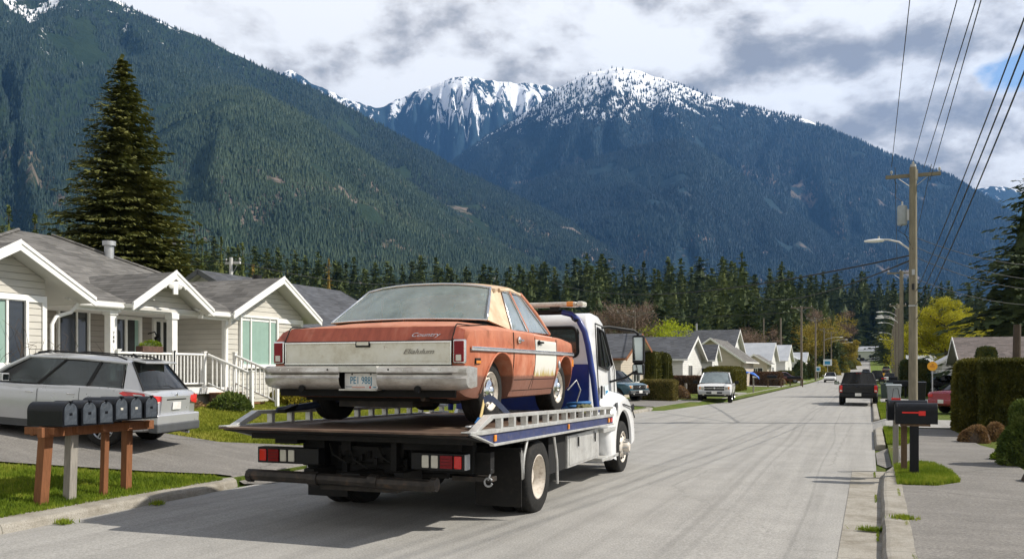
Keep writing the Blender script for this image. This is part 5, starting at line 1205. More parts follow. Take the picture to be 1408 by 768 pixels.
    # scripts
    text('script_emblem', 'Country', .085, (.80, .062, 1.105), (R(57), 0, 0), 'chrome', t, .004, shear=.35, wscale=1.3)
    text('script_emblem', 'Elialulum', .085, (.72, .028, .905), (R(90), 0, 0), 'script_metal', t, .004, shear=.45, wscale=1.35)
    # bumper: two-step face, with a recess for the plate
    m = MB(); prof = [(.00, .725), (-.10, .735), (-.155, .715), (-.165, .66), (-.15, .645), (-.15, .60), (-.165, .585), (-.15, .51), (-.10, .46), (-.02, .445)]
    xs = [-1.42, -1.40, -1.30, -1.0, -.5, -.262, -.26, .26, .262, .5, 1.0, 1.30, 1.40, 1.42]
    def bend(x): return .10 * max(0, (abs(x) - 1.15) / .27) ** 2
    rows = []
    for x in np.r_[np.linspace(-1.40, -.26, 24), np.linspace(.26, 1.40, 24)]:
        zsq = 1 - .16 * max(0, (abs(x) - 1.2) / .2) ** 2
        rows.append([(x, p[0] + bend(x), .60 + (p[1] - .60) * (zsq if p[1] < .6 else 1)) for p in prof])
    m.grid(rows[:24], 24, len(prof), 'bumper_metal'); m.grid(rows[24:], 24, len(prof), 'bumper_metal')
    for sx in (-1, 1):   # wrap-round ends
        e = [(sx * 1.40, p[0] + bend(1.40), r[2]) for p, r in zip(prof, rows[0])]; e2 = [(sx * 1.412, .22, .60 + (q[2] - .60) * .85) for i, q in enumerate(e)]; 
        m.grid([e, e2], 2, len(prof), 'bumper_metal')
    m.b2((-.262, -.162, .66), (.262, .0, .735), 'bumper_metal'); m.b2((-.262, -.155, .437), (.262, -.03, .455), 'bumper_metal'); m.b2((-.27, -.03, .42), (.27, .0, .72), 'cavity'); m.b2((-1.22, .0, .36), (1.22, .045, .66), 'cavity')
    bp = m.build('rear_bumper', t, bevel=0, angle=50)
    for sx in (-1, 1):
        q = MB(); q.b2((sx * .27, -.158, .632), (sx * 1.25, -.148, .640), 'cavity'); q.build('bumper_groove', bp)
        q = MB(); q.cyl((sx * .80, -.158, .458), (sx * .80, -.12, .458), .04, 'cavity', n=14); q.build('bumper_hole', bp)
        for xx, zz in ((.42, .69), (.62, .685), (.98, .69), (1.1, .688)): q = MB(); q.cyl((sx * xx, -.166, zz), (sx * xx, -.15, zz), .011, 'cavity' if xx < .6 else 'chrome', n=8); q.build('bolt', bp)
    # licence plate
    m = MB(); m.b2((-.235, -.062, .455), (.225, -.05, .648), 'plate_white'); pl = m.build('licence_plate', t, bevel=.004)
    text('plate_number', 'PE1 988J', .125, (-.005, -.064, .555), (R(90), 0, 0), 'plate_blue', pl, .002, wscale=.70)
    m = MB(); m.b2((-.13, -.0645, .468), (.05, -.062, .484), 'plate_pink'); m.b2((-.22, -.0645, .478), (-.13, -.062, .486), 'plate_dark'); m.cyl((.12, -.065, .476), (.12, -.061, .476), .013, 'plate_red', n=12); m.b2((.16, -.0645, .47), (.20, -.062, .482), 'plate_blue')
    for x in (-.13, .13): m.cyl((x, -.067, .634), (x, -.06, .634), .010, 'frame_black', n=8)
    m.build('plate_marks', pl)
    # glasshouse
    ca = cabin(t, 1.13, 1.80, 2.76, 3.56, 1.335, 1.235, 1.815, 1.215, 1.02, 'faded_orange', 'glass_clear', crown=.085, cw=.38, splits=(.42,), seal='chrome', roofmat='cream_roof', zsb=1.235, frame=.034, rear_in=.03, tint_rear='glass_dusty', side_glass='glass_sky_sheen')
    m = MB(); m.b2((-1.1, 1.2, .45), (1.1, 3.5, .5), 'interior_dark'); m.b2((-1.12, 1.15, 1.20), (1.12, 1.5, 1.30), 'interior_dark')
    m.box((0, 1.72, .98), (2.1, .2, .5), 'seat_dark', rx=-.2); m.box((0, 2.62, 1.0), (2.1, .2, .62), 'seat_dark', rx=-.15); m.box((-.05, 2.60, 1.42), (.42, .12, .26), 'seat_dark'); m.b2((-1.12, 3.35, 1.0), (1.12, 3.62, 1.27), 'interior_dark')
    m.build('seats', t, bevel=.05, segs=3)
    m = MB(); m.box((.42, 2.92, 1.70), (.26, .03, .075), 'steel_wheel'); m.tube([(.42, 2.94, 1.73), (.40, 2.9, 1.83)], .008, 'interior_dark', n=5); m.build('rear_view_mirror', t, bevel=.01)
    m = MB(); T = Matrix.Translation((-.55, 3.15, 1.26)) @ Euler((R(62), 0, 0)).to_matrix().to_4x4(); m.tube([T @ Vector((.2 * math.cos(a), .2 * math.sin(a), 0)) for a in np.linspace(0, 2 * math.pi, 20)], .012, 'interior_dark', n=6); m.build('steering_wheel', t)
    # wheels
    for sx in (-1, 1):
        wheel(t, sx * 1.10, 1.10, .41, .41, .28, sx, 'steel'); wheel(t, sx * 1.10, 3.98, .41, .41, .28, sx, 'steel')
    # underside: tank, axle, exhaust, springs
    m = MB(); m.b2((-1.0, .25, .30), (1.0, .62, .44), 'cavity'); m.b2((-.55, .32, .22), (.5, .9, .36), 'rusty_bar'); m.cyl((-1.0, 1.1, .40), (1.0, 1.1, .40), .05, 'rusty_bar'); m.tube([(.75, .1, .34), (.75, .5, .30), (.6, 1.3, .26), (.5, 3.6, .26)], .032, 'rusty_bar', n=8)
    m.lathe([(0, -.12), (.12, -.1), (.15, 0), (.12, .1), (0, .12)], 'rusty_bar', Matrix.Translation((0, 1.1, .38)) @ Euler((R(90), 0, 0)).to_matrix().to_4x4(), 12)
    for x in (-.7, .7): m.b2((x - .03, .4, .30), (x + .03, 1.8, .33), 'frame_black')
    m.b2((-1.05, 1.7, .30), (1.05, 3.4, .36), 'cavity'); m.build('underbody', t)
build_sedan()

# straps, chains and loose gear on the deck
def strap(name, pts, wdt, mat, label, nrm=(1, 0, 0)):
    m = MB(); P = [Vector(p) for p in pts]; rows = []
    for i, p in enumerate(P):
        d = (P[min(i + 1, len(P) - 1)] - P[max(i - 1, 0)]).normalized(); s_ = d.cross(Vector(nrm)).normalized() * wdt / 2; rows.append([p - s_, p + s_])
    k = [[q + Vector(nrm) * .006 for q in r] for r in rows]
    m.grid([[tuple(q) for q in r] for r in rows], len(rows), 2, mat); m.grid([[tuple(q) for q in r] for r in k], len(rows), 2, mat)
    o = m.build(name); o.location = TR0; o.rotation_euler = (0, 0, TRZ); tag(o, label, 'strap'); return o
strap('strap', [(1.42, -1.72, 1.30), (1.36, -1.50, 1.42), (1.30, -1.28, 1.56)], .075, 'strap_tan', 'tan tie-down strap rising to the rear right tyre of the old sedan')
strap('strap', [(1.30, -1.30, 1.57), (1.32, -1.18, 1.60), (1.33, -1.05, 1.58), (1.36, -.85, 1.48), (1.42, -.70, 1.36), (1.45, -.62, 1.28)], .085, 'strap_navy', 'dark padded strap looped over the rear right tyre of the old sedan')
m = MB(); m.box((1.42, -1.70, 1.33), (.07, .12, .06), 'strap_blue', rx=.5)
for k in range(6): m.tube([(1.43 + .03 * math.cos(a), -1.78 - .055 * k + .035 * math.sin(a), 1.285 + .012 * (k % 2)) for a in np.linspace(0, 6.3, 9)], .012, 'galvanised', n=5)
o = m.build('ratchet'); o.location = TR0; o.rotation_euler = (0, 0, TRZ); tag(o, 'ratchet and chain at the foot of the tan tie-down strap', 'ratchet')
m = MB(); P = []
for a in np.linspace(0, 14, 60): P.append((1.12 + .17 * math.cos(a) + .01 * a, 3.15 + .24 * math.sin(a), 1.22 + .012 * a + .03 * math.sin(a * .7)))
m.tube(P, .03, 'strap_blue', n=6); o = m.build('hose_coil'); o.location = TR0; o.rotation_euler = (0, 0, TRZ); tag(o, 'coiled bright blue strap lying at the front of the truck deck', 'strap')
def lump(name, c, r, mat, label, cat, seed=0, n=3):
    me = bpy.data.meshes.new(name); bm = bmesh.new(); bmesh.ops.create_icosphere(bm, subdivisions=n, radius=1)
    for v_ in bm.verts:
        f = 1 + .35 * mnoise.noise(v_.co * 2.2 + Vector((seed, 0, 0))) + .12 * mnoise.noise(v_.co * 6 + Vector((0, seed, 0))); v_.co = Vector((v_.co.x * r[0] * f, v_.co.y * r[1] * f, max(v_.co.z * f, -.55) * r[2]))
    for f in bm.faces: f.smooth = True
    bm.to_mesh(me); bm.free(); me.materials.append(MATS[mat]); o = bpy.data.objects.new(name, me); COL.objects.link(o); o.location = c; tag(o, label, cat); return o
o = lump('cloth_bundle', TL(1.35, 3.05, 1.27), (.13, .26, .11), 'olive_cloth', 'crumpled olive cloth bundle on the deck beside the side rail', 'cloth', 2, 4); o.rotation_euler = (0, 0, TRZ)
m = MB(); m.box((1.25, 1.2, 1.26), (.05, 1.2, .05), 'frame_black'); m.cyl((1.15, .4, 1.24), (1.3, 1.6, 1.24), .03, 'rusty_bar'); m.box((1.35, 1.9, 1.28), (.18, .3, .07), 'post_brown', rz=.3)
o = m.build('deck_bars', bevel=.006); o.location = TR0; o.rotation_euler = (0, 0, TRZ); tag(o, 'loose steel bars and a wood block on the deck beside the old sedan', 'bars')
m = MB(); m.tube([(1.28, 2.35, 1.62), (1.40, 2.45, 1.78), (1.44, 2.55, 1.62), (1.36, 2.6, 1.42)], .012, 'galvanised', n=6)
o = m.build('wire_loop'); o.location = TR0; o.rotation_euler = (0, 0, TRZ); tag(o, 'bent pale wire sticking up at the front corner of the deck', 'wire')
m = MB(); m.tube([(-1.48, -1.62, 1.42), (-1.3, -1.2, 1.46), (-1.0, -.9, 1.52), (-.8, -.85, 1.66)], [.04, .05, .045, .03], 'strap_navy', n=7); m.box((-1.40, -1.5, 1.44), (.12, .3, .05), 'frame_black', rx=.2)
o = m.build('strap_bundle'); o.location = TR0; o.rotation_euler = (0, 0, TRZ); tag(o, 'black strap and ratchet on the left rail of the deck behind the sedan', 'strap')
# ================================================================ PLANTS
def quads(C, A, B):      # centre, half axes -> diamonds-ish leaf quads
    V = np.stack([C - A, C - B * .9, C + A, C + B], 1).reshape(-1, 3); return V, np.arange(len(V)).reshape(-1, 4)
def rdir(n): 
    v = NR.normal(0, 1, (n, 3)); return v / np.linalg.norm(v, axis=1)[:, None]
def conifer_parts(h, r, tiers, per, fr, seed, base_=0.08, power=0.9, droop=0.22, fs=1.0, gap=0.25, ragged=.25, lift=0.0):
    """trunk mesh + crown quads for a fir: tiers of drooping boughs carrying hanging sprays"""
    g = np.random.RandomState(seed); C = []; A = []; B = []
    for k in range(tiers):
        t = (k + g.uniform(-.3, .3)) / tiers; t = min(max(t, 0), .995); z = h * (base_ + (1 - base_) * t)
        R_ = r * (1 - t) ** power * (1 if t > .06 else .8)
        m = max(3, int(per * (0.45 + .55 * (1 - t)))); a0 = g.uniform(0, 6.28)
        for j in range(m):
            if g.uniform() < gap * .4: continue
            a = a0 + 6.283 * j / m + g.uniform(-.3, .3); L = R_ * g.uniform(1 - ragged, 1 + ragged) + .012 * h; nf = max(3, int(fr * (L / r + .2)))
            z2 = z + g.uniform(-1.3, 1.3) * h / tiers; up = g.uniform(-.08, .24) + .25 * t + lift
            s_ = np.sort(g.uniform(.12, 1.0, nf)); d = np.array([math.cos(a), math.sin(a)])
            zz = z2 + L * (up * s_ - droop * 1.6 * s_ ** 2 + .10 * s_ ** 4)
            lat = g.normal(0, .13, nf) * L * (.35 + .6 * s_ * (1.15 - s_))
            px_ = d[0] * L * s_ - d[1] * lat; py_ = d[1] * L * s_ + d[0] * lat
            cc = np.stack([px_, py_, zz + g.normal(0, .015 * h / tiers * 6, nf)], -1)
            sz = fs * (.045 * r + .13 * L * (1.12 - s_)) * g.uniform(.7, 1.35, nf)
            ang = a + g.normal(0, .55, nf); dr = g.uniform(-.55, .12, nf)
            ax = np.stack([np.cos(ang) * np.cos(dr), np.sin(ang) * np.cos(dr), np.sin(dr)], -1) * sz[:, None]
            bx = np.stack([-np.sin(ang), np.cos(ang), g.uniform(-.9, .3, nf)], -1) * (sz * .42)[:, None]
            C.append(cc); A.append(ax); B.append(bx)
    # leader
    n = 26; s_ = g.uniform(0, 1, n); C.append(np.stack([g.normal(0, .004 * h, n) * (1.3 - s_), g.normal(0, .004 * h, n) * (1.3 - s_), h * (.955 + .055 * s_)], -1)); A.append(np.stack([g.normal(0, .006 * h, n), g.normal(0, .006 * h, n), np.full(n, .010 * h)], -1)); B.append(g.normal(0, .006 * h, (n, 3)))
    return quads(np.concatenate(C), np.concatenate(A), np.concatenate(B))
def cone_core(V, F, h, r, power, k=.42):
    g = np.random.RandomState(int(h * 100)); n = 9; m_ = 14; P = []
    for i in range(n + 1):
        t = i / n; R_ = r * k * (1 - t) ** power
        for j in range(m_): a = 6.283 * j / m_; q = R_ * g.uniform(.7, 1.25); P.append((q * math.cos(a), q * math.sin(a), h * (.07 + .88 * t)))
    f = [(i * m_ + j, i * m_ + (j + 1) % m_, (i + 1) * m_ + (j + 1) % m_, (i + 1) * m_ + j) for i in range(n) for j in range(m_)]
    return np.concatenate([V, np.array(P)]), np.concatenate([F, np.array(f) + len(V)])
def conifer(name, loc, h, r, mat, label, seed=1, tiers=30, per=10, fr=8, cat='tree', group=None, **k):
    o = thing(name, label, cat, loc, rnd.uniform(0, 6), group)
    V, F = cone_core(*conifer_parts(h, r, tiers, per, fr, seed, **k), h, r, k.get('power', .9)); np_mesh('crown', V, F, [mat], o)
    m = MB(); m.tube([(0, 0, -.3), (0, 0, h * .3), (0, 0, h * .97)], [h * .016, h * .012, h * .002], 'bark', n=8); m.build('trunk', o)
    return o
def leafballs(C, rad, n, size, flat=.8, g=NR, shell=.45):
    """n leaves spread in clumps of radius rad round the points C"""
    C = np.asarray(C); idx = g.randint(0, len(C), n); d = rdir(n); q = g.uniform(shell, 1, n) ** .6; rr = (rad if np.isscalar(rad) else np.asarray(rad)[idx])
    P = C[idx] + d * (q * rr)[:, None] * np.array([1, 1, flat]); a = rdir(n); b_ = np.cross(a, rdir(n)); sz = size * g.uniform(.6, 1.4, n)
    return quads(P, a * sz[:, None], b_ * (sz * .6)[:, None])
def broadleaf(name, loc, h, r, mat, label, seed=1, leaves=9000, lsize=.14, bark='bark', trunk_h=.25, cat='tree', limbs=9, clump=.20, twigs=0, up=1.0, group=None, sub=4, squash=1.0, stems=1, ball=None):
    g = np.random.RandomState(seed); pr_ = random.Random(seed)
    o = thing(name, label, cat, loc, 0, group); m = MB(); ends = []
    tr = h * .022
    for s in range(stems):
        ox = 0 if stems == 1 else pr_.uniform(-.12, .12) * r; oy = 0 if stems == 1 else pr_.uniform(-.12, .12) * r
        top = Vector((ox * 2.5, oy * 2.5, h * .78)); m.tube([(ox, oy, -.2), (ox + pr_.uniform(-.02, .02) * h, oy, h * trunk_h), tuple(Vector((ox, oy, 0)) * 1.0 + Vector((pr_.uniform(-.03, .03) * h, pr_.uniform(-.03, .03) * h, h * .55))), tuple(top)], [tr * 1.2, tr, tr * .55, tr * .15], bark, n=7)
        ends.append(top)
        for k in range(limbs):
            t = pr_.uniform(.05, 1); z0 = h * (trunk_h + (.70 - trunk_h) * t); a = 6.283 * k / limbs * 1.9 + pr_.uniform(-.4, .4)
            L = r * (1.02 - .55 * abs(t - .35)) * pr_.uniform(.75, 1.1); p0 = Vector((ox, oy, z0)); el = pr_.uniform(.25, .75) * up
            p1 = p0 + Vector((math.cos(a) * L * .5, math.sin(a) * L * .5, L * .38 * up)); p2 = p0 + Vector((math.cos(a) * L, math.sin(a) * L, L * el))
            m.tube([p0, p1, p2], [tr * .5, tr * .3, tr * .1], bark, n=5); ends += [p2, (p1 + p2) / 2]
            for q in range(sub):
                b_ = a + pr_.uniform(-1.1, 1.1); l2 = L * pr_.uniform(.25, .55); s_ = pr_.uniform(.35, 1); ps = p1.lerp(p2, s_) if s_ > .5 else p0.lerp(p1, s_ * 2)
                pe = ps + Vector((math.cos(b_) * l2, math.sin(b_) * l2, l2 * pr_.uniform(.2, 1.1) * up)); m.tube([ps, (ps + pe) / 2 + Vector((0, 0, .05 * l2)), pe], [tr * .2, tr * .12, tr * .05], bark, n=4, cap=False); ends.append(pe)
                for w2 in range(twigs):
                    bb = b_ + pr_.uniform(-1.3, 1.3); l3 = l2 * pr_.uniform(.35, .9); sp = ps.lerp(pe, pr_.uniform(.2, 1)); pq = sp + Vector((math.cos(bb) * l3, math.sin(bb) * l3, l3 * pr_.uniform(.3, 1.4) * up)); m.tube([sp, pq], [tr * .08, tr * .03], bark, n=3, cap=False)
    tkn = m.build('trunk', o)
    C = np.array([tuple(e) for e in ends]); C[:, 2] = C[:, 2] * squash
    if ball: q = rdir(ball) * (g.uniform(0, 1, ball) ** .4)[:, None]; C = np.concatenate([C, q * np.array([r * .85, r * .85, h * .36]) + np.array([0, 0, h * .60])])
    V, F = leafballs(C, clump * r * g.uniform(.7, 1.4, len(C)), leaves, lsize, .8, g, .1); np_mesh('crown', V, F, [mat], o); return o
def hedge(name, size, loc, rz, mat, label, cat='hedge', leaves=9000, ls=.05, round_=.12, lumpy=.05, seed=3, core='cedar_dark', group=None, taper=0.0, ball=False, topmat=None):
    """clipped hedge: a lumpy core and thousands of small sprays on its faces"""
    g = np.random.RandomState(seed); sx, sy, sz = size
    def surf(n):
        if ball:
            d = rdir(n); d[:, 2] = np.abs(d[:, 2]) * .98 + .0; P = d * np.array([sx / 2, sy / 2, sz]); N_ = d / np.array([sx / 2, sy / 2, sz]); N_ /= np.linalg.norm(N_, axis=1)[:, None]
        else:
            ar = np.array([sy * sz, sy * sz, sx * sz, sx * sz, sx * sy]); f = g.choice(5, n, p=ar / ar.sum()); u, v_ = g.uniform(-.5, .5, n), g.uniform(-.5, .5, n); P = np.zeros((n, 3)); N_ = np.zeros((n, 3))
            for k, (ax_, sg) in enumerate(((0, -1), (0, 1), (1, -1), (1, 1), (2, 1))):
                q = f == k
                if ax_ == 0: P[q] = np.stack([np.full(q.sum(), sg * sx / 2), u[q] * sy, (v_[q] + .5) * sz], -1); N_[q] = (sg, 0, 0)
                elif ax_ == 1: P[q] = np.stack([u[q] * sx, np.full(q.sum(), sg * sy / 2), (v_[q] + .5) * sz], -1); N_[q] = (0, sg, 0)
                else: P[q] = np.stack([u[q] * sx, v_[q] * sy, np.full(q.sum(), sz)], -1); N_[q] = (0, 0, 1)
            # round the edges
            c = np.clip(P, [-sx / 2 + round_, -sy / 2 + round_, 0], [sx / 2 - round_, sy / 2 - round_, sz - round_]); d = P - c; L = np.linalg.norm(d, axis=1)[:, None]; dn = d / np.maximum(L, 1e-6)
            P = np.where(L > 1e-6, c + dn * round_, P); N_ = np.where(L > 1e-6, dn, N_)
        w_ = np.array([mnoise.noise(Vector((p[0] * 1.1 + seed, p[1] * 1.1, p[2] * 1.1))) + .5 * mnoise.noise(Vector((p[0] * 3.1 + seed, p[1] * 3.1, p[2] * 3.1))) for p in P])
        P = P + N_ * (w_ * lumpy)[:, None]
        if taper: P[:, :2] *= (1 - taper * (P[:, 2:3] / sz))
        return P, N_
    o = thing(name, label, cat, loc, rz, group)
    # core
    me = bpy.data.meshes.new('core'); bm = bmesh.new()
    if ball: bmesh.ops.create_icosphere(bm, subdivisions=3, radius=1); [setattr(v_, 'co', Vector((v_.co.x * sx * .44, v_.co.y * sy * .44, max(v_.co.z, -.02) * sz * .92))) for v_ in bm.verts]
    else:
        bmesh.ops.create_cube(bm, size=1); bmesh.ops.bevel(bm, geom=bm.edges[:], offset=.06, segments=2, affect='EDGES')
        for v_ in bm.verts: v_.co = Vector((v_.co.x * (sx - ls * 2.2) * (1 - taper * (v_.co.z + .5)), v_.co.y * (sy - ls * 2.2) * (1 - taper * (v_.co.z + .5)), (v_.co.z + .5) * (sz - ls * 1.2)))
    bm.to_mesh(me); bm.free(); me.materials.append(MATS[core]); c_ = bpy.data.objects.new('branches', me); COL.objects.link(c_); c_.parent = o
    P, N_ = surf(leaves); jit = g.normal(0, .55, P.shape); out = N_ + jit; out[:, 2] += .45; out /= np.linalg.norm(out, axis=1)[:, None]
    s_ = ls * g.uniform(.5, 1.5, leaves); A = out * s_[:, None]; B = np.cross(out, rdir(leaves)) * (s_ * .45)[:, None]; P = P + N_ * (g.uniform(-1.0, .35, leaves) * ls)[:, None]
    V, F = quads(P, A, B); np_mesh('foliage', V, F, [mat], o); return o

# the great fir on the left
p = atd(168, 44); conifer('fir_tree', (p[0], p[1], .9), zat(83, 44) - .9, 4.95, 'fir_olive', 'tallest dense olive green fir towering behind the beige house', 11, tiers=92, per=19, fr=44, power=.86, droop=.20, fs=.50, gap=.1, ragged=.26)
p = atd(1420, 62); conifer('fir_tree', (p[0], p[1], .3), zat(228, 62) - .3, 6.2, 'fir_dark', 'tall dark fir at the right edge of the photo behind the grey roofs', 12, tiers=50, per=15, fr=26, power=.8, droop=.24, fs=.6, gap=.35, ragged=.42)
# forest belt: prototypes, then copies
protos = []
for k, (h, r, mt, tr, pw) in enumerate(((34, 6.2, 'fir_mid', 30, .85), (30, 5.8, 'fir_dark', 28, .9), (38, 6.0, 'fir_mid', 34, .8), (26, 5.6, 'fir_dark', 26, .75), (32, 5.2, 'fir_bright', 30, .9))):
    V, F = cone_core(*conifer_parts(h, r, tr, 13, 12, 40 + k, base_=.03, power=pw, droop=.22, fs=1.25, gap=.1, ragged=.28), h, r, pw, .55)
    o = np_mesh('conifer', V, F, [mt]); protos.append(o)
used = [False] * 5
LABK = ['mid green conifer in the forest belt beyond the houses', 'shorter dark conifer in the forest belt beyond the houses', 'tall slim mid green conifer in the forest belt beyond the houses', 'dark broad conifer in the forest belt beyond the houses', 'bright olive conifer in the forest belt beyond the houses']
def belt(px, d, top, k):
    global used
    o = protos[k]
    if used[k]: o = o.copy(); COL.objects.link(o)
    used[k] = True
    h0 = (34, 30, 38, 26, 32)[k]; x, y, z = atd(px, d); hh = zat(top, d) - z; s_ = max(hh, 6) / (h0 * 1.01)
    o.location = (x, y, z - .3); w9 = s_ * rnd.uniform(1.35, 2.0); o.scale = (w9, w9 * rnd.uniform(.9, 1.1), s_); o.rotation_euler = (0, 0, rnd.uniform(0, 6.28)); tag(o, LABK[k], 'tree', 'conifers of the forest belt')
topline = [(-60, 330), (40, 318), (230, 338), (290, 335), (350, 345), (420, 352), (470, 360), (520, 362), (580, 360), (640, 366), (700, 362), (760, 358), (830, 358), (880, 362), (940, 366), (1000, 358), (1045, 372), (1080, 366), (1130, 378), (1180, 374), (1240, 382), (1300, 395), (1370, 400), (1450, 400)]
tx = [q[0] for q in topline]; ty = [q[1] for q in topline]
for row, (d, dy, step) in enumerate(((430, 0, 15), (385, 8, 19), (335, 24, 27), (290, 44, 44))):
    q = -60 + row * 7
    while q < 1440:
        j = rnd.uniform(-6, 6); tp = float(np.interp(q, tx, ty)) + dy + rnd.uniform(-12, 14) * (1 if row < 3 else 1.3)
        k = rnd.choice([0, 0, 1, 2, 2, 3]) if row else rnd.choice([0, 1, 2, 2, 3])
        if q < 420: k = rnd.choice([0, 2, 4, 4])
        dd = d * rnd.uniform(.94, 1.06)
        if not (row == 3 and q < 820) and not 1138 < q + j < 1222: belt(q + j, dd, tp, k)
        q += step * rnd.uniform(.75, 1.25)
q = 1112
while q < 1248:
    belt(q, rnd.uniform(590, 650), float(np.interp(q, tx, ty)) + rnd.uniform(-4, 30), rnd.choice([0, 1, 2, 3])); q += rnd.uniform(4, 8)
# the mass of wood behind them
def wood_mass():
    Vs = []; Fs = []; off = 0
    for k in range(3):
        V, F = cone_core(*conifer_parts(32, 6.2, 14, 8, 5, 90 + k, base_=.04, droop=.24, fs=1.7, ragged=.3), 32, 6.2, .9, .6)
        for i in range(230):
            px_ = rnd.uniform(-250, 1650); d = rnd.uniform(445, 900)
            if i < 30: px_ = rnd.uniform(1120, 1240)
            if 1130 < px_ < 1230: d = rnd.uniform(590, 900)
            x, y, z = atd(px_, d); s_ = rnd.uniform(.75, 1.05) * (1 if d < 600 else .8); a = rnd.uniform(0, 6.28); ca, sa = math.cos(a), math.sin(a)
            tl = zat(float(np.interp(px_, tx, ty)) + 6, d) - z; s_ = min(s_, tl / 32)
            W = np.stack([V[:, 0] * ca - V[:, 1] * sa, V[:, 0] * sa + V[:, 1] * ca, V[:, 2]], -1) * s_ + np.array([x, y, z]); Vs.append(W); Fs.append(F + off); off += len(W)
    o = np_mesh('forest', np.concatenate(Vs), np.concatenate(Fs), ['fir_mid']); tag(o, 'mass of dark conifers filling the valley floor behind the front rows', 'forest', kind='stuff')
wood_mass()
# single trees that stand out
def tree_px(fn, name, px, d, top, r, mat, label, **k):
    x, y, z = atd(px, d); return fn(name, (x, y, z), zat(top, d) - z, r, mat, label, **k)
tree_px(conifer, 'larch_tree', 452, 150, 356, 3.4, 'larch_gold', 'golden brown larch in front of the dark conifers left of the sedan roof', seed=21, tiers=26, per=10, fr=9, fs=1.1)
tree_px(conifer, 'larch_tree', 348, 120, 366, 2.6, 'larch_gold', 'small pale gold larch above the beige house roof', seed=22, tiers=24, per=9, fr=8, fs=1.1)
for i, (px_, d, tp, r, mt, lb) in enumerate(((12, 120, 286, 4, 'fir_bright', 'olive conifer at the far left edge above the porch roof'), (48, 110, 297, 3.2, 'fir_bright', 'narrow olive conifer just left of the tallest fir'), (278, 130, 330, 3.6, 'fir_mid', 'conifer at the right foot of the tallest fir'), (304, 120, 328, 3.0, 'fir_bright', 'pointed olive conifer above the vent pipe roof'), (334, 140, 336, 3.6, 'fir_mid', 'conifer right of the pointed olive one over the beige house'))):
    tree_px(conifer, 'conifer', px_, d, tp, r, mt, lb, seed=30 + i, tiers=32, per=12, fr=12, fs=.9)
for i, (px_, d, tp, r, mt, lb) in enumerate(((1020, 215, 348, 8.5, 'fir_mid', 'tallest pointed conifer of the belt above the middle houses'), (995, 225, 360, 8, 'fir_mid', 'second tall pointed conifer left of the tallest one'), (1075, 210, 362, 8.5, 'fir_dark', 'dark pointed conifer above the grey roofed houses'), (1178, 600, 388, 14, 'fir_dark', 'large dark conifer above the far end of the road'), (1210, 590, 396, 13, 'fir_dark', 'dark conifer right of the large one at the road end'), (1146, 215, 426, 4.5, 'fir_mid', 'short conifer below the large dark one at the road end'), (1134, 225, 420, 4.5, 'fir_mid', 'short conifer left of the road end'), (905, 190, 372, 8, 'fir_dark', 'dark conifer above the lime green bush'), (820, 200, 372, 8, 'fir_dark', 'dark conifer above the beacon bar of the truck'))):
    tree_px(conifer, 'conifer', px_, d, tp, r, mt, lb, seed=50 + i, tiers=34, per=13, fr=13, fs=.9)
tree_px(broadleaf, 'bare_tree', 862, 105, 408, 2.9, 'twig_brown', 'bare pinkish brown tree behind the truck mirror', seed=5, leaves=9000, lsize=.10, bark='bark_pale', trunk_h=.12, limbs=14, twigs=5, up=1.5, clump=.30, stems=3)
tree_px(broadleaf, 'bare_tree', 838, 112, 422, 2.4, 'twig_brown', 'smaller bare brown tree just behind the white cab', seed=6, leaves=6000, lsize=.10, bark='bark_pale', trunk_h=.12, limbs=12, twigs=5, up=1.5, clump=.3, stems=2)
tree_px(broadleaf, 'lime_tree', 922, 108, 436, 3.3, 'lime_leaf', 'bright lime green tree top rising over the dark roof', seed=7, leaves=12000, lsize=.11, limbs=12, trunk_h=.3, clump=.32, up=.7, ball=60)
tree_px(broadleaf, 'willow_tree', 1106, 215, 444, 8.5, 'willow_gold', 'rounded golden willow behind the blue signs', seed=8, leaves=20000, lsize=.20, limbs=14, trunk_h=.15, clump=.25, up=.7, ball=90)
tree_px(broadleaf, 'willow_tree', 1163, 260, 466, 3.6, 'willow_gold', 'narrow yellow tree row at the far left kerb', seed=9, leaves=9000, lsize=.3, limbs=12, trunk_h=.1, clump=.32)
tree_px(broadleaf, 'bare_tree', 1141, 250, 430, 5.0, 'twig_brown', 'tall reddish bare tree near the end of the road', seed=10, leaves=8000, lsize=.2, bark='bark_pale', limbs=16, twigs=2, up=1.8, trunk_h=.15, clump=.28)
tree_px(broadleaf, 'bare_tree', 1020, 180, 455, 3.4, 'twig_brown', 'small reddish bare tree behind the grey sheet roof', seed=13, leaves=5000, lsize=.13, bark='bark_pale', limbs=12, twigs=2, up=1.6, trunk_h=.15, clump=.3)
tree_px(broadleaf, 'bare_tree', 1048, 190, 452, 3.6, 'twig_brown', 'reddish bare tree left of the tall street pole', seed=14, leaves=5000, lsize=.13, bark='bark_pale', limbs=12, twigs=2, up=1.6, trunk_h=.15, clump=.3)
tree_px(broadleaf, 'maple_tree', 1302, 92, 400, 3.3, 'maple_yellow', 'round yellow leafed maple right of the near utility pole', seed=15, leaves=42000, lsize=.075, limbs=14, trunk_h=.2, clump=.17, sub=4, up=.8, ball=260)
tree_px(broadleaf, 'maple_tree', 1268, 125, 442, 4.2, 'maple_yellow', 'lower yellow green tree close behind the near utility pole', seed=16, leaves=14000, lsize=.11, limbs=12, trunk_h=.1, clump=.25, up=.7, ball=60)
tree_px(broadleaf, 'maple_tree', 1338, 100, 424, 3.0, 'maple_yellow', 'smaller yellow tree touching the right side of the round maple', seed=18, leaves=12000, lsize=.08, limbs=10, trunk_h=.2, clump=.25, up=.7, ball=80)
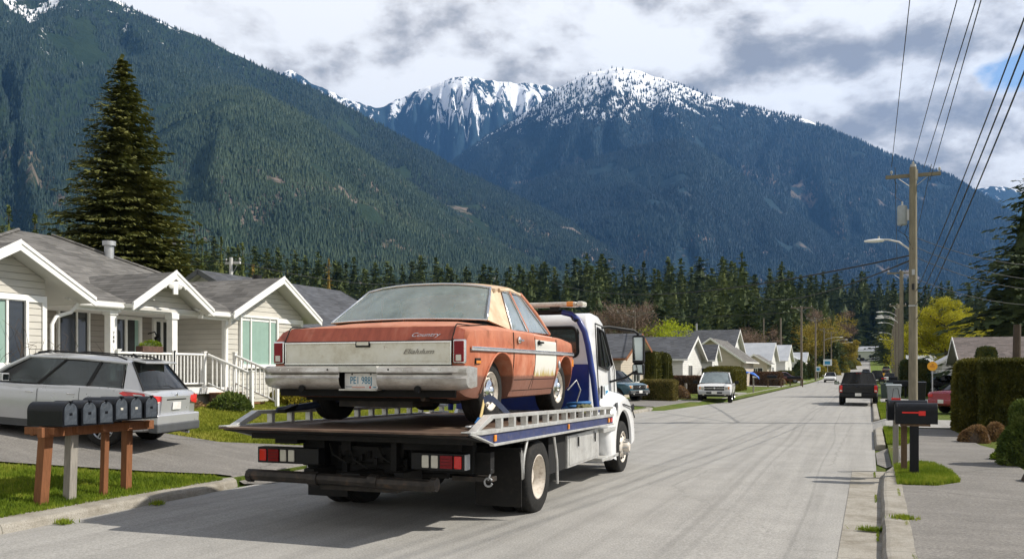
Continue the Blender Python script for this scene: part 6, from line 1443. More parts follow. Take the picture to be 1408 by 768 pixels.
# bare shrub in front of the left window
def bare_shrub(loc, h, seed, label, mat='bark'):
    pr_ = random.Random(seed); m = MB()
    for k in range(16):
        a = pr_.uniform(0, 6.28); L = h * pr_.uniform(.6, 1.1); P = [Vector((0, 0, -.05))]; d = Vector((math.cos(a) * pr_.uniform(.15, .6), math.sin(a) * pr_.uniform(.15, .6), 1)).normalized()
        for q in range(5): d = (d + Vector((pr_.uniform(-.25, .25), pr_.uniform(-.25, .25), pr_.uniform(-.05, .1)))).normalized(); P.append(P[-1] + d * L / 5)
        m.tube(P, [.016, .013, .010, .008, .006, .003], mat, n=5)
        for q in range(2, 6):
            e = P[q] + Vector((pr_.uniform(-.4, .4), pr_.uniform(-.4, .4), pr_.uniform(.1, .45))) * L * .4; m.tube([P[q], e], [.006, .002], mat, n=4)
    o = m.build('bare_shrub'); o.location = loc; tag(o, label, 'shrub')
bare_shrub((-16.2, 12.8, .95), 1.9, 3, 'leafless shrub in front of the leftmost curtained window'); bare_shrub((-16.3, 11.7, .95), 1.7, 4, 'leafless shrub at the far left edge of the photo'); bare_shrub((-16.2, 14.3, .95), 1.5, 5, 'leafless shrub beside the porch downpipe')

# ================================================================ HOUSES
def gable(mb, x0, x1, y, z0, z1, zp, mat, axis_='x', th=.12):
    pass
def roof_slab(mb, a, b_, c, d, mat, th=.10, under='soffit'):
    """a roof plane a-b (eave) c-d (ridge) with thickness"""
    P = [Vector(q) for q in (a, b_, c, d)]; n = (P[1] - P[0]).cross(P[2] - P[0]).normalized()
    if n.z < 0: n = -n
    L = [p_ - n * th for p_ in P]; mb.add(P, [(0, 1, 2, 3)], mat); mb.add(L, [(0, 1, 2, 3)], under)
    mb.add(P + L, [(i, (i + 1) % 4, 4 + (i + 1) % 4, 4 + i) for i in range(4)], 'white_paint')
def window(root, c, w_, h, face, frame='white_paint', pane='glass_house', bars=(), hbars=(), depth_=.08, fw=.055, curtain=None, sill=True, name='window'):
    """face: unit direction (x, y) the window looks to; c = centre on the wall surface"""
    fx, fy = face; T = Matrix.Translation(c) @ Euler((0, 0, math.atan2(fy, fx))).to_matrix().to_4x4()     # local +x outwards, y along the wall
    m = MB(); o_ = depth_ / 2 + .02
    for s_ in (-1, 1): m.box((o_ - .02, s_ * (w_ / 2 - fw / 2), 0), (depth_, fw, h), frame, T); m.box((o_ - .02, 0, s_ * (h / 2 - fw / 2)), (depth_, w_ - 2 * fw, fw), frame, T)
    for b_ in bars: m.box((o_ - .03, b_ * w_, 0), (depth_ * .7, fw * .75, h - 2 * fw), frame, T)
    for b_ in hbars: m.box((o_ - .032, 0, b_ * h), (depth_ * .65, w_ - 2 * fw, fw * .7), frame, T)
    fr = m.build(name, root); m = MB(); m.box((.012, 0, 0), (.012, w_ - fw, h - fw), pane, T); m.build('pane', fr)
    if curtain:
        m = MB()
        for a_, c_ in curtain:
            n = max(4, int((c_ - a_) * w_ / .07)); rows = [[tuple(T @ Vector((.022 + .004 * math.sin(k * 2.2), (a_ + (c_ - a_) * k / n) * w_, zz))) for k in range(n + 1)] for zz in (-h / 2 + fw, h / 2 - fw)]
            m.grid(rows, 2, n + 1, 'curtain' if (c_ - a_) < .9 else 'curtain_pale')
        m.build('curtain', fr)
    if sill: m = MB(); m.box((.06, 0, -h / 2 - .03), (.12, w_ + .12, .05), frame, T); m.build('sill', fr)
    return fr
def gable_house(label, loc, W, L, eave, ridge, ridge_axis='x', rz=0.0, wall='siding_white', roof='shingle_dark', over=.4, wins=(), doors=(), trim='white_paint', cat='house', chim=(), name='house', group=None):
    """W along local x, L along local y; wins = (side, along, z, w, h) with side in '+x -x +y -y'"""
    t = thing(name, label, cat, loc, rz, group); m = MB(); hx, hy = W / 2, L / 2
    m.b2((-hx, -hy, -.5), (hx, hy, eave), wall)
    if ridge_axis == 'x':
        for s_ in (-1, 1): m.prism([(-hy, eave), (hy, eave), (0, ridge - .08)], 'x', s_ * hx, s_ * (hx - .12), wall)
    else:
        for s_ in (-1, 1): m.prism([(-hx, eave), (hx, eave), (0, ridge - .08)], 'y', s_ * hy, s_ * (hy - .12), wall)
    m.build('wall', t)
    m = MB(); hw = hy if ridge_axis == 'x' else hx; hl = hx if ridge_axis == 'x' else hy; sl = (ridge - eave) / hw; e = over; ze = eave - sl * e + .05; zr = ridge + .05
    for s_ in (-1, 1):
        if ridge_axis == 'x': q = [(-hl - e, s_ * (hw + e), ze), (hl + e, s_ * (hw + e), ze), (hl + e, 0, zr), (-hl - e, 0, zr)]
        else: q = [(s_ * (hw + e), -hl - e, ze), (s_ * (hw + e), hl + e, ze), (0, hl + e, zr), (0, -hl - e, zr)]
        roof_slab(m, *q, roof, .09)
    rf = m.build('roof', t)
    m = MB()
    for s_ in (-1, 1):
        for u in (-1, 1):
            if ridge_axis == 'x': m.plate([(s_ * (hl + e + .012), u * (hw + e), ze - .18), (s_ * (hl + e + .012), u * (hw + e), ze + .02), (s_ * (hl + e + .012), 0, zr + .02), (s_ * (hl + e + .012), 0, zr - .2)], .03, trim)
            else: m.plate([(u * (hw + e), s_ * (hl + e + .012), ze - .18), (u * (hw + e), s_ * (hl + e + .012), ze + .02), (0, s_ * (hl + e + .012), zr + .02), (0, s_ * (hl + e + .012), zr - .2)], .03, trim)
        if ridge_axis == 'x': m.b2((-hl - e, s_ * (hw + e), ze - .14), (hl + e, s_ * (hw + e + .09), ze + .0), trim)
        else: m.b2((s_ * (hw + e), -hl - e, ze - .14), (s_ * (hw + e + .09), hl + e, ze + .0), trim)
    m.build('fascia', rf)
    for (sd_, a, z, w_, h) in wins:
        c, f = {'+x': ((hx, a, z), (1, 0)), '-x': ((-hx, a, z), (-1, 0)), '+y': ((a, hy, z), (0, 1)), '-y': ((a, -hy, z), (0, -1))}[sd_]
        window(t, c, w_, h, f, bars=(0,) if w_ > 1.0 else ())
    for (sd_, a, w_, h) in doors:
        c, f = {'+x': ((hx, a, h / 2), (1, 0)), '-x': ((-hx, a, h / 2), (-1, 0)), '+y': ((a, hy, h / 2), (0, 1)), '-y': ((a, -hy, h / 2), (0, -1))}[sd_]
        window(t, c, w_, h, f, pane='grey_plastic' if w_ < 1.5 else 'white_paint', sill=False, name='door', hbars=(.1, -.15, .3) if w_ > 1.5 else ())
    for (x, y, r_, z0, z1) in chim:
        m = MB(); m.cyl((x, y, z0), (x, y, z1), r_, 'galvanised', n=12); m.cyl((x, y, z1), (x, y, z1 + .12), r_ * 1.5, 'black_plastic', n=12); m.build('vent_pipe', rf)
    return t

def near_house():
    t = thing('beige_house', 'beige clapboard house with three white trimmed gables and a railed porch', 'house', (0, 0, 0))
    G = .9; EV = 3.58
    # walls
    m = MB(); m.b2((-27, 11.0, G - .6), (-19.5, 24.0, EV), 'siding_taupe')
    m.build('wall', t)
    def gable_bay(y0, y1, xf, yp, zp, oy0, oy1, nm='gable_bay', wallz=G - .6, back=-21.5, full=True):
        """front-facing gable on the plane x = xf"""
        m = MB()
        if full: m.b2((back, y0, wallz), (xf, y1, EV - .02), 'siding_beige')
        sl = (zp - EV) / (yp - oy0); sr = (zp - EV) / (oy1 - yp)
        m.prism([(y0 if full else oy0 + .12, EV - .01), (y1 if full else oy1 - .12, EV - .01), (y1 if full else oy1 - .12, zp - (( (y1 if full else oy1 - .12)) - yp) * sr - .14), (yp, zp - .14), (y0 if full else oy0 + .12, zp - (yp - (y0 if full else oy0 + .12)) * sl - .14)], 'x', xf - .02, xf - .16, 'siding_beige')
        if full:   # corner boards and the band under the gable
            m.b2((xf, y0 - .01, wallz), (xf + .03, y0 + .10, EV - .1), 'white_paint'); m.b2((xf, y1 - .10, wallz), (xf + .03, y1 + .01, EV - .1), 'white_paint'); m.b2((xf - .10, y0 - .03, wallz), (xf, y0 - .002, EV - .1), 'white_paint')
        m.b2((xf - .01, (y0 if full else oy0 + .1), EV - .14), (xf + .035, (y1 if full else oy1 - .1), EV + .01), 'white_paint')
        w_ = m.build(nm, t)
        m = MB(); xo = xf + .48
        for (ya, za, yb, zb) in ((oy0, EV, yp, zp), (oy1, EV, yp, zp)):
            roof_slab(m, (back - 2.0, ya, za), (xo, ya, za), (xo, yb, zb), (back - 2.0, yb, zb), 'shingle_grey', .11)
        rf = m.build('roof', w_)
        m = MB()
        for (ya, yb) in ((oy0, yp), (oy1, yp)):
            m.plate([(xo + .03, ya, EV - .16), (xo + .03, ya, EV + .035), (xo + .03, yb, zp + .035), (xo + .03, yb, zp - .175)], .04, 'white_paint')
            m.plate([(xo + .05, ya, EV - .03), (xo + .05, ya, EV + .05), (xo + .05, yb, zp + .05), (xo + .05, yb, zp - .03)], .03, 'white_paint')
        m.build('barge_board', rf)
        return w_
    gC = gable_bay(20.30, 24.05, -17.5, 22.40, 4.84, 20.05, 24.45)
    gB = gable_bay(16.3, 18.9, -17.35, 17.66, 4.52, 16.20, 19.10, full=False, nm='porch_gable')
    gA = gable_bay(11.3, 13.98, -17.1, 12.95, 4.66, 11.0, 14.90)
    # main hip roof
    m = MB(); zr = 6.02; ex0, ex1, ey0, ey1 = -28.0, -18.1, 10.6, 24.3; r0, r1 = (-23.0, 17.9, zr), (-23.0, 19.0, zr); ez = EV + .02
    def tri(a, b_, c, d=None): roof_slab(m, a, b_, c, d or c, 'shingle_grey', .10)
    roof_slab(m, (ex1, ey0, ez), (ex1, ey1, ez), r1, r0, 'shingle_grey', .10); roof_slab(m, (ex0, ey1, ez), (ex0, ey0, ez), r0, r1, 'shingle_grey', .10)
    for a, b_, c in (((ex1, ey1, ez), (ex0, ey1, ez), r1), ((ex0, ey0, ez), (ex1, ey0, ez), r0)):
        m.add([a, b_, c], [(0, 1, 2)], 'shingle_grey'); m.add([(q[0], q[1], q[2] - .1) for q in (a, b_, c)], [(0, 1, 2)], 'soffit')
    mr = m.build('main_roof', t)
    m = MB()
    for a, b_ in (((ex1, ey1, ez + .02), (r1[0], r1[1], zr + .03)), ((ex1, ey0, ez + .02), (r0[0], r0[1], zr + .03))): m.tube([a, b_], .05, 'shingle_grey', n=6)
    m.build('ridge_cap', mr)
    # porch roof edge, gutters, downpipes
    m = MB(); m.b2((-19.5, 14.9, EV - .10), (-17.25, 16.2, EV - .02), 'soffit'); m.b2((-19.5, 16.2, EV - .10), (-17.25, 20.3, EV - .02), 'soffit'); m.b2((-17.32, 14.9, EV - .20), (-17.2, 16.2, EV + .02), 'white_paint'); m.b2((-17.34, 19.0, EV - .20), (-17.2, 20.3, EV + .02), 'white_paint')
    roof_slab(m, (-17.1, 14.6, EV + .03), (-17.1, 16.4, EV + .03), (-18.6, 16.4, EV + .62), (-18.6, 14.6, EV + .62), 'shingle_grey', .06); roof_slab(m, (-17.1, 18.8, EV + .03), (-17.1, 20.5, EV + .03), (-18.6, 20.5, EV + .62), (-18.6, 18.8, EV + .62), 'shingle_grey', .06)
    m.build('porch_roof', t)
    m = MB(); m.tube([(-17.1, 14.85, EV - .08), (-17.1, 16.15, EV - .08)], .06, 'white_paint', n=8); m.build('gutter', t); m = MB(); m.tube([(-17.1, 19.1, EV - .08), (-17.1, 20.2, EV - .08)], .06, 'white_paint', n=8)
    m.tube([(-17.12, 20.1, EV - .1), (-17.2, 20.15, EV - .3), (-17.42, 20.2, EV - .45), (-17.45, 20.2, 1.0)], .045, 'white_paint', n=8); m.build('gutter', t); m = MB(); m.tube([(-17.0, 14.75, EV - .1), (-17.05, 14.6, EV - .3), (-17.1, 14.25, EV - .42), (-17.05, 14.1, EV - .6), (-17.05, 14.1, 1.0)], .045, 'white_paint', n=8)
    m.build('gutter', t)
    # porch posts, floor
    for y in (15.98, 18.02):
        m = MB(); m.b2((-17.42, y - .10, G + .55), (-17.22, y + .10, EV - .1), 'white_paint'); m.b2((-17.45, y - .13, EV - .28), (-17.19, y + .13, EV - .12), 'white_paint'); m.build('porch_post', t, bevel=.012)
    m = MB(); m.b2((-19.6, 13.98, G + .38), (-17.1, 20.3, G + .55), 'white_paint'); m.b2((-19.6, 14.0, G - .5), (-17.3, 20.3, G + .38), 'post_grey'); m.build('porch_floor', t, bevel=.01)
    # house number on the post and gable ornament
    text('house_number', '7\n8\n8', .10, (-17.215, 15.98, 2.75), (R(90), 0, R(90)), 'black_plastic', t, .003)
    m = MB(); T = Matrix.Translation((-16.86, 17.66, 4.10)); 
    m.box((0, 0, 0), (.04, .16, .34), 'white_paint', T)
    for sx in (-1, 1): m.lathe([(0, -.02), (.11, -.015), (.12, 0), (.11, .015), (0, .02)], 'white_paint', T @ Matrix.Translation((0, sx * .14, .08)) @ Euler((0, R(90), 0)).to_matrix().to_4x4(), 12); m.tube([T @ Vector((0, sx * .1, .1)), T @ Vector((0, sx * .3, .06)), T @ Vector((0, sx * .36, -.02))], .03, 'white_paint', n=6)
    m.build('gable_ornament', t)
    # windows
    window(gC, (-17.5, 21.80, 2.83), 1.80, 1.56, (1, 0), bars=(-.22, .28), curtain=((-.21, .27), (-.47, -.24), (.30, .47)), fw=.07)
    window(gA, (-17.1, 12.55, 2.78), 1.9, 1.50, (1, 0), bars=(.24,), curtain=((-.47, .22),), fw=.07)
    window(t, (-19.5, 16.75, 2.72), 1.0, 1.75, (1, 0), bars=(.1,), sill=False)
    for y, w_, nm in ((18.55, 1.0, 'door'), (19.88, .78, 'door')):
        d = window(t, (-19.5, y, 2.42), w_, 2.1, (1, 0), frame='white_paint', pane='glass_house', bars=(-.05,), hbars=(-.25,), fw=.10, sill=False, name=nm, curtain=((.28, .45),))
        m = MB(); m.b2((-19.40, y - w_ / 2 - .05, 3.48), (-19.3, y + w_ / 2 + .05, 3.56), 'white_paint'); m.build('awning', d)
    m = MB(); m.tube([(-19.45, 19.3, 3.0), (-19.2, 19.3, 3.05), (-19.1, 19.3, 2.9)], .02, 'black_plastic', n=6); m.lathe([(0, .12), (.09, .05), (.07, -.08), (0, -.1)], 'black_plastic', Matrix.Translation((-19.1, 19.3, 2.84)), 10); m.build('porch_lamp', t)
    # vent pipes
    for (x, y, z0, z1, r_) in ((-21.9, 20.15, 5.0, 5.95, .14), (-19.2, 24.05 - .2, 4.2, 5.15, .11), (-20.0, 12.5, 4.8, 5.55, .16)):
        m = MB(); m.cyl((x, y, z0), (x, y, z1 - .14), r_, 'galvanised', n=16); m.cyl((x, y, z0), (x, y, z0 + .25), r_ * 1.25, 'galvanised', n=16); m.cyl((x, y, z1 - .14), (x, y, z1), r_ * 1.4, 'black_plastic' if r_ < .13 else 'galvanised', n=16); m.build('vent_pipe', mr)
    # railings and steps
    def rail(P0, P1, nb, nm='railing', post0=True, post1=True):
        m = MB(); a, b_ = Vector(P0), Vector(P1)
        m.tube([a + Vector((0, 0, .92)), b_ + Vector((0, 0, .92))], .038, 'white_paint', n=6); m.tube([a + Vector((0, 0, .12)), b_ + Vector((0, 0, .12))], .028, 'white_paint', n=6)
        for k in range(1, nb):
            p_ = a.lerp(b_, k / nb); m.box(p_ + Vector((0, 0, .52)), (.030, .030, .80), 'white_paint')
        for q, f in ((a, post0), (b_, post1)):
            if f: m.box(q + Vector((0, 0, .46)), (.09, .09, 1.06), 'white_paint'); m.box(q + Vector((0, 0, 1.0)), (.12, .12, .03), 'white_paint')
        return m.build(nm, t)
    F0 = G + .55
    rail((-17.2, 16.1, F0), (-17.2, 17.92, F0), 15); rail((-17.2, 17.95, F0), (-17.2, 19.1, F0), 9)
    rail((-17.1, 19.15, F0), (-15.6, 19.15, G + .02), 10, post0=False); rail((-17.1, 20.25, F0), (-15.6, 20.25, G + .02), 10)
    for k in range(4):
        m = MB(); z = F0 - .14 * (k + 1); m.b2((-17.1 + .36 * k, 19.2, G - .2), (-17.1 + .36 * (k + 1), 20.2, z - .04), 'brick_step'); m.b2((-17.12 + .36 * k, 19.18, z - .04), (-17.08 + .36 * (k + 1), 20.22, z + .002), 'post_cedar'); m.build('step', t)
near_house()
gable_house('grey roofed house just behind the beige one, mostly hidden by the old sedan', (-24.5, 31.8, .9), 9.0, 9.0, 2.6, 4.95, 'y', 0, 'siding_white', 'shingle_dark', .45, trim='grey_plastic', wins=(('+x', 0, 1.6, 1.8, 1.1),))
# small things at the house
hedge('shrub', (1.3, 1.5, .85), (-16.0, 21.5, .88), 0, 'shrub_yellow', 'leafy yellow green bush between the steps and the bright curtained window', 'shrub', 5000, .07, ball=True, lumpy=.25, seed=8, core='fir_dark')
hedge('shrub', (.9, 1.1, .42), (-15.6, 18.5, .86), 0, 'shrub_green', 'low green plant at the foot of the porch steps', 'shrub', 1800, .06, ball=True, lumpy=.2, seed=9, core='fir_dark')
hedge('shrub', (1.0, 1.5, .35), (-15.5, 22.9, .86), 0, 'shrub_green', 'low green plants under the bright curtained window right of the yellow bush', 'shrub', 1600, .06, ball=True, lumpy=.2, seed=10, core='fir_dark')
hedge('shrub', (.8, 1.6, .5), (-16.4, 17.3, .9), 0, 'shrub_copper', 'brownish plants under the porch railing', 'shrub', 1500, .06, ball=True, lumpy=.25, seed=12, core='bark')
m = MB(); m.b2((-.35, -.12, 0), (.35, .12, .16), 'brick_step'); o = m.build('planter', bevel=.01); o.location = (-17.28, 17.2, 2.40); o.rotation_euler = (0, 0, R(90)); tag(o, 'narrow planter box on the porch rail beside the white post', 'planter')
hedge('shrub', (.2, .7, .12), (-17.28, 17.2, 2.56), 0, 'shrub_lime', 'yellow green plants in the narrow planter on the porch rail', 'plant', 500, .035, ball=True, lumpy=.1, seed=13, core='fir_dark')

# houses down the street, left side
def hloc(px, X):       # point on the plane x = X under a photo column
    r = ray(px, HOR); s_ = X / r[0]; return s_ * r[1], s_
def zpy(py, X, Y): return EYE + (HOR - py) * depth(X, Y) / FPX
gable_house('dark roofed white house with a steep gable next to the round cedars', (-17.7, 73, .2), 8.0, 8.4, 2.75, 4.5, 'x', 0, 'siding_white', 'shingle_dark', .45, wins=(('+x', -1.2, 1.5, 1.6, 1.3), ('-y', 2.4, 1.4, 1.5, 1.5), ('-y', -1.5, 1.5, 1.0, 1.0)), doors=(('-y', 0.6, .9, 2.0),))
gable_house('largest dark roofed house standing behind the white gabled ones', (-21.8, 108, .2), 13.6, 10, 4.0, 6.6, 'x', 0, 'siding_white', 'shingle_dark', .5, wins=(('+x', 0, 3.6, 1.2, 1.0),), chim=((2.0, 0, .12, 6.4, 7.5),))
gable_house('small white porch house with a pointed gable left of the beige gable', (-14.9, 81.5, .15), 3.4, 3.4, 2.85, 4.1, 'x', 0, 'siding_white', 'shingle_dark', .3, wins=(('+x', 0, 1.6, 1.2, 1.3), ('-y', -.9, 1.5, 1.0, 1.5)), doors=(('-y', .8, .8, 2.0),))
gable_house('cream house with a wide low gable facing the camera and grey roof', (-15.6, 99, .2), 6.2, 11, 2.9, 5.1, 'y', 0, 'siding_tan', 'shingle_grey', .5, wins=(('-y', -1.5, 1.5, 1.1, 1.2), ('+x', -3, 1.5, 1.2, 1.1)))
gable_house('tan trimmed gable house seen between the cab and the truck mirror', (-17.5, 56, .2), 6.5, 7.5, 2.6, 4.1, 'x', 0, 'siding_tan', 'shingle_dark', .45, wins=(('-y', 2.2, 1.5, 1.2, 1.2), ('+x', 0, 1.5, 1.8, 1.2)), trim='post_cedar')
specs = [('pale house with a light grey sheet roof beyond the cream gable', (-16.8, 124, .2), 9, 10, 3.1, 5.4, 'x', 'siding_white', 'metal_roof'),
         ('pale carport house with brown beams right of the cream gable', (-13.4, 115, .2), 3.2, 5, 2.7, 3.7, 'y', 'siding_tan', 'shingle_grey'),
         ('white house with long pale roof in front of the willow', (-17, 146, .5), 10, 12, 3.2, 5.6, 'x', 'siding_white', 'metal_roof'),
         ('low white shop like house behind the tall street pole', (-14, 166, .8), 6, 8, 3.0, 4.6, 'y', 'siding_white', 'metal_roof'),
         ('far low house with a pale roof left of the blue signs', (-17, 196, 1.5), 9, 10, 3.0, 4.8, 'x', 'siding_tan', 'metal_roof')]
for lb, lc, W_, L_, ev, rg, ax_, wl, rfm in specs:
    gable_house(lb, (lc[0], lc[1], float(terr(lc[0], lc[1]))), W_, L_, ev, rg, ax_, 0, wl, rfm, .45, wins=(('-y', -W_ * .25, 1.5, 1.3, 1.1), ('-y', W_ * .2, 1.5, .9, 1.1), ('+x', 0, 1.5, 1.6, 1.2)), doors=(('-y', 0, .9, 2.0),))
gable_house('long pale building across the end of the road', (*atd(1184, 562)[:2], float(terr(*atd(1184, 562)[:2]))), 30, 12, 6.5, 9.5, 'x', -.1, 'siding_white', 'metal_roof', .5, wins=(('-y', -8, 3, 3, 2.2), ('-y', -1, 3, 3, 2.2), ('-y', 7, 3, 3, 2.2)))
# right side
def rh(px, d): x, y, z = atd(px, d); return (x, y, z)
gable_house('white barn like house with a slanting roof above the tall hedge', rh(1352, 78), 7.2, 8, 2.6, 4.6, 'y', 0, 'siding_white', 'metal_roof', .5, wins=(('-y', -1, 1.6, 1.0, 1.0), ('-x', 0, 1.5, 1.4, 1.1)))
gable_house('grey brown shingled house at the right edge above the tall hedge', rh(1412, 55), 7.5, 8, 2.4, 3.9, 'x', 0, 'siding_taupe', 'shingle_brown', .5, wins=(('-x', 0, 1.5, 1.4, 1.1), ('-y', -2, 1.5, 1.2, 1.1)))
gable_house('low white garage behind the yellow round sign', rh(1283, 120), 6, 7, 2.6, 3.8, 'x', 0, 'siding_white', 'metal_roof', .4, doors=(('-y', 0, 2.6, 2.1),))
gable_house('pale grey shed under the yellow maple', rh(1318, 105), 6, 7, 2.6, 4.3, 'y', 0, 'siding_taupe', 'metal_roof', .4, wins=(('-y', 1, 1.5, 1.0, 1.0),))

# hedges down the street, left
def hp(px, py): return hit(px, py)
def hedge_px(name, px, d, w_, dp, h, mat, label, rz=0, **k):
    x, y, z = atd(px, d); return hedge(name, (w_, dp, h), (x, y, z - .05), rz, mat, label, **k)
hedge_px('cedar_shrub', 891, 60, 1.7, 1.7, 3.1, 'cedar_dark', 'left one of two tall rounded cedars beside the white gabled house', cat='shrub', leaves=9000, ls=.09, round_=.75, lumpy=.12, seed=5)
hedge_px('cedar_shrub', 908, 62, 1.6, 1.6, 3.0, 'cedar_dark', 'right one of two tall rounded cedars beside the white gabled house', cat='shrub', leaves=9000, ls=.09, round_=.7, lumpy=.12, seed=6)
hedge_px('hedge', 906, 51, 2.0, 1.6, 1.25, 'hedge_olive', 'square clipped olive hedge block below the two rounded cedars', leaves=9000, ls=.06, round_=.2, seed=7)
hedge_px('hedge', 950, 66, 3.2, 1.5, 1.35, 'hedge_brown', 'reddish brown hedge behind the white pickup', leaves=7000, ls=.07, round_=.2, seed=8, core='bark')
hedge_px('shrub', 938, 55, 1.0, .9, .8, 'shrub_copper', 'small brown bush beside the fence post left of the white pickup', cat='shrub', ball=True, leaves=1800, ls=.05, lumpy=.2, seed=9, core='bark')
hedge_px('hedge', 997, 76, 2.9, 7.5, 2.1, 'cedar_hedge', 'long rounded yellow green hedge behind the white pickup', leaves=16000, ls=.08, round_=.7, seed=10)
hedge_px('hedge', 1054, 99, 3.4, 3.5, 1.6, 'hedge_brown', 'brown clipped hedge past the blue covered post', leaves=7000, ls=.09, round_=.4, seed=11, core='bark')
hedge_px('hedge', 1080, 118, 2.0, 4, 1.7, 'cedar_dark', 'dark green hedge under the pale carport house', leaves=4000, ls=.10, round_=.4, seed=12)
hedge_px('shrub', 1075, 110, 1.3, 1.2, .9, 'larch_gold', 'small orange bush by the brown hedge', cat='shrub', ball=True, leaves=1200, ls=.08, lumpy=.2, seed=13, core='bark')
for k, (px_, d, w_, h, mt, lb) in enumerate(((1100, 150, 2.8, 3.2, 'fir_dark', 'dark shrub left of the first blue sign'), (1116, 160, 2.6, 3.4, 'cedar_dark', 'dark green shrub at the foot of the willow'), (1128, 170, 2.6, 2.6, 'shrub_yellow', 'yellow shrub between the two blue signs'), (1145, 190, 3.0, 3.6, 'willow_gold', 'golden shrub right of the second blue sign'), (1158, 215, 3.4, 3.6, 'shrub_yellow', 'yellow green shrub farther along the left kerb'), (1167, 250, 4.0, 3.0, 'cedar_hedge', 'low olive shrub near the top of the left kerb'), (1175, 300, 4.5, 2.2, 'shrub_yellow', 'last yellow shrub where the road bends'))):
    hedge_px('shrub', px_, d, w_, w_, h, mt, lb, cat='shrub', ball=True, leaves=2500, ls=.16, lumpy=.4, seed=20 + k, core='fir_dark')
# right
x, y, z = hit(1313, 600); hedge('hedge', (5.2, 1.5, 2.20), (x + 3.35, y + 1.2, .05), R(-4), 'cedar_dark', 'tall square clipped cedar hedge beside the right footpath', 'hedge', 60000, .05, round_=.16, lumpy=.07, seed=31)
hedge('hedge', (1.3, 1.7, 2.20), (x + .85, y + 2.9, .05), R(-4), 'cedar_hedge', 'narrower cedar hedge block directly behind the tall square one', 'hedge', 12000, .055, round_=.3, lumpy=.06, seed=32)
x, y, z = hit(1342, 608); hedge('shrub', (.75, .7, .52), (x, y, .06), 0, 'shrub_copper', 'copper tinted round bush at the foot of the tall cedar hedge', 'shrub', 5000, .035, ball=True, lumpy=.12, seed=33, core='bark')
x, y, z = hit(1368, 606); hedge('shrub', (.55, .55, .52), (x, y, .06), 0, 'shrub_copper', 'second smaller copper bush against the tall cedar hedge', 'shrub', 3500, .035, ball=True, lumpy=.12, seed=34, core='bark')
x, y, z = hit(1402, 640); hedge('shrub', (1.0, 1.1, 1.30), (x + .25, y + .1, .06), 0, 'shrub_green', 'taller grey green bush at the right edge of the photo', 'shrub', 14000, .045, ball=True, lumpy=.25, seed=35, core='fir_dark')
x, y, z = hit(1378, 632); hedge('shrub', (.42, .42, .36), (x, y, .06), 0, 'shrub_lime', 'small lime green plant at the edge of the footpath', 'shrub', 1500, .035, ball=True, lumpy=.2, seed=36, core='fir_dark')
x, y, z = hit(1400, 662); hedge('shrub', (.6, .6, .32), (x + .3, y, .06), 0, 'shrub_copper', 'low purple brown plant at the bottom right beside the footpath', 'shrub', 1500, .035, ball=True, lumpy=.2, seed=37, core='bark')
hedge_px('hedge', 1257, 62, 1.9, 2.5, 2.6, 'fir_dark', 'dark upright hedge behind the near utility pole', leaves=8000, ls=.08, round_=.3, seed=38)
hedge_px('cedar_shrub', 1356, 48, 1.1, 1.1, 3.2, 'fir_dark', 'dark rounded cedar showing above the tall hedge', cat='shrub', leaves=5000, ls=.07, round_=.5, seed=39)
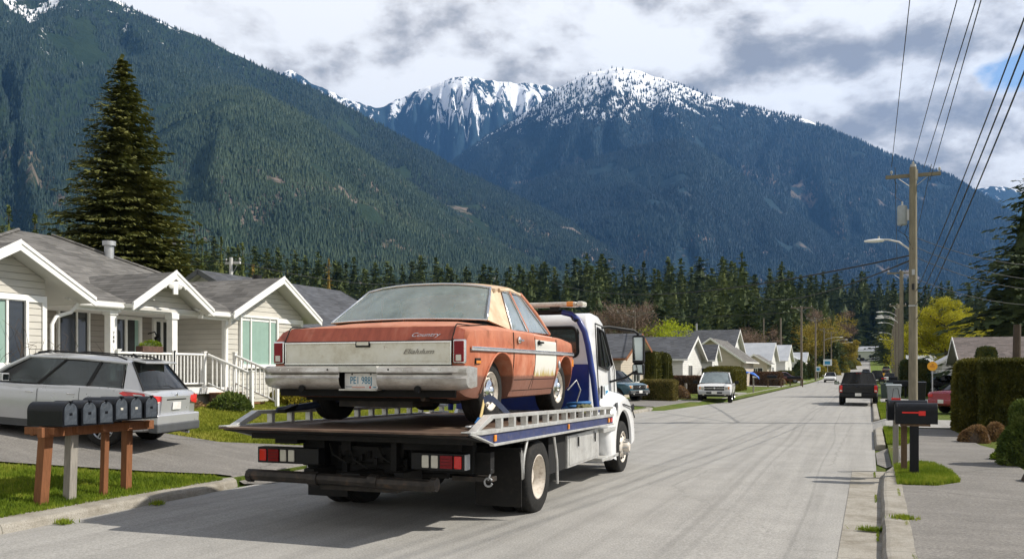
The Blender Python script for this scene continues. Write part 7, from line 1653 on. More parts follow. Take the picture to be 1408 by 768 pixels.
# ================================================================ OTHER VEHICLES
def heading(dx, dy): return math.atan2(-dx, dy)
def mirrors(t, x, y, z, mat, s_=1.0):
    for sx in (-1, 1):
        m = MB(); m.tube([(sx * x, y, z - .03), (sx * (x + .12), y, z)], .025, 'black_plastic', n=6); m.box((sx * (x + .19 * s_), y, z + .02), (.20 * s_, .10, .15 * s_), mat); o = m.build('door_mirror', t, bevel=.035, segs=3)
        m = MB(); m.box((sx * (x + .19 * s_), y - .052, z + .02), (.16 * s_, .006, .11 * s_), 'mirror_glass'); m.build('mirror_glass', o)
def plate(t, x, y, z, w_=.31, h=.16, mark=True):
    m = MB(); m.box((x, y, z), (w_, .012, h), 'plate_white'); o = m.build('licence_plate', t, bevel=.003)
def pickup(label, loc, rz, paint, cover=False, name='pickup_truck', group=None):
    """y = 0 is the rear bumper, +y the front"""
    t = thing(name, label, 'pickup', loc, rz, group)
    st = [(.06, .52, 1.02, 1.04, .86, .93), (.10, .50, 1.06, 1.08, .88, .95), (.5, .44, 1.09, 1.09, .93, .98), (1.8, .42, 1.09, 1.09, .94, .99), (3.4, .42, 1.10, 1.12, .94, .99), (4.3, .42, 1.08, 1.15, .94, .99), (5.0, .44, 1.04, 1.10, .92, .98), (5.25, .50, .94, .98, .86, .93), (5.32, .56, .86, .88, .80, .88)]
    sh = Shell(st, 44, .02); body = sh.body('body', paint, t, [(1.25, .40, .47, .40), (4.45, .40, .47, .40)], 30)
    if not cover:
        c = MB(); c.b2((-.80, .14, .62), (.80, 1.86, 2.0), 'grey_plastic'); cut(body, [c.build('c')]); body.data.polygons.foreach_set('use_smooth', [True] * len(body.data.polygons)); body.data.set_sharp_from_angle(angle=R(30))
    else:
        m = MB(); m.b2((-.90, .12, 1.085), (.90, 1.9, 1.13), 'black_plastic'); m.build('bed_cover', t, bevel=.02)
    cb = cabin(t, 1.92, 2.10, 3.55, 4.20, 1.09, 1.14, 1.74, .92, .74, paint, 'glass_dark', crown=.05, cw=.12, splits=(.42,), frame=.04, zsb=1.10)
    if paint == 'white_car': cb['wind'].data.materials[0] = MATS['glass_sky_sheen']  # windshield paled by the same painted sky reflection
    interior(t, 2.1, 4.1, .85, .6, 1.5, (2.5, 3.3), (-.4, 3.75, 1.2))
    door_set(sh, t, [(2.02, 2.92, .56, 1.09), (2.95, 3.98, .54, 1.09)], paint, True, 'black_plastic')
    mirrors(t, .97, 3.75, 1.16, 'black_plastic', 1.25)
    # rear
    m = MB(); m.box((0, .05, .88), (1.52, .04, .40), paint); tg = m.build('tailgate', t, bevel=.02); m = MB(); m.b2((-.10, .020, .97), (.10, .034, 1.02), 'black_plastic'); m.build('handle', tg, bevel=.004)
    for k in (.82, .90): m = MB(); m.b2((-.68, .024, k), (.68, .032, k + .012), 'cavity'); m.build('tailgate_crease', tg)
    for sx in (-1, 1):
        m = MB(); m.box((sx * .87, .06, .90), (.15, .10, .38), 'red_lens'); tl_ = m.build('tail_light', t, bevel=.03, segs=3); m = MB(); m.box((sx * .87, .008, .80), (.11, .012, .08), 'white_lens'); m.build('reverse_lens', tl_)
    m = MB(); m.box((0, -.03, .58), (1.86, .22, .20), 'black_plastic' if paint == 'black_car' else 'chrome'); m.b2((-.8, .0, .40), (.8, .2, .50), 'cavity'); m.build('rear_bumper', t, bevel=.03, segs=3)
    plate(t, 0, -.145, .60)
    m = MB(); m.box((0, 2.06, 1.72), (.28, .05, .04), 'red_lens'); m.build('brake_light', t, bevel=.01)
    # front
    m = MB(); m.box((0, 5.30, .84), (1.16, .08, .24), 'black_plastic'); g = m.build('grille', t, bevel=.03)
    m = MB(); 
    m.b2((-.58, 5.34, .835), (.58, 5.352, .862), 'chrome'); m.b2((-.6, 5.335, .955), (.6, 5.35, .975), 'chrome'); m.build('grille_bar', g)
    m = MB(); m.lathe([(0, 0), (.06, .0), (.06, .014), (0, .016)], 'chrome', Matrix.Translation((0, 5.35, .85)) @ Euler((R(-90), 0, 0)).to_matrix().to_4x4(), 14); m.build('grille_badge', g)
    for sx in (-1, 1):
        m = MB(); m.box((sx * .745, 5.24, .86), (.30, .16, .21), 'headlamp', rz=-sx * .25); hl = m.build('headlight', t, bevel=.04, segs=3); m = MB(); m.box((sx * .82, 5.30, .86), (.08, .07, .15), 'amber_lens', rz=-sx * .3); m.build('indicator', hl, bevel=.02)
        m = MB(); m.cyl((sx * .62, 5.38, .50), (sx * .62, 5.41, .50), .06, 'headlamp', n=14); m.build('fog_light', t)
        for y in (1.25, 4.45): wheel(t, sx * .86, y, .39, .39, .26, sx, 'alloy')
    m = MB(); m.box((0, 5.32, .58), (1.84, .18, .20), 'grey_plastic' if paint != 'white_car' else 'galvanised'); m.b2((-.80, 5.2, .36), (.80, 5.36, .48), 'black_plastic'); fb = m.build('front_bumper', t, bevel=.04, segs=3)
    m = MB(); m.b2((-.45, 5.405, .55), (.45, 5.415, .64), 'cavity'); m.build('air_intake', fb); plate(t, 0, 5.425, .60)
    return t
def suv(label, loc, rz, paint, L=4.7, name='suv'):
    t = thing(name, label, 'suv', loc, rz)
    KZ = 1.12
    st = [(.02, .40, .92, .94, .72, .80), (.06, .36, .98, 1.0, .78, .86), (.25, .32, 1.02, 1.04, .84, .91), (.9, .28, 1.03, 1.04, .88, .935), (2.3, .27, 1.0, 1.02, .88, .93), (3.4, .27, .96, 1.02, .88, .93), (4.1, .30, .90, .97, .84, .90), (4.55, .36, .78, .82, .72, .80), (4.66, .42, .70, .72, .62, .70)]
    st = [(a, b_, c * KZ, d * KZ, e, f) for a, b_, c, d, e, f in st]
    sh = Shell(st, 50, .02); body = sh.body('body', paint, t, [(.98, .37, .44, .36), (3.72, .37, .44, .36)], 34)
    # dark sills and arch trims
    for sx in (-1, 1):
        m = MB(); sh.patch(m, 1.45, 3.27, .275, .42, sx, .006, 'grey_plastic', .006)
        for y0 in (.98, 3.72): m.tube([(sx * (sh.x(min(max(y0 + .45 * math.cos(a), .05), 4.6), max(.37 + .45 * math.sin(a), .3)) + .004), y0 + .45 * math.cos(a), .37 + .45 * math.sin(a)) for a in np.linspace(-.1, math.pi + .1, 20)], .022, 'grey_plastic', n=6)
        m.build('sill_trim', t)
    cabin(t, .22, .62, 2.75, 3.55, 1.13, 1.12, 1.66, .87, .66, paint, 'glass_tint', crown=.07, cw=.18, tint_rear='glass_dark', splits=(.26, .62), frame=.04, zsb=1.125)
    interior(t, .9, 3.4, .8, .5, 1.36, (1.5, 2.35), (-.38, 2.95, 1.08))
    door_set(sh, t, [(1.50, 2.36, .44, 1.115), (2.39, 3.30, .42, 1.10)], paint, True, 'chrome', hz=.80)
    mirrors(t, .93, 2.98, 1.20, paint)
    m = MB(); m.lathe([(0, 0), (.075, .0), (.075, .003), (0, .004)], 'cavity', Matrix.Translation((-(sh.x(.95, .88) + .001), .95, .90)) @ Euler((0, R(-90), 0)).to_matrix().to_4x4(), 20); m.lathe([(0, 0), (.07, .001), (.07, .006), (0, .006)], paint, Matrix.Translation((-(sh.x(.95, .88) + .001), .95, .90)) @ Euler((0, R(-90), 0)).to_matrix().to_4x4(), 20); m.build('fuel_cap', t)
    for sx in (-1, 1):
        # roof rails, tail lamps, reflectors, wheels
        m = MB(); m.tube([(sx * .60, .75, 1.71), (sx * .60, .95, 1.77), (sx * .60, 2.4, 1.78), (sx * .60, 2.65, 1.73)], .018, 'black_plastic', n=6); m.build('roof_rail', t)
        m = MB(); P = [(q_[0], q_[1] * KZ) for q_ in [(.03, .95), (.03, .77), (.14, .75), (.30, .80), (.66, .95), (.58, .985), (.2, .975)]]
        m.plate([(sx * (sh.x(max(y, .04), z) + .014), y, z) for y, z in P], .02, 'red_lens'); m.plate([(sx * .48, .012, 1.03), (sx * .845, .022, 1.055), (sx * .84, .022, .87), (sx * .62, .012, .90)], .03, 'red_lens'); tl_ = m.build('tail_light', t, angle=60)
        m = MB(); m.plate([(sx * .60, -.004, .935), (sx * .82, .006, .925), (sx * .80, .006, .89), (sx * .66, -.004, .905)], .006, 'white_lens'); m.build('reverse_lens', tl_)
        m = MB(); m.b2((sx * .60, -.105, .47), (sx * .82, -.07, .505), 'red_lens'); m.build('reflector', t)
        for y in (.98, 3.72): wheel(t, sx * .80, y, .36, .36, .23, sx, 'alloy')
        m = MB(); m.box((sx * .62, 4.52, .74), (.30, .22, .12), 'headlamp', rz=-sx * .4); m.build('headlight', t, bevel=.03)
    m = MB(); m.box((0, -.01, .585), (1.66, .18, .20), paint); m.box((0, -.02, .42), (1.68, .20, .18), 'grey_plastic'); m.b2((-.5, -.04, .30), (.5, .14, .36), 'black_plastic'); m.build('rear_bumper', t, bevel=.05, segs=4)
    m = MB(); m.box((0, .015, .86), (1.12, .05, .36), paint, rx=.06); m.b2((-.38, -.022, .955), (.38, -.006, .98), 'black_plastic'); m.lathe([(0, 0), (.035, 0), (.035, .01), (0, .012)], 'chrome', Matrix.Translation((0, -.01, 1.06)) @ Euler((R(90), 0, 0)).to_matrix().to_4x4(), 10)
    hg = m.build('hatch', t, bevel=.02); plate(t, .0, -.026, .84, .32, .15)
    m = MB(); m.box((0, .50, 1.69), (1.20, .30, .035), paint, rx=.12); m.box((0, .37, 1.665), (.34, .03, .02), 'red_lens', rx=.1); m.build('spoiler', t, bevel=.012); m = MB(); m.tube([(.25, .18, 1.16), (.05, .22, 1.22), (-.28, .23, 1.21)], .014, 'black_plastic', n=6); m.build('rear_wiper', hg)
    m = MB(); m.box((.1, 1.0, 1.78), (.03, .12, .05), 'black_plastic', rx=.5); m.build('aerial', t)
    m = MB(); m.b2((-.7, 4.6, .3), (.7, 4.72, .5), 'grey_plastic'); m.b2((-.45, 4.62, .55), (.45, 4.70, .68), 'black_plastic'); m.build('front_bumper', t, bevel=.04)
    m = MB(); m.tube([(.45, .1, .30), (.47, -.08, .28)], .03, 'galvanised', n=8); m.build('exhaust_pipe', t)
    return t
def sedan_far(label, loc, rz, paint, name='parked_car', group=None, tall=0.0, cat='car'):
    t = thing(name, label, cat, loc, rz, group)
    st = [(.03, .38, .84, .86, .70, .78), (.1, .32, .90, .93, .76, .84), (.8, .26, .94, .98, .82, .88), (2.2, .24, .92, .96, .82, .89), (3.3, .26, .88, .94, .82, .88), (4.2, .30, .78, .84, .76, .84), (4.5, .38, .66, .68, .62, .72)]
    sh = Shell(st, 30, .02); sh.body('body', paint, t, [(.88, .33, .37, .3), (3.62, .33, .37, .3)], 34)
    cabin(t, .35 if tall else .75, .75 if tall else 1.25, 2.45, 3.2, .96, .93, 1.42 + tall, .82, .60, paint, 'glass_dark', crown=.05, cw=.25, splits=(.45,), frame=.035, zsb=.93)
    interior(t, 1.0, 3.0, .75, .45, 1.25, (1.7, 2.4))
    for sx in (-1, 1):
        m = MB(); m.box((sx * .68, .04, .76), (.26, .06, .14), 'red_lens'); m.build('tail_light', t, bevel=.02)
        m = MB(); m.box((sx * .58, 4.44, .62), (.30, .12, .13), 'headlamp', rz=-sx * .3); m.build('headlight', t, bevel=.03)
        for y in (.88, 3.62): wheel(t, sx * .76, y, .32, .32, .2, sx, 'alloy')
    m = MB(); m.box((0, 4.46, .40), (1.3, .14, .16), 'black_plastic'); m.build('front_bumper', t, bevel=.03); m = MB(); m.box((0, .0, .50), (1.5, .12, .2), paint); m.build('rear_bumper', t, bevel=.03); plate(t, 0, -.066, .52); mirrors(t, .86, 2.9, 1.0, paint, .8)
    door_set(sh, t, [(1.30, 2.18, .40, .92), (2.2, 3.05, .38, .90)], paint, False)
    return t
# silver SUV on the driveway: rear left wheel over (-12.85, 11.75)
th_ = heading(-1, -.27); fx, fy = -math.sin(th_), math.cos(th_); rx_, ry_ = math.cos(th_), math.sin(th_)
SS = .93; S0 = (-12.85 - (fx * .98 - rx_ * .80) * SS, 11.72 - (fy * .98 - ry_ * .80) * SS)
sv = suv('silver grey SUV parked on the left driveway, seen from its rear left corner', (S0[0], S0[1], .50), th_, 'silver_paint'); sv.rotation_euler = (R(4.0), R(0.0), th_); sv.scale = (SS, SS, SS)
# pickups
x, y, z = atd(982, 50.5); o = pickup('white pickup with grey bumper facing the camera at the left side of the road', (x, y, .0), 0, 'white_car'); a = heading(.10, -1); o.rotation_euler = (0, 0, a); o.location = (x + .0 + 5.3 * -math.sin(a) * -1, y + 5.3, .02)
x, y, z = atd(1180, 46.5); pickup('black pickup driving away in the right lane, seen from behind', (x, y, .02), 0, 'black_car', True)
x, y, z = atd(868, 49.5); a = heading(.9, -.35); o = pickup('teal blue pickup parked on the driveway just behind the truck mirror', (x - .9 * 5.2 + .35, y + 1.3, .12), a, 'teal_car')
# cars down the road
def far(px_, py_, label, paint, face=-1, off=0.0, nm='parked_car', **k):
    x, y, z = hit(px_, py_); a = heading(0, face); sedan_far(label, (x + off, y + (4.5 if face < 0 else 0), float(base(y)) + .02), a, paint, nm, **k)
far(1141, 526, 'white car facing the camera at the left kerb near the blue signs', 'white_car', -1, tall=.05)
x, y, z = atd(1162, 215); sedan_far('second white car standing farther back at the left kerb', (x, y + 4.5, z), heading(0, -1), 'white_car')
x, y, z = atd(1206, 118); sedan_far('dark car ahead of the black pickup in the right lane', (x, y, float(base(y)) + .02), 0, 'black_car', 'driving_car', tall=.35)
x, y, z = atd(1190.5, 165); sedan_far('small dark car far down the middle of the road', (x, y, float(base(y)) + .02), heading(0, -1), 'grey_car', 'driving_car', tall=.2)
x, y, z = atd(1220, 160); sedan_far('yellow cab far back along the right kerb', (x - .3, y, float(base(y)) + .02), 0, 'yellow_paint', 'parked_car', tall=.1, cat='car')
x, y, z = atd(1221, 215); sedan_far('dark car parked farthest back along the right kerb', (x - .4, y, float(base(y)) + .02), 0, 'grey_car', 'parked_car', tall=.1)
x, y, z = atd(1218, 118); sedan_far('white car parked at the right kerb behind the bins', (x + .6, y, float(base(y)) + .02), 0, 'white_car', 'parked_car')
x, y, z = atd(1090, 112); sedan_far('dark maroon car in a driveway beside the tall street pole', (x - 3.4, y + 1, .2), heading(1, .05), 'maroon_car')
x, y, z = atd(1288, 37); sedan_far('red car half hidden behind the tall square cedar hedge', (x + .15, y - .6, .10), heading(.75, .6), 'red_car')
x, y, z = atd(1288, 70); o = sedan_far('navy blue car parked on the lawn side lot behind the yellow round sign', (x - 2.4, y + 1, .10), heading(1, .08), 'navy_car', tall=.15)
x, y, z = atd(1297, 66); o = sedan_far('black car in front of the navy one behind the tall hedge', (x - 1.6, y, .10), heading(1, .0), 'black_car')
for k, (px_, lb, pt) in enumerate(((1172, 'left one of two dark cars before the long pale building', 'black_car'), (1181, 'right one of two dark cars before the long pale building', 'black_car'), (1196, 'white car far off at the cross road', 'white_car'))):
    x, y, z = atd(px_, 470); sedan_far(lb, (x, y, z + .05), heading(1, 0), pt, tall=.5)

# ================================================================ MAILBOXES
def mailbox(label, loc, rz, w_=.235, h=.30, L=.60, group=None, flag=None, flagside=1, door='mailbox_door', number=None):
    """long axis = local y, door at y = 0 facing -y, base at z = 0"""
    t = thing('mailbox', label, 'mailbox', loc, rz, group); r = w_ / 2; zs = h - r
    P = [(-r, 0), (r, 0)] + [(r * math.cos(a), zs + r * math.sin(a)) for a in np.linspace(0, math.pi, 15)]
    m = MB(); m.prism(P, 'y', .02, L, 'mailbox_black'); b_ = m.build('body', t, bevel=.004); 
    m = MB(); q = [(x * 1.03, z * 1.012 - .002) for x, z in P]; m.prism(q, 'y', 0, .028, 'mailbox_black'); q = [(x * .84, .02 + z * .90) for x, z in P]; m.prism(q, 'y', -.006, .0, door); d = m.build('door', t, bevel=.003)
    m = MB(); m.b2((-.014, -.03, h * .93), (.014, .02, h * 1.035), 'mailbox_black'); m.build('latch', d); m = MB(); m.b2((-.022, -.012, h * .45), (.022, -.006, h * .55), 'white_lens' if number else 'mailbox_black'); m.build('badge', d)
    if flag:
        m = MB(); x = flagside * (r + .008); m.b2((x - .006, .10, h * .50), (x + .006, .42, h * .58), 'flag_red'); m.b2((x - .007, .36, h * .40), (x + .007, .47, h * .62), 'flag_red'); m.build('flag', t, bevel=.008)
    return t
stand = thing('mailbox_stand', 'four cedar posts and a rail carrying the row of six black mailboxes', 'mailbox stand', (0, 0, 0))
posts = [((55, 692), (64, 586), 'post_cedar', .135), ((95, 686), (99, 592), 'post_grey', .125), ((142, 680), (145, 586), 'post_cedar', .085), ((173, 672), (175, 586), 'post_cedar', .115)]
for (bp_, tp_, mt, w_) in posts:
    x, y, z = hit(*bp_); d = depth(x, y); z1 = zat(tp_[1], d); r_ = ray(tp_[0], HOR); tx_, ty_ = r_[0] * d, r_[1] * d
    m = MB(); a, b_ = Vector((x, y, z - .15)), Vector((tx_, ty_, z1)); ax = (b_ - a); m.box((a + b_) / 2, (w_, w_, ax.length), mt, rx=-math.atan2(ax.y, ax.z), ry=math.atan2(ax.x, ax.z)); m.build('post', stand, bevel=.008)
m = MB(); m.box((-10.18, 9.2, 1.115), (.09, 1.95, .13), 'post_cedar'); m.box((-10.42, 9.2, 1.115), (.05, 1.80, .10), 'post_cedar')
for yy in (8.35, 8.72, 9.15, 9.62, 10.0): m.box((-10.30, yy, 1.13), (.50, .07, .10), 'post_cedar', rz=.1)
m.build('rail', stand, bevel=.005)
mlab = ['nearest black mailbox of the row of six, its whole long side showing', 'second black mailbox of the row of six counted from the left', 'third black mailbox of the row, last of the three set slightly lower', 'fourth black mailbox of the row, first of the three set slightly higher', 'fifth black mailbox of the row of six with a pale round mark', 'last black mailbox of the row of six, in front of the SUV bumper']
for k, (px_, zz) in enumerate(((97, 1.19), (123, 1.19), (146, 1.19), (167, 1.225), (187, 1.225), (208, 1.225))):
    r_ = ray(px_, HOR); X = -9.92; Y = r_[1] * X / r_[0]; mailbox(mlab[k], (X, Y, zz), R(90) + rnd.uniform(-.05, .05), .245, .33, .64, 'row of six mailboxes', number=k in (3, 4))
# right-hand pair
x, y, z = hit(1257, 656); 
st2 = thing('mailbox_post', 'black square post with two weathered posts behind it carrying the right hand mailboxes', 'mailbox stand', (0, 0, 0))
m = MB(); m.b2((x - .07, y - .07, 0), (x + .07, y + .07, 1.02), 'post_black'); m.build('black_post', st2, bevel=.008)
m = MB(); m.b2((x - .19, y + .55, 0), (x - .09, y + .66, 1.0), 'post_brown'); m.build('brown_post', st2, bevel=.008)
m = MB(); m.b2((x - .30, y + 1.6, 0), (x - .20, y + 1.7, 1.0), 'post_grey'); m.build('grey_post', st2, bevel=.008)
m = MB(); m.b2((x - .22, y - .08, .98), (x + .25, y + .08, 1.015), 'post_brown'); m.build('shelf', st2); m = MB(); m.b2((x - .30, y + .4, .98), (x + .1, y + .8, 1.02), 'post_brown'); m.build('shelf', st2)
mailbox('front black mailbox with the red flag on the black square post', (x - .30, y + .02, 1.02), R(-88), .26, .36, .66, 'right hand mailboxes', flag=True, flagside=1, door='mailbox_black')
mailbox('black mailbox directly behind the red flagged one', (x - .42, y + .62, 1.045), R(-86), .26, .36, .66, 'right hand mailboxes', door='mailbox_black')
# clusters farther down
def cluster(label, px_, d, n, hgt, mats, W_=1.6, two=True):
    x, y, z = atd(px_, d); t = thing('mailbox_stand', label, 'mailbox stand', (x, y, z)); 
    for s_ in ((-1, 1) if two else (0,)): m = MB(); m.b2((s_ * W_ * .42 - .06, -.06, 0), (s_ * W_ * .42 + .06, .06, hgt), mats); m.build('post', t)
    m = MB(); m.b2((-W_ / 2, -.2, hgt), (W_ / 2, .2, hgt + .08), mats); m.build('shelf', t)
    return (x, y, z + hgt + .08)
for (px_, d, n, hg, mt, lb, dr) in ((1065, 92, 2, .85, 'post_brown', 'brown mailbox stand in front of the small orange bush', 'maroon_car'), (1095, 98, 3, .85, 'post_brown', 'wide brown mailbox stand beside the tall street pole', 'maroon_car'), (1230, 58, 3, .75, 'post_black', 'low dark mailbox stand beside the grey bin at the right kerb', 'bin_grey'), (1226, 78, 2, .85, 'post_black', 'dark mailbox stand farther along the right kerb', 'bin_green')):
    x, y, z = cluster(lb, px_, d, n, hg, mt)
    for k in range(n):
        mm_ = mailbox(('left', 'middle', 'right')[k] + ' far mailbox on the ' + lb.split(' in front')[0].split(' beside')[0].split(' farther')[0] + (' at the right kerb' if d in (58,) else ' past the bins' if d == 78 else ' near the orange bush' if d == 84 else ' near the tall pole'), (x + (k - (n - 1) / 2) * .5, y, z), R(90) if px_ < 1100 else R(-90), .26, .32, .5, door=dr)

# ================================================================ POLES, LAMPS, WIRES
def lamp_arm(t, H_, L, dx, z0):
    m = MB(); P = [(0, 0, z0), (dx * L * .15, 0, z0 + .30), (dx * L * .45, 0, z0 + .55), (dx * L * .8, 0, z0 + .66), (dx * L, 0, z0 + .66)]; m.tube(P, .035, 'aluminium', n=7); a = m.build('lamp_arm', t)
    m = MB(); m.lathe([(0, -.36), (.06, -.34), (.10, -.2), (.13, .05), (.10, .3), (0, .36)], 'white_paint', Matrix.Translation((dx * (L + .25), 0, z0 + .64)) @ Euler((0, R(90), 0)).to_matrix().to_4x4() @ Matrix.Diagonal((.55, 1, 1, 1)), 14); h = m.build('lamp_head', a)
    m = MB(); m.cyl((dx * (L + .1), 0, z0 + .70), (dx * (L + .1), 0, z0 + .80), .035, 'galvanised', n=8); m.build('photocell', h)
def crossarm(t, z, half, off=0.0, y=.14, mat='pole_wood', ins=(-.9, -.1, .9), sub=True):
    m = MB(); m.b2((off - half, y - .05, z - .06), (off + half, y + .05, z + .06), mat); a = m.build('crossarm', t, bevel=.005)
    if sub:
        m = MB()
        for s_ in (-1, 1): m.tube([(off + s_ * half * .55, y + .05, z - .05), (0, y, z - .48)], .014, 'galvanised', n=5)
        m.build('brace', a)
    for q in ins:
        m = MB(); X = off + q * half; m.cyl((X, y, z + .06), (X, y, z + .12), .012, 'galvanised', n=6); m.lathe([(.03, .10), (.055, .12), (.03, .15), (.05, .17), (.03, .20), (0, .22)], 'porcelain', Matrix.Translation((X, y, z + .02)), 10); m.build('insulator', a)
def pole(label, x, y, H_, r=.14, mat='pole_wood', lamp=None, arms=((0, .9),), lamp_len=1.6, group=None, lean=0, cat='utility pole'):
    t = thing('utility_pole', label, cat, (x, y, float(terr(x, y))), 0, group)
    m = MB(); m.tube([(0, 0, -.3), (lean * .4, 0, H_ * .5), (lean, 0, H_)], [r * 1.12, r, r * .85], mat, n=14); m.build('shaft', t, angle=60)
    for (dz_, half) in arms: crossarm(t, H_ - dz_ - .15, half, mat=mat)
    if lamp: lamp_arm(t, H_, lamp_len, -1 if lamp < 0 else 1, abs(lamp))
    return t
d0 = 31.5; PX, PY, _ = atd(1255.5, d0); H0 = zat(230, d0) - float(terr(PX, PY))
p0 = pole('tall near wooden utility pole with grey transformer and street lamp', PX, PY, H0, .145, lamp=-(zat(352, d0) - .1), arms=(), lamp_len=1.05)
crossarm(p0, zat(240, d0) - float(terr(PX, PY)), .92, .0, .16, ins=(-.78, .95))
m = MB(); m.cyl((0, .0, H0), (0, 0, H0 + .1), .10, 'galvanised', n=10); m.lathe([(.03, .10), (.05, .12), (.03, .15), (.05, .17), (0, .22)], 'porcelain', Matrix.Translation((.0, .0, H0)), 10); m.build('pole_cap', p0)
zt0 = zat(298, d0); m = MB(); m.lathe([(0, -.36), (.16, -.36), (.17, -.33), (.17, .28), (.15, .34), (.05, .37), (0, .37)], 'bin_grey', Matrix.Translation((-.36, .05, zt0)), 20); tf = m.build('transformer', p0)
m = MB(); m.b2((-.22, -.02, zt0 - .2), (-.1, .12, zt0 + .2), 'galvanised'); m.cyl((-.36, .05, zt0 + .37), (-.36, .05, zt0 + .5), .03, 'porcelain', n=8); m.tube([(-.36, .05, zt0 + .5), (-.6, .1, zt0 + .7), (-.5, .16, zt0 + 1.1), (-.7, .16, zt0 + 1.5)], .008, 'cable_black', n=4); m.tube([(-.36, .0, zt0 - .36), (-.5, 0, zt0 - .55), (-.2, 0, zt0 - .8), (0, -.1, zt0 - 1.0)], .01, 'cable_black', n=4); m.tube([(-.15, 0, zt0 - .3), (-.28, 0, zt0 - .7), (0, -.14, zt0 - 1.3)], .01, 'cable_black', n=4); m.build('transformer_bracket', tf)
m = MB(); zz = zat(378, d0); m.b2((-.05, -.2, zz - .1), (.05, -.12, zz + .1), 'galvanised'); m.tube([(-.12, 0, zz), (-.35, 0, zz + .05)], .02, 'galvanised', n=5); m.cyl((.0, -.16, zat(402, d0)), (.0, -.16, zat(402, d0) + .22), .05, 'cable_black', n=8); m.b2((-.16, -.16, zat(402, d0) - .6), (.14, -.13, zat(402, d0) - .55), 'galvanised'); m.b2((.13, .1, zat(250, d0)), (.17, .2, zat(236, d0)), 'porcelain'); m.build('pole_hardware', p0)
RP = [(1239.5, 62, 372, 0, ((0, .95),)), (1237, 74, 424, -1, ()), (1234.5, 88, 418, -1, ((0, .8),)), (1232, 104, 425, -1, ()), (1230.5, 125, 436, -1, ((0, .8),)), (1228.5, 150, 446, 0, ()), (1227, 185, 452, -1, ()), (1225.5, 225, 462, -1, ())]
ORD = ['second', 'third', 'fourth', 'fifth', 'sixth', 'seventh', 'eighth', 'last']
for k, (px_, d, tp, lp, ar) in enumerate(RP):
    x, y, z = atd(px_, d); H_ = zat(tp, d) - z; pole(ORD[k] + ' utility pole in the row along the right kerb' + (', with a street lamp' if lp else ''), x, y, H_, .15, 'pole_wood' if k % 2 == 0 else 'pole_wood_dark', lamp=-(H_ - 1.4) if lp else None, arms=ar, lamp_len=.8 + .007 * d, group='utility poles along the right kerb')
LP = [(1073.5, 165, 437, 0, (), 'bare dark pole without arms in front of the pale sheet roof', .22), (1102, 104, 421, 0, ((0, 1.25),), 'nearest pole with a crossarm on the left side of the road', .16), (1121.5, 140, 437, 0, ((0, 1.5),), 'second pole with a wide crossarm on the left side', .17), (1133, 175, 451, 1, ((0, 1.7),), 'third left pole, its crossarm over the blue sign', .17), (1143, 205, 456, 1, ((0, 1.5),), 'fourth left pole, with a street lamp over the road', .18), (1153, 230, 461, 1, (), 'fifth left pole, with a long street lamp arm', .18), (1161, 260, 461, 0, ((.5, .6),), 'left one of two thin poles close together in front of the golden willows', .2), (1164.5, 262, 461, 0, ((.5, .6),), 'right one of two thin poles close together in front of the golden willows', .2), (1204, 420, 474, 0, ((0, 1.5),), 'distant dark pole at the far end of the road', .25), (873, 95, 428, 0, ((0, 2.2),), 'thin pole with a wide crossarm behind the truck mirror', .09), (1050, 200, 437, 0, (), 'thin bare pole above the reddish bare trees', .2), (552, 90, 391, 0, ((0, .8),), 'pole hidden behind the sedan roof', .12)]
for (px_, d, tp, lp, ar, lb, r_) in LP[:-1]:
    x, y, z = atd(px_, d); H_ = zat(tp, d) - z; pole(lb, x, y, H_, r_ * .8, 'pole_wood_dark', lamp=(H_ - 2.5) if lp else None, arms=ar, lamp_len=3.0)
x, y, z = atd(317.5, 42); pole('short pale pole top with a small crossarm above the beige house', x, y, zat(354, 42) - z, .10, 'concrete_post', arms=((.1, .45),))
x, y, z = atd(1397, 50); m = MB(); m.tube([(x, y, 0), (x + .06, y, zat(446, 50))], [.24, .2], 'bark', n=10); tag(m.build('pole_stub'), 'thick weathered pole stub in front of the brown shingled house', 'pole')
def wire(label, P0, P1, r=.012, sag=.4, n=26, mat='cable_black'):
    a, b_ = Vector(P0), Vector(P1); m = MB(); P = []
    for i in range(n + 1):
        t = i / n; p_ = a.lerp(b_, t); p_.z -= sag * 4 * t * (1 - t); P.append(p_)
    m.tube(P, r, mat, n=5); tag(m.build('overhead_wire'), label, 'wire', 'overhead wires')
def through(P0, px_, py_, Y):        # the far end of a wire that leaves P0 and is seen at a photo pixel, at street distance Y
    r_ = ray(px_, py_); s_ = Y / r_[1]; q = Vector((r_[0] * s_, Y, EYE + r_[2] * s_)); a = Vector(P0); return a + (q - a) * 1.28
zc = zat(228, d0)
for (ax_, az, px_, py_, Y, lb, r_, sg) in ((-.72, zc + .02, 1251, 0, 19.0, 'leftmost thin wire running from the crossarm overhead', .010, .0), (.0, zat(222, d0), 1316, 0, 18.2, 'thin wire running from the pole top overhead', .010, .0), (.35, zat(232, d0), 1342, 0, 18.0, 'left one of two close thin wires over the road edge', .011, .0), (.55, zat(250, d0), 1349, 0, 18.0, 'right one of two close thin wires over the road edge', .011, .0),
                                   (.1, zat(400, d0), 1408, 8, 13.0, 'thin upper one of the three steep wires at the right', .011, .25), (.08, zat(420, d0), 1408, 42, 13.0, 'thick middle one of the three steep wires at the right', .012, .3), (.12, zat(438, d0), 1408, 78, 13.0, 'thick lowest one of the three steep wires at the right', .012, .3)):
    P0 = (PX + ax_, PY, az); wire(lb, P0, through(P0, px_, py_, Y), r_, sg)
def pt(px_, py_, d): x, y, z = atd(px_, d); return (x, y, zat(py_, d))
wire('upper dark wire sagging leftwards from the near pole across the street', (PX, PY, zat(350, d0)), pt(760, 388, 95), .03, 1.4)
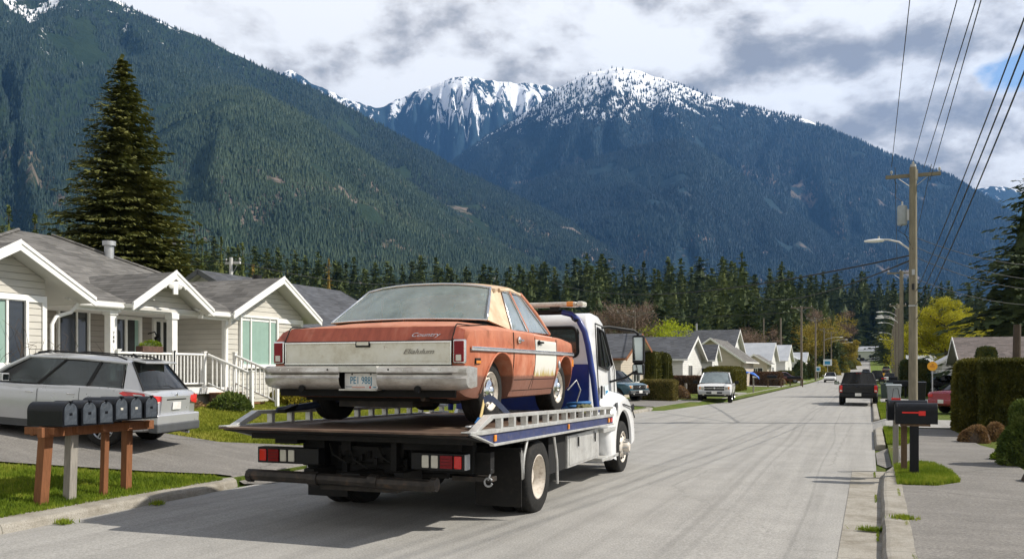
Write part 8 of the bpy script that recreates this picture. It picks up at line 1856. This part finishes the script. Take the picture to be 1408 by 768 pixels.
wire('lower dark wire sagging leftwards from the near pole', (PX, PY, zat(356, d0)), pt(1040, 408, 95), .03, .8)
for k, (y0_, y1_, lb) in enumerate(((325, 362, 'first'), (338, 384, 'second'), (352, 398, 'third'), (382, 416, 'fourth'))):
    wire(lb + ' service wire from the near pole to the right edge, counted from the top', (PX, PY, zat(y0_, d0)), pt(1480, y1_, 40), .012, .45)
wire('wire along the forest edge left of the sedan roof', pt(317, 358, 42), pt(600, 384, 90), .02, .8); wire('wire leaving the short pale pole to the left', pt(317, 358, 42), pt(-40, 330, 50), .02, .5)
wire('long thin wire in front of the forest behind the truck', pt(500, 392, 110), pt(1102, 428, 104), .03, 2.0); wire('faint wire at the far end of the road', pt(1080, 470, 300), pt(1260, 475, 300), .06, 2)
for k, (a, b_) in enumerate(((0, 1), (1, 2), (2, 4))):
    L1, L2 = LP[1:][a], LP[1:][b_]; wire(('near', 'middle', 'far')[k] + ' span of wire between the left side poles', pt(L1[0], L1[2] + 3, L1[1]), pt(L2[0], L2[2] + 3, L2[1]), .02, .6)
wire('span of wire between the near pole and the second right pole', (PX + .6, PY, zc), pt(1243, 376, 62), .012, .5); wire('lower span between the near pole and the second right pole', (PX - .6, PY, zc), pt(1234, 376, 62), .012, .5)

# ================================================================ SIGNS, BINS, SMALL THINGS
def sign(label, px_, d, py_, w_, h, face, round_=False, post_h=None, mark=None):
    x, y, z = atd(px_, d); zc_ = zat(py_, d); t = thing('road_sign', label, 'sign', (x, y, z)); m = MB(); m.cyl((0, .04, 0), (0, .04, zc_ - z + h * .4), .035, 'galvanised', n=8); m.build('sign_post', t)
    m = MB()
    if round_: m.cyl((0, 0, zc_ - z), (0, -.02, zc_ - z), w_ / 2, face, n=28)
    else: m.b2((-w_ / 2, -.02, zc_ - z - h / 2), (w_ / 2, 0, zc_ - z + h / 2), face)
    b_ = m.build('sign_board', t, bevel=.01 if not round_ else 0)
    m = MB()
    if mark == 'car': m.b2((-w_ * .22, -.03, zc_ - z - .06), (w_ * .22, -.022, zc_ - z + .02), 'orange_tarp'); m.b2((-w_ * .08, -.03, zc_ - z + .05), (w_ * .14, -.022, zc_ - z + .14), 'orange_tarp')
    elif mark: m.b2((-w_ * .35, -.03, zc_ - z - h * .30), (w_ * .30, -.022, zc_ - z + h * .22), mark)
    m.build('sign_mark', b_)
sign('round orange yellow sign on a thin post left of the tall hedge', 1282, 52, 503, .56, .56, 'sign_yellow', True, mark='car')
sign('small light blue sign on a black post at the left kerb', 1125, 120, 507, .6, .7, 'sign_white', mark='sign_blue')
sign('larger blue and white sign board behind the small one', 1138, 150, 498, 1.4, 1.1, 'sign_white', mark='sign_blue')
x, y, z = atd(1036, 70); t = thing('covered_post', 'post topped with a bright blue plastic cover beside the yellow green hedge', 'post', (x, y, .1)); m = MB(); m.cyl((0, 0, 0), (0, 0, 1.3), .06, 'post_grey', n=10); m.build('post', t)
m = MB(); P = [[(-.55 + 1.0 * u, (v - .5) * .5, 1.72 - .42 * u + .14 * math.sin(math.pi * u) - .25 * abs(v - .5) + .03 * math.sin(9 * u + 5 * v)) for u in np.linspace(0, 1, 12)] for v in np.linspace(0, 1, 8)]; m.grid(P, 8, 12, 'tarp_blue'); m.grid([[(p_[0], p_[1], p_[2] - .05 - .12 * (1 - abs(i - 3.5) / 4)) for p_ in r_] for i, r_ in enumerate(P)], 8, 12, 'tarp_blue'); m.box((.15, 0, 1.28), (.4, .3, .14), 'white_paint'); m.build('plastic_cover', t)
def bin_(label, loc, mat, w_=.6, h=1.0, rz=0):
    t = thing('wheelie_bin', label, 'bin', loc, rz); m = MB(); m.box((0, 0, h * .48), (w_ * .82, w_ * .9, h * .9), mat, taper=(1.18, 1.15)); m.build('tub', t, bevel=.03); m = MB(); m.box((0, .02, h * .97), (w_ * 1.06, w_ * 1.12, .07), mat, rx=.05); m.build('lid', t, bevel=.03); m = MB(); m.cyl((-w_ * .4, w_ * .45, .1), (w_ * .4, w_ * .45, .1), .1, 'rubber', n=12); m.build('wheels', t)
bin_('black wheelie bin standing behind the near utility pole', rh(1264, 44), 'black_plastic', .62, 1.25)
bin_('blue recycling bin left of the near utility pole', rh(1247, 66), 'bin_blue', .6, .75)
bin_('dark green bin at the right kerb', rh(1219, 56), 'bin_green', .75, 1.0)
bin_('pale grey bin next to the dark green one at the right kerb', rh(1229, 50), 'bin_grey', .8, 1.0)
bin_('blue bin beside the brown mailbox stand on the left', rh(1069, 100), 'bin_blue', .55, .9)
x, y, z = atd(1232, 44); m = MB(); m.box((0, 0, .32), (.42, .3, .22), 'flag_red'); m.box((0, .0, .12), (.6, .5, .2), 'black_plastic'); m.tube([(-.2, .1, .3), (-.1, .5, .9), (.1, .5, .9), (.2, .1, .3)], .02, 'black_plastic', n=5); o = m.build('lawn_mower', bevel=.03); o.location = (x, y, z); tag(o, 'small red and black garden machine at the right kerb', 'mower')
# post and rail bits left of the white pickup
for k, (px_, h_) in enumerate(((943, .95), (928, .7))):
    x, y, z = atd(px_, 56); m = MB(); m.b2((-.07, -.07, 0), (.07, .07, h_), 'post_grey'); o = m.build('fence_post', bevel=.01); o.location = (x, y, z); tag(o, ('taller grey fence post beside the white pickup', 'shorter grey fence post by the olive hedge block')[k], 'post')
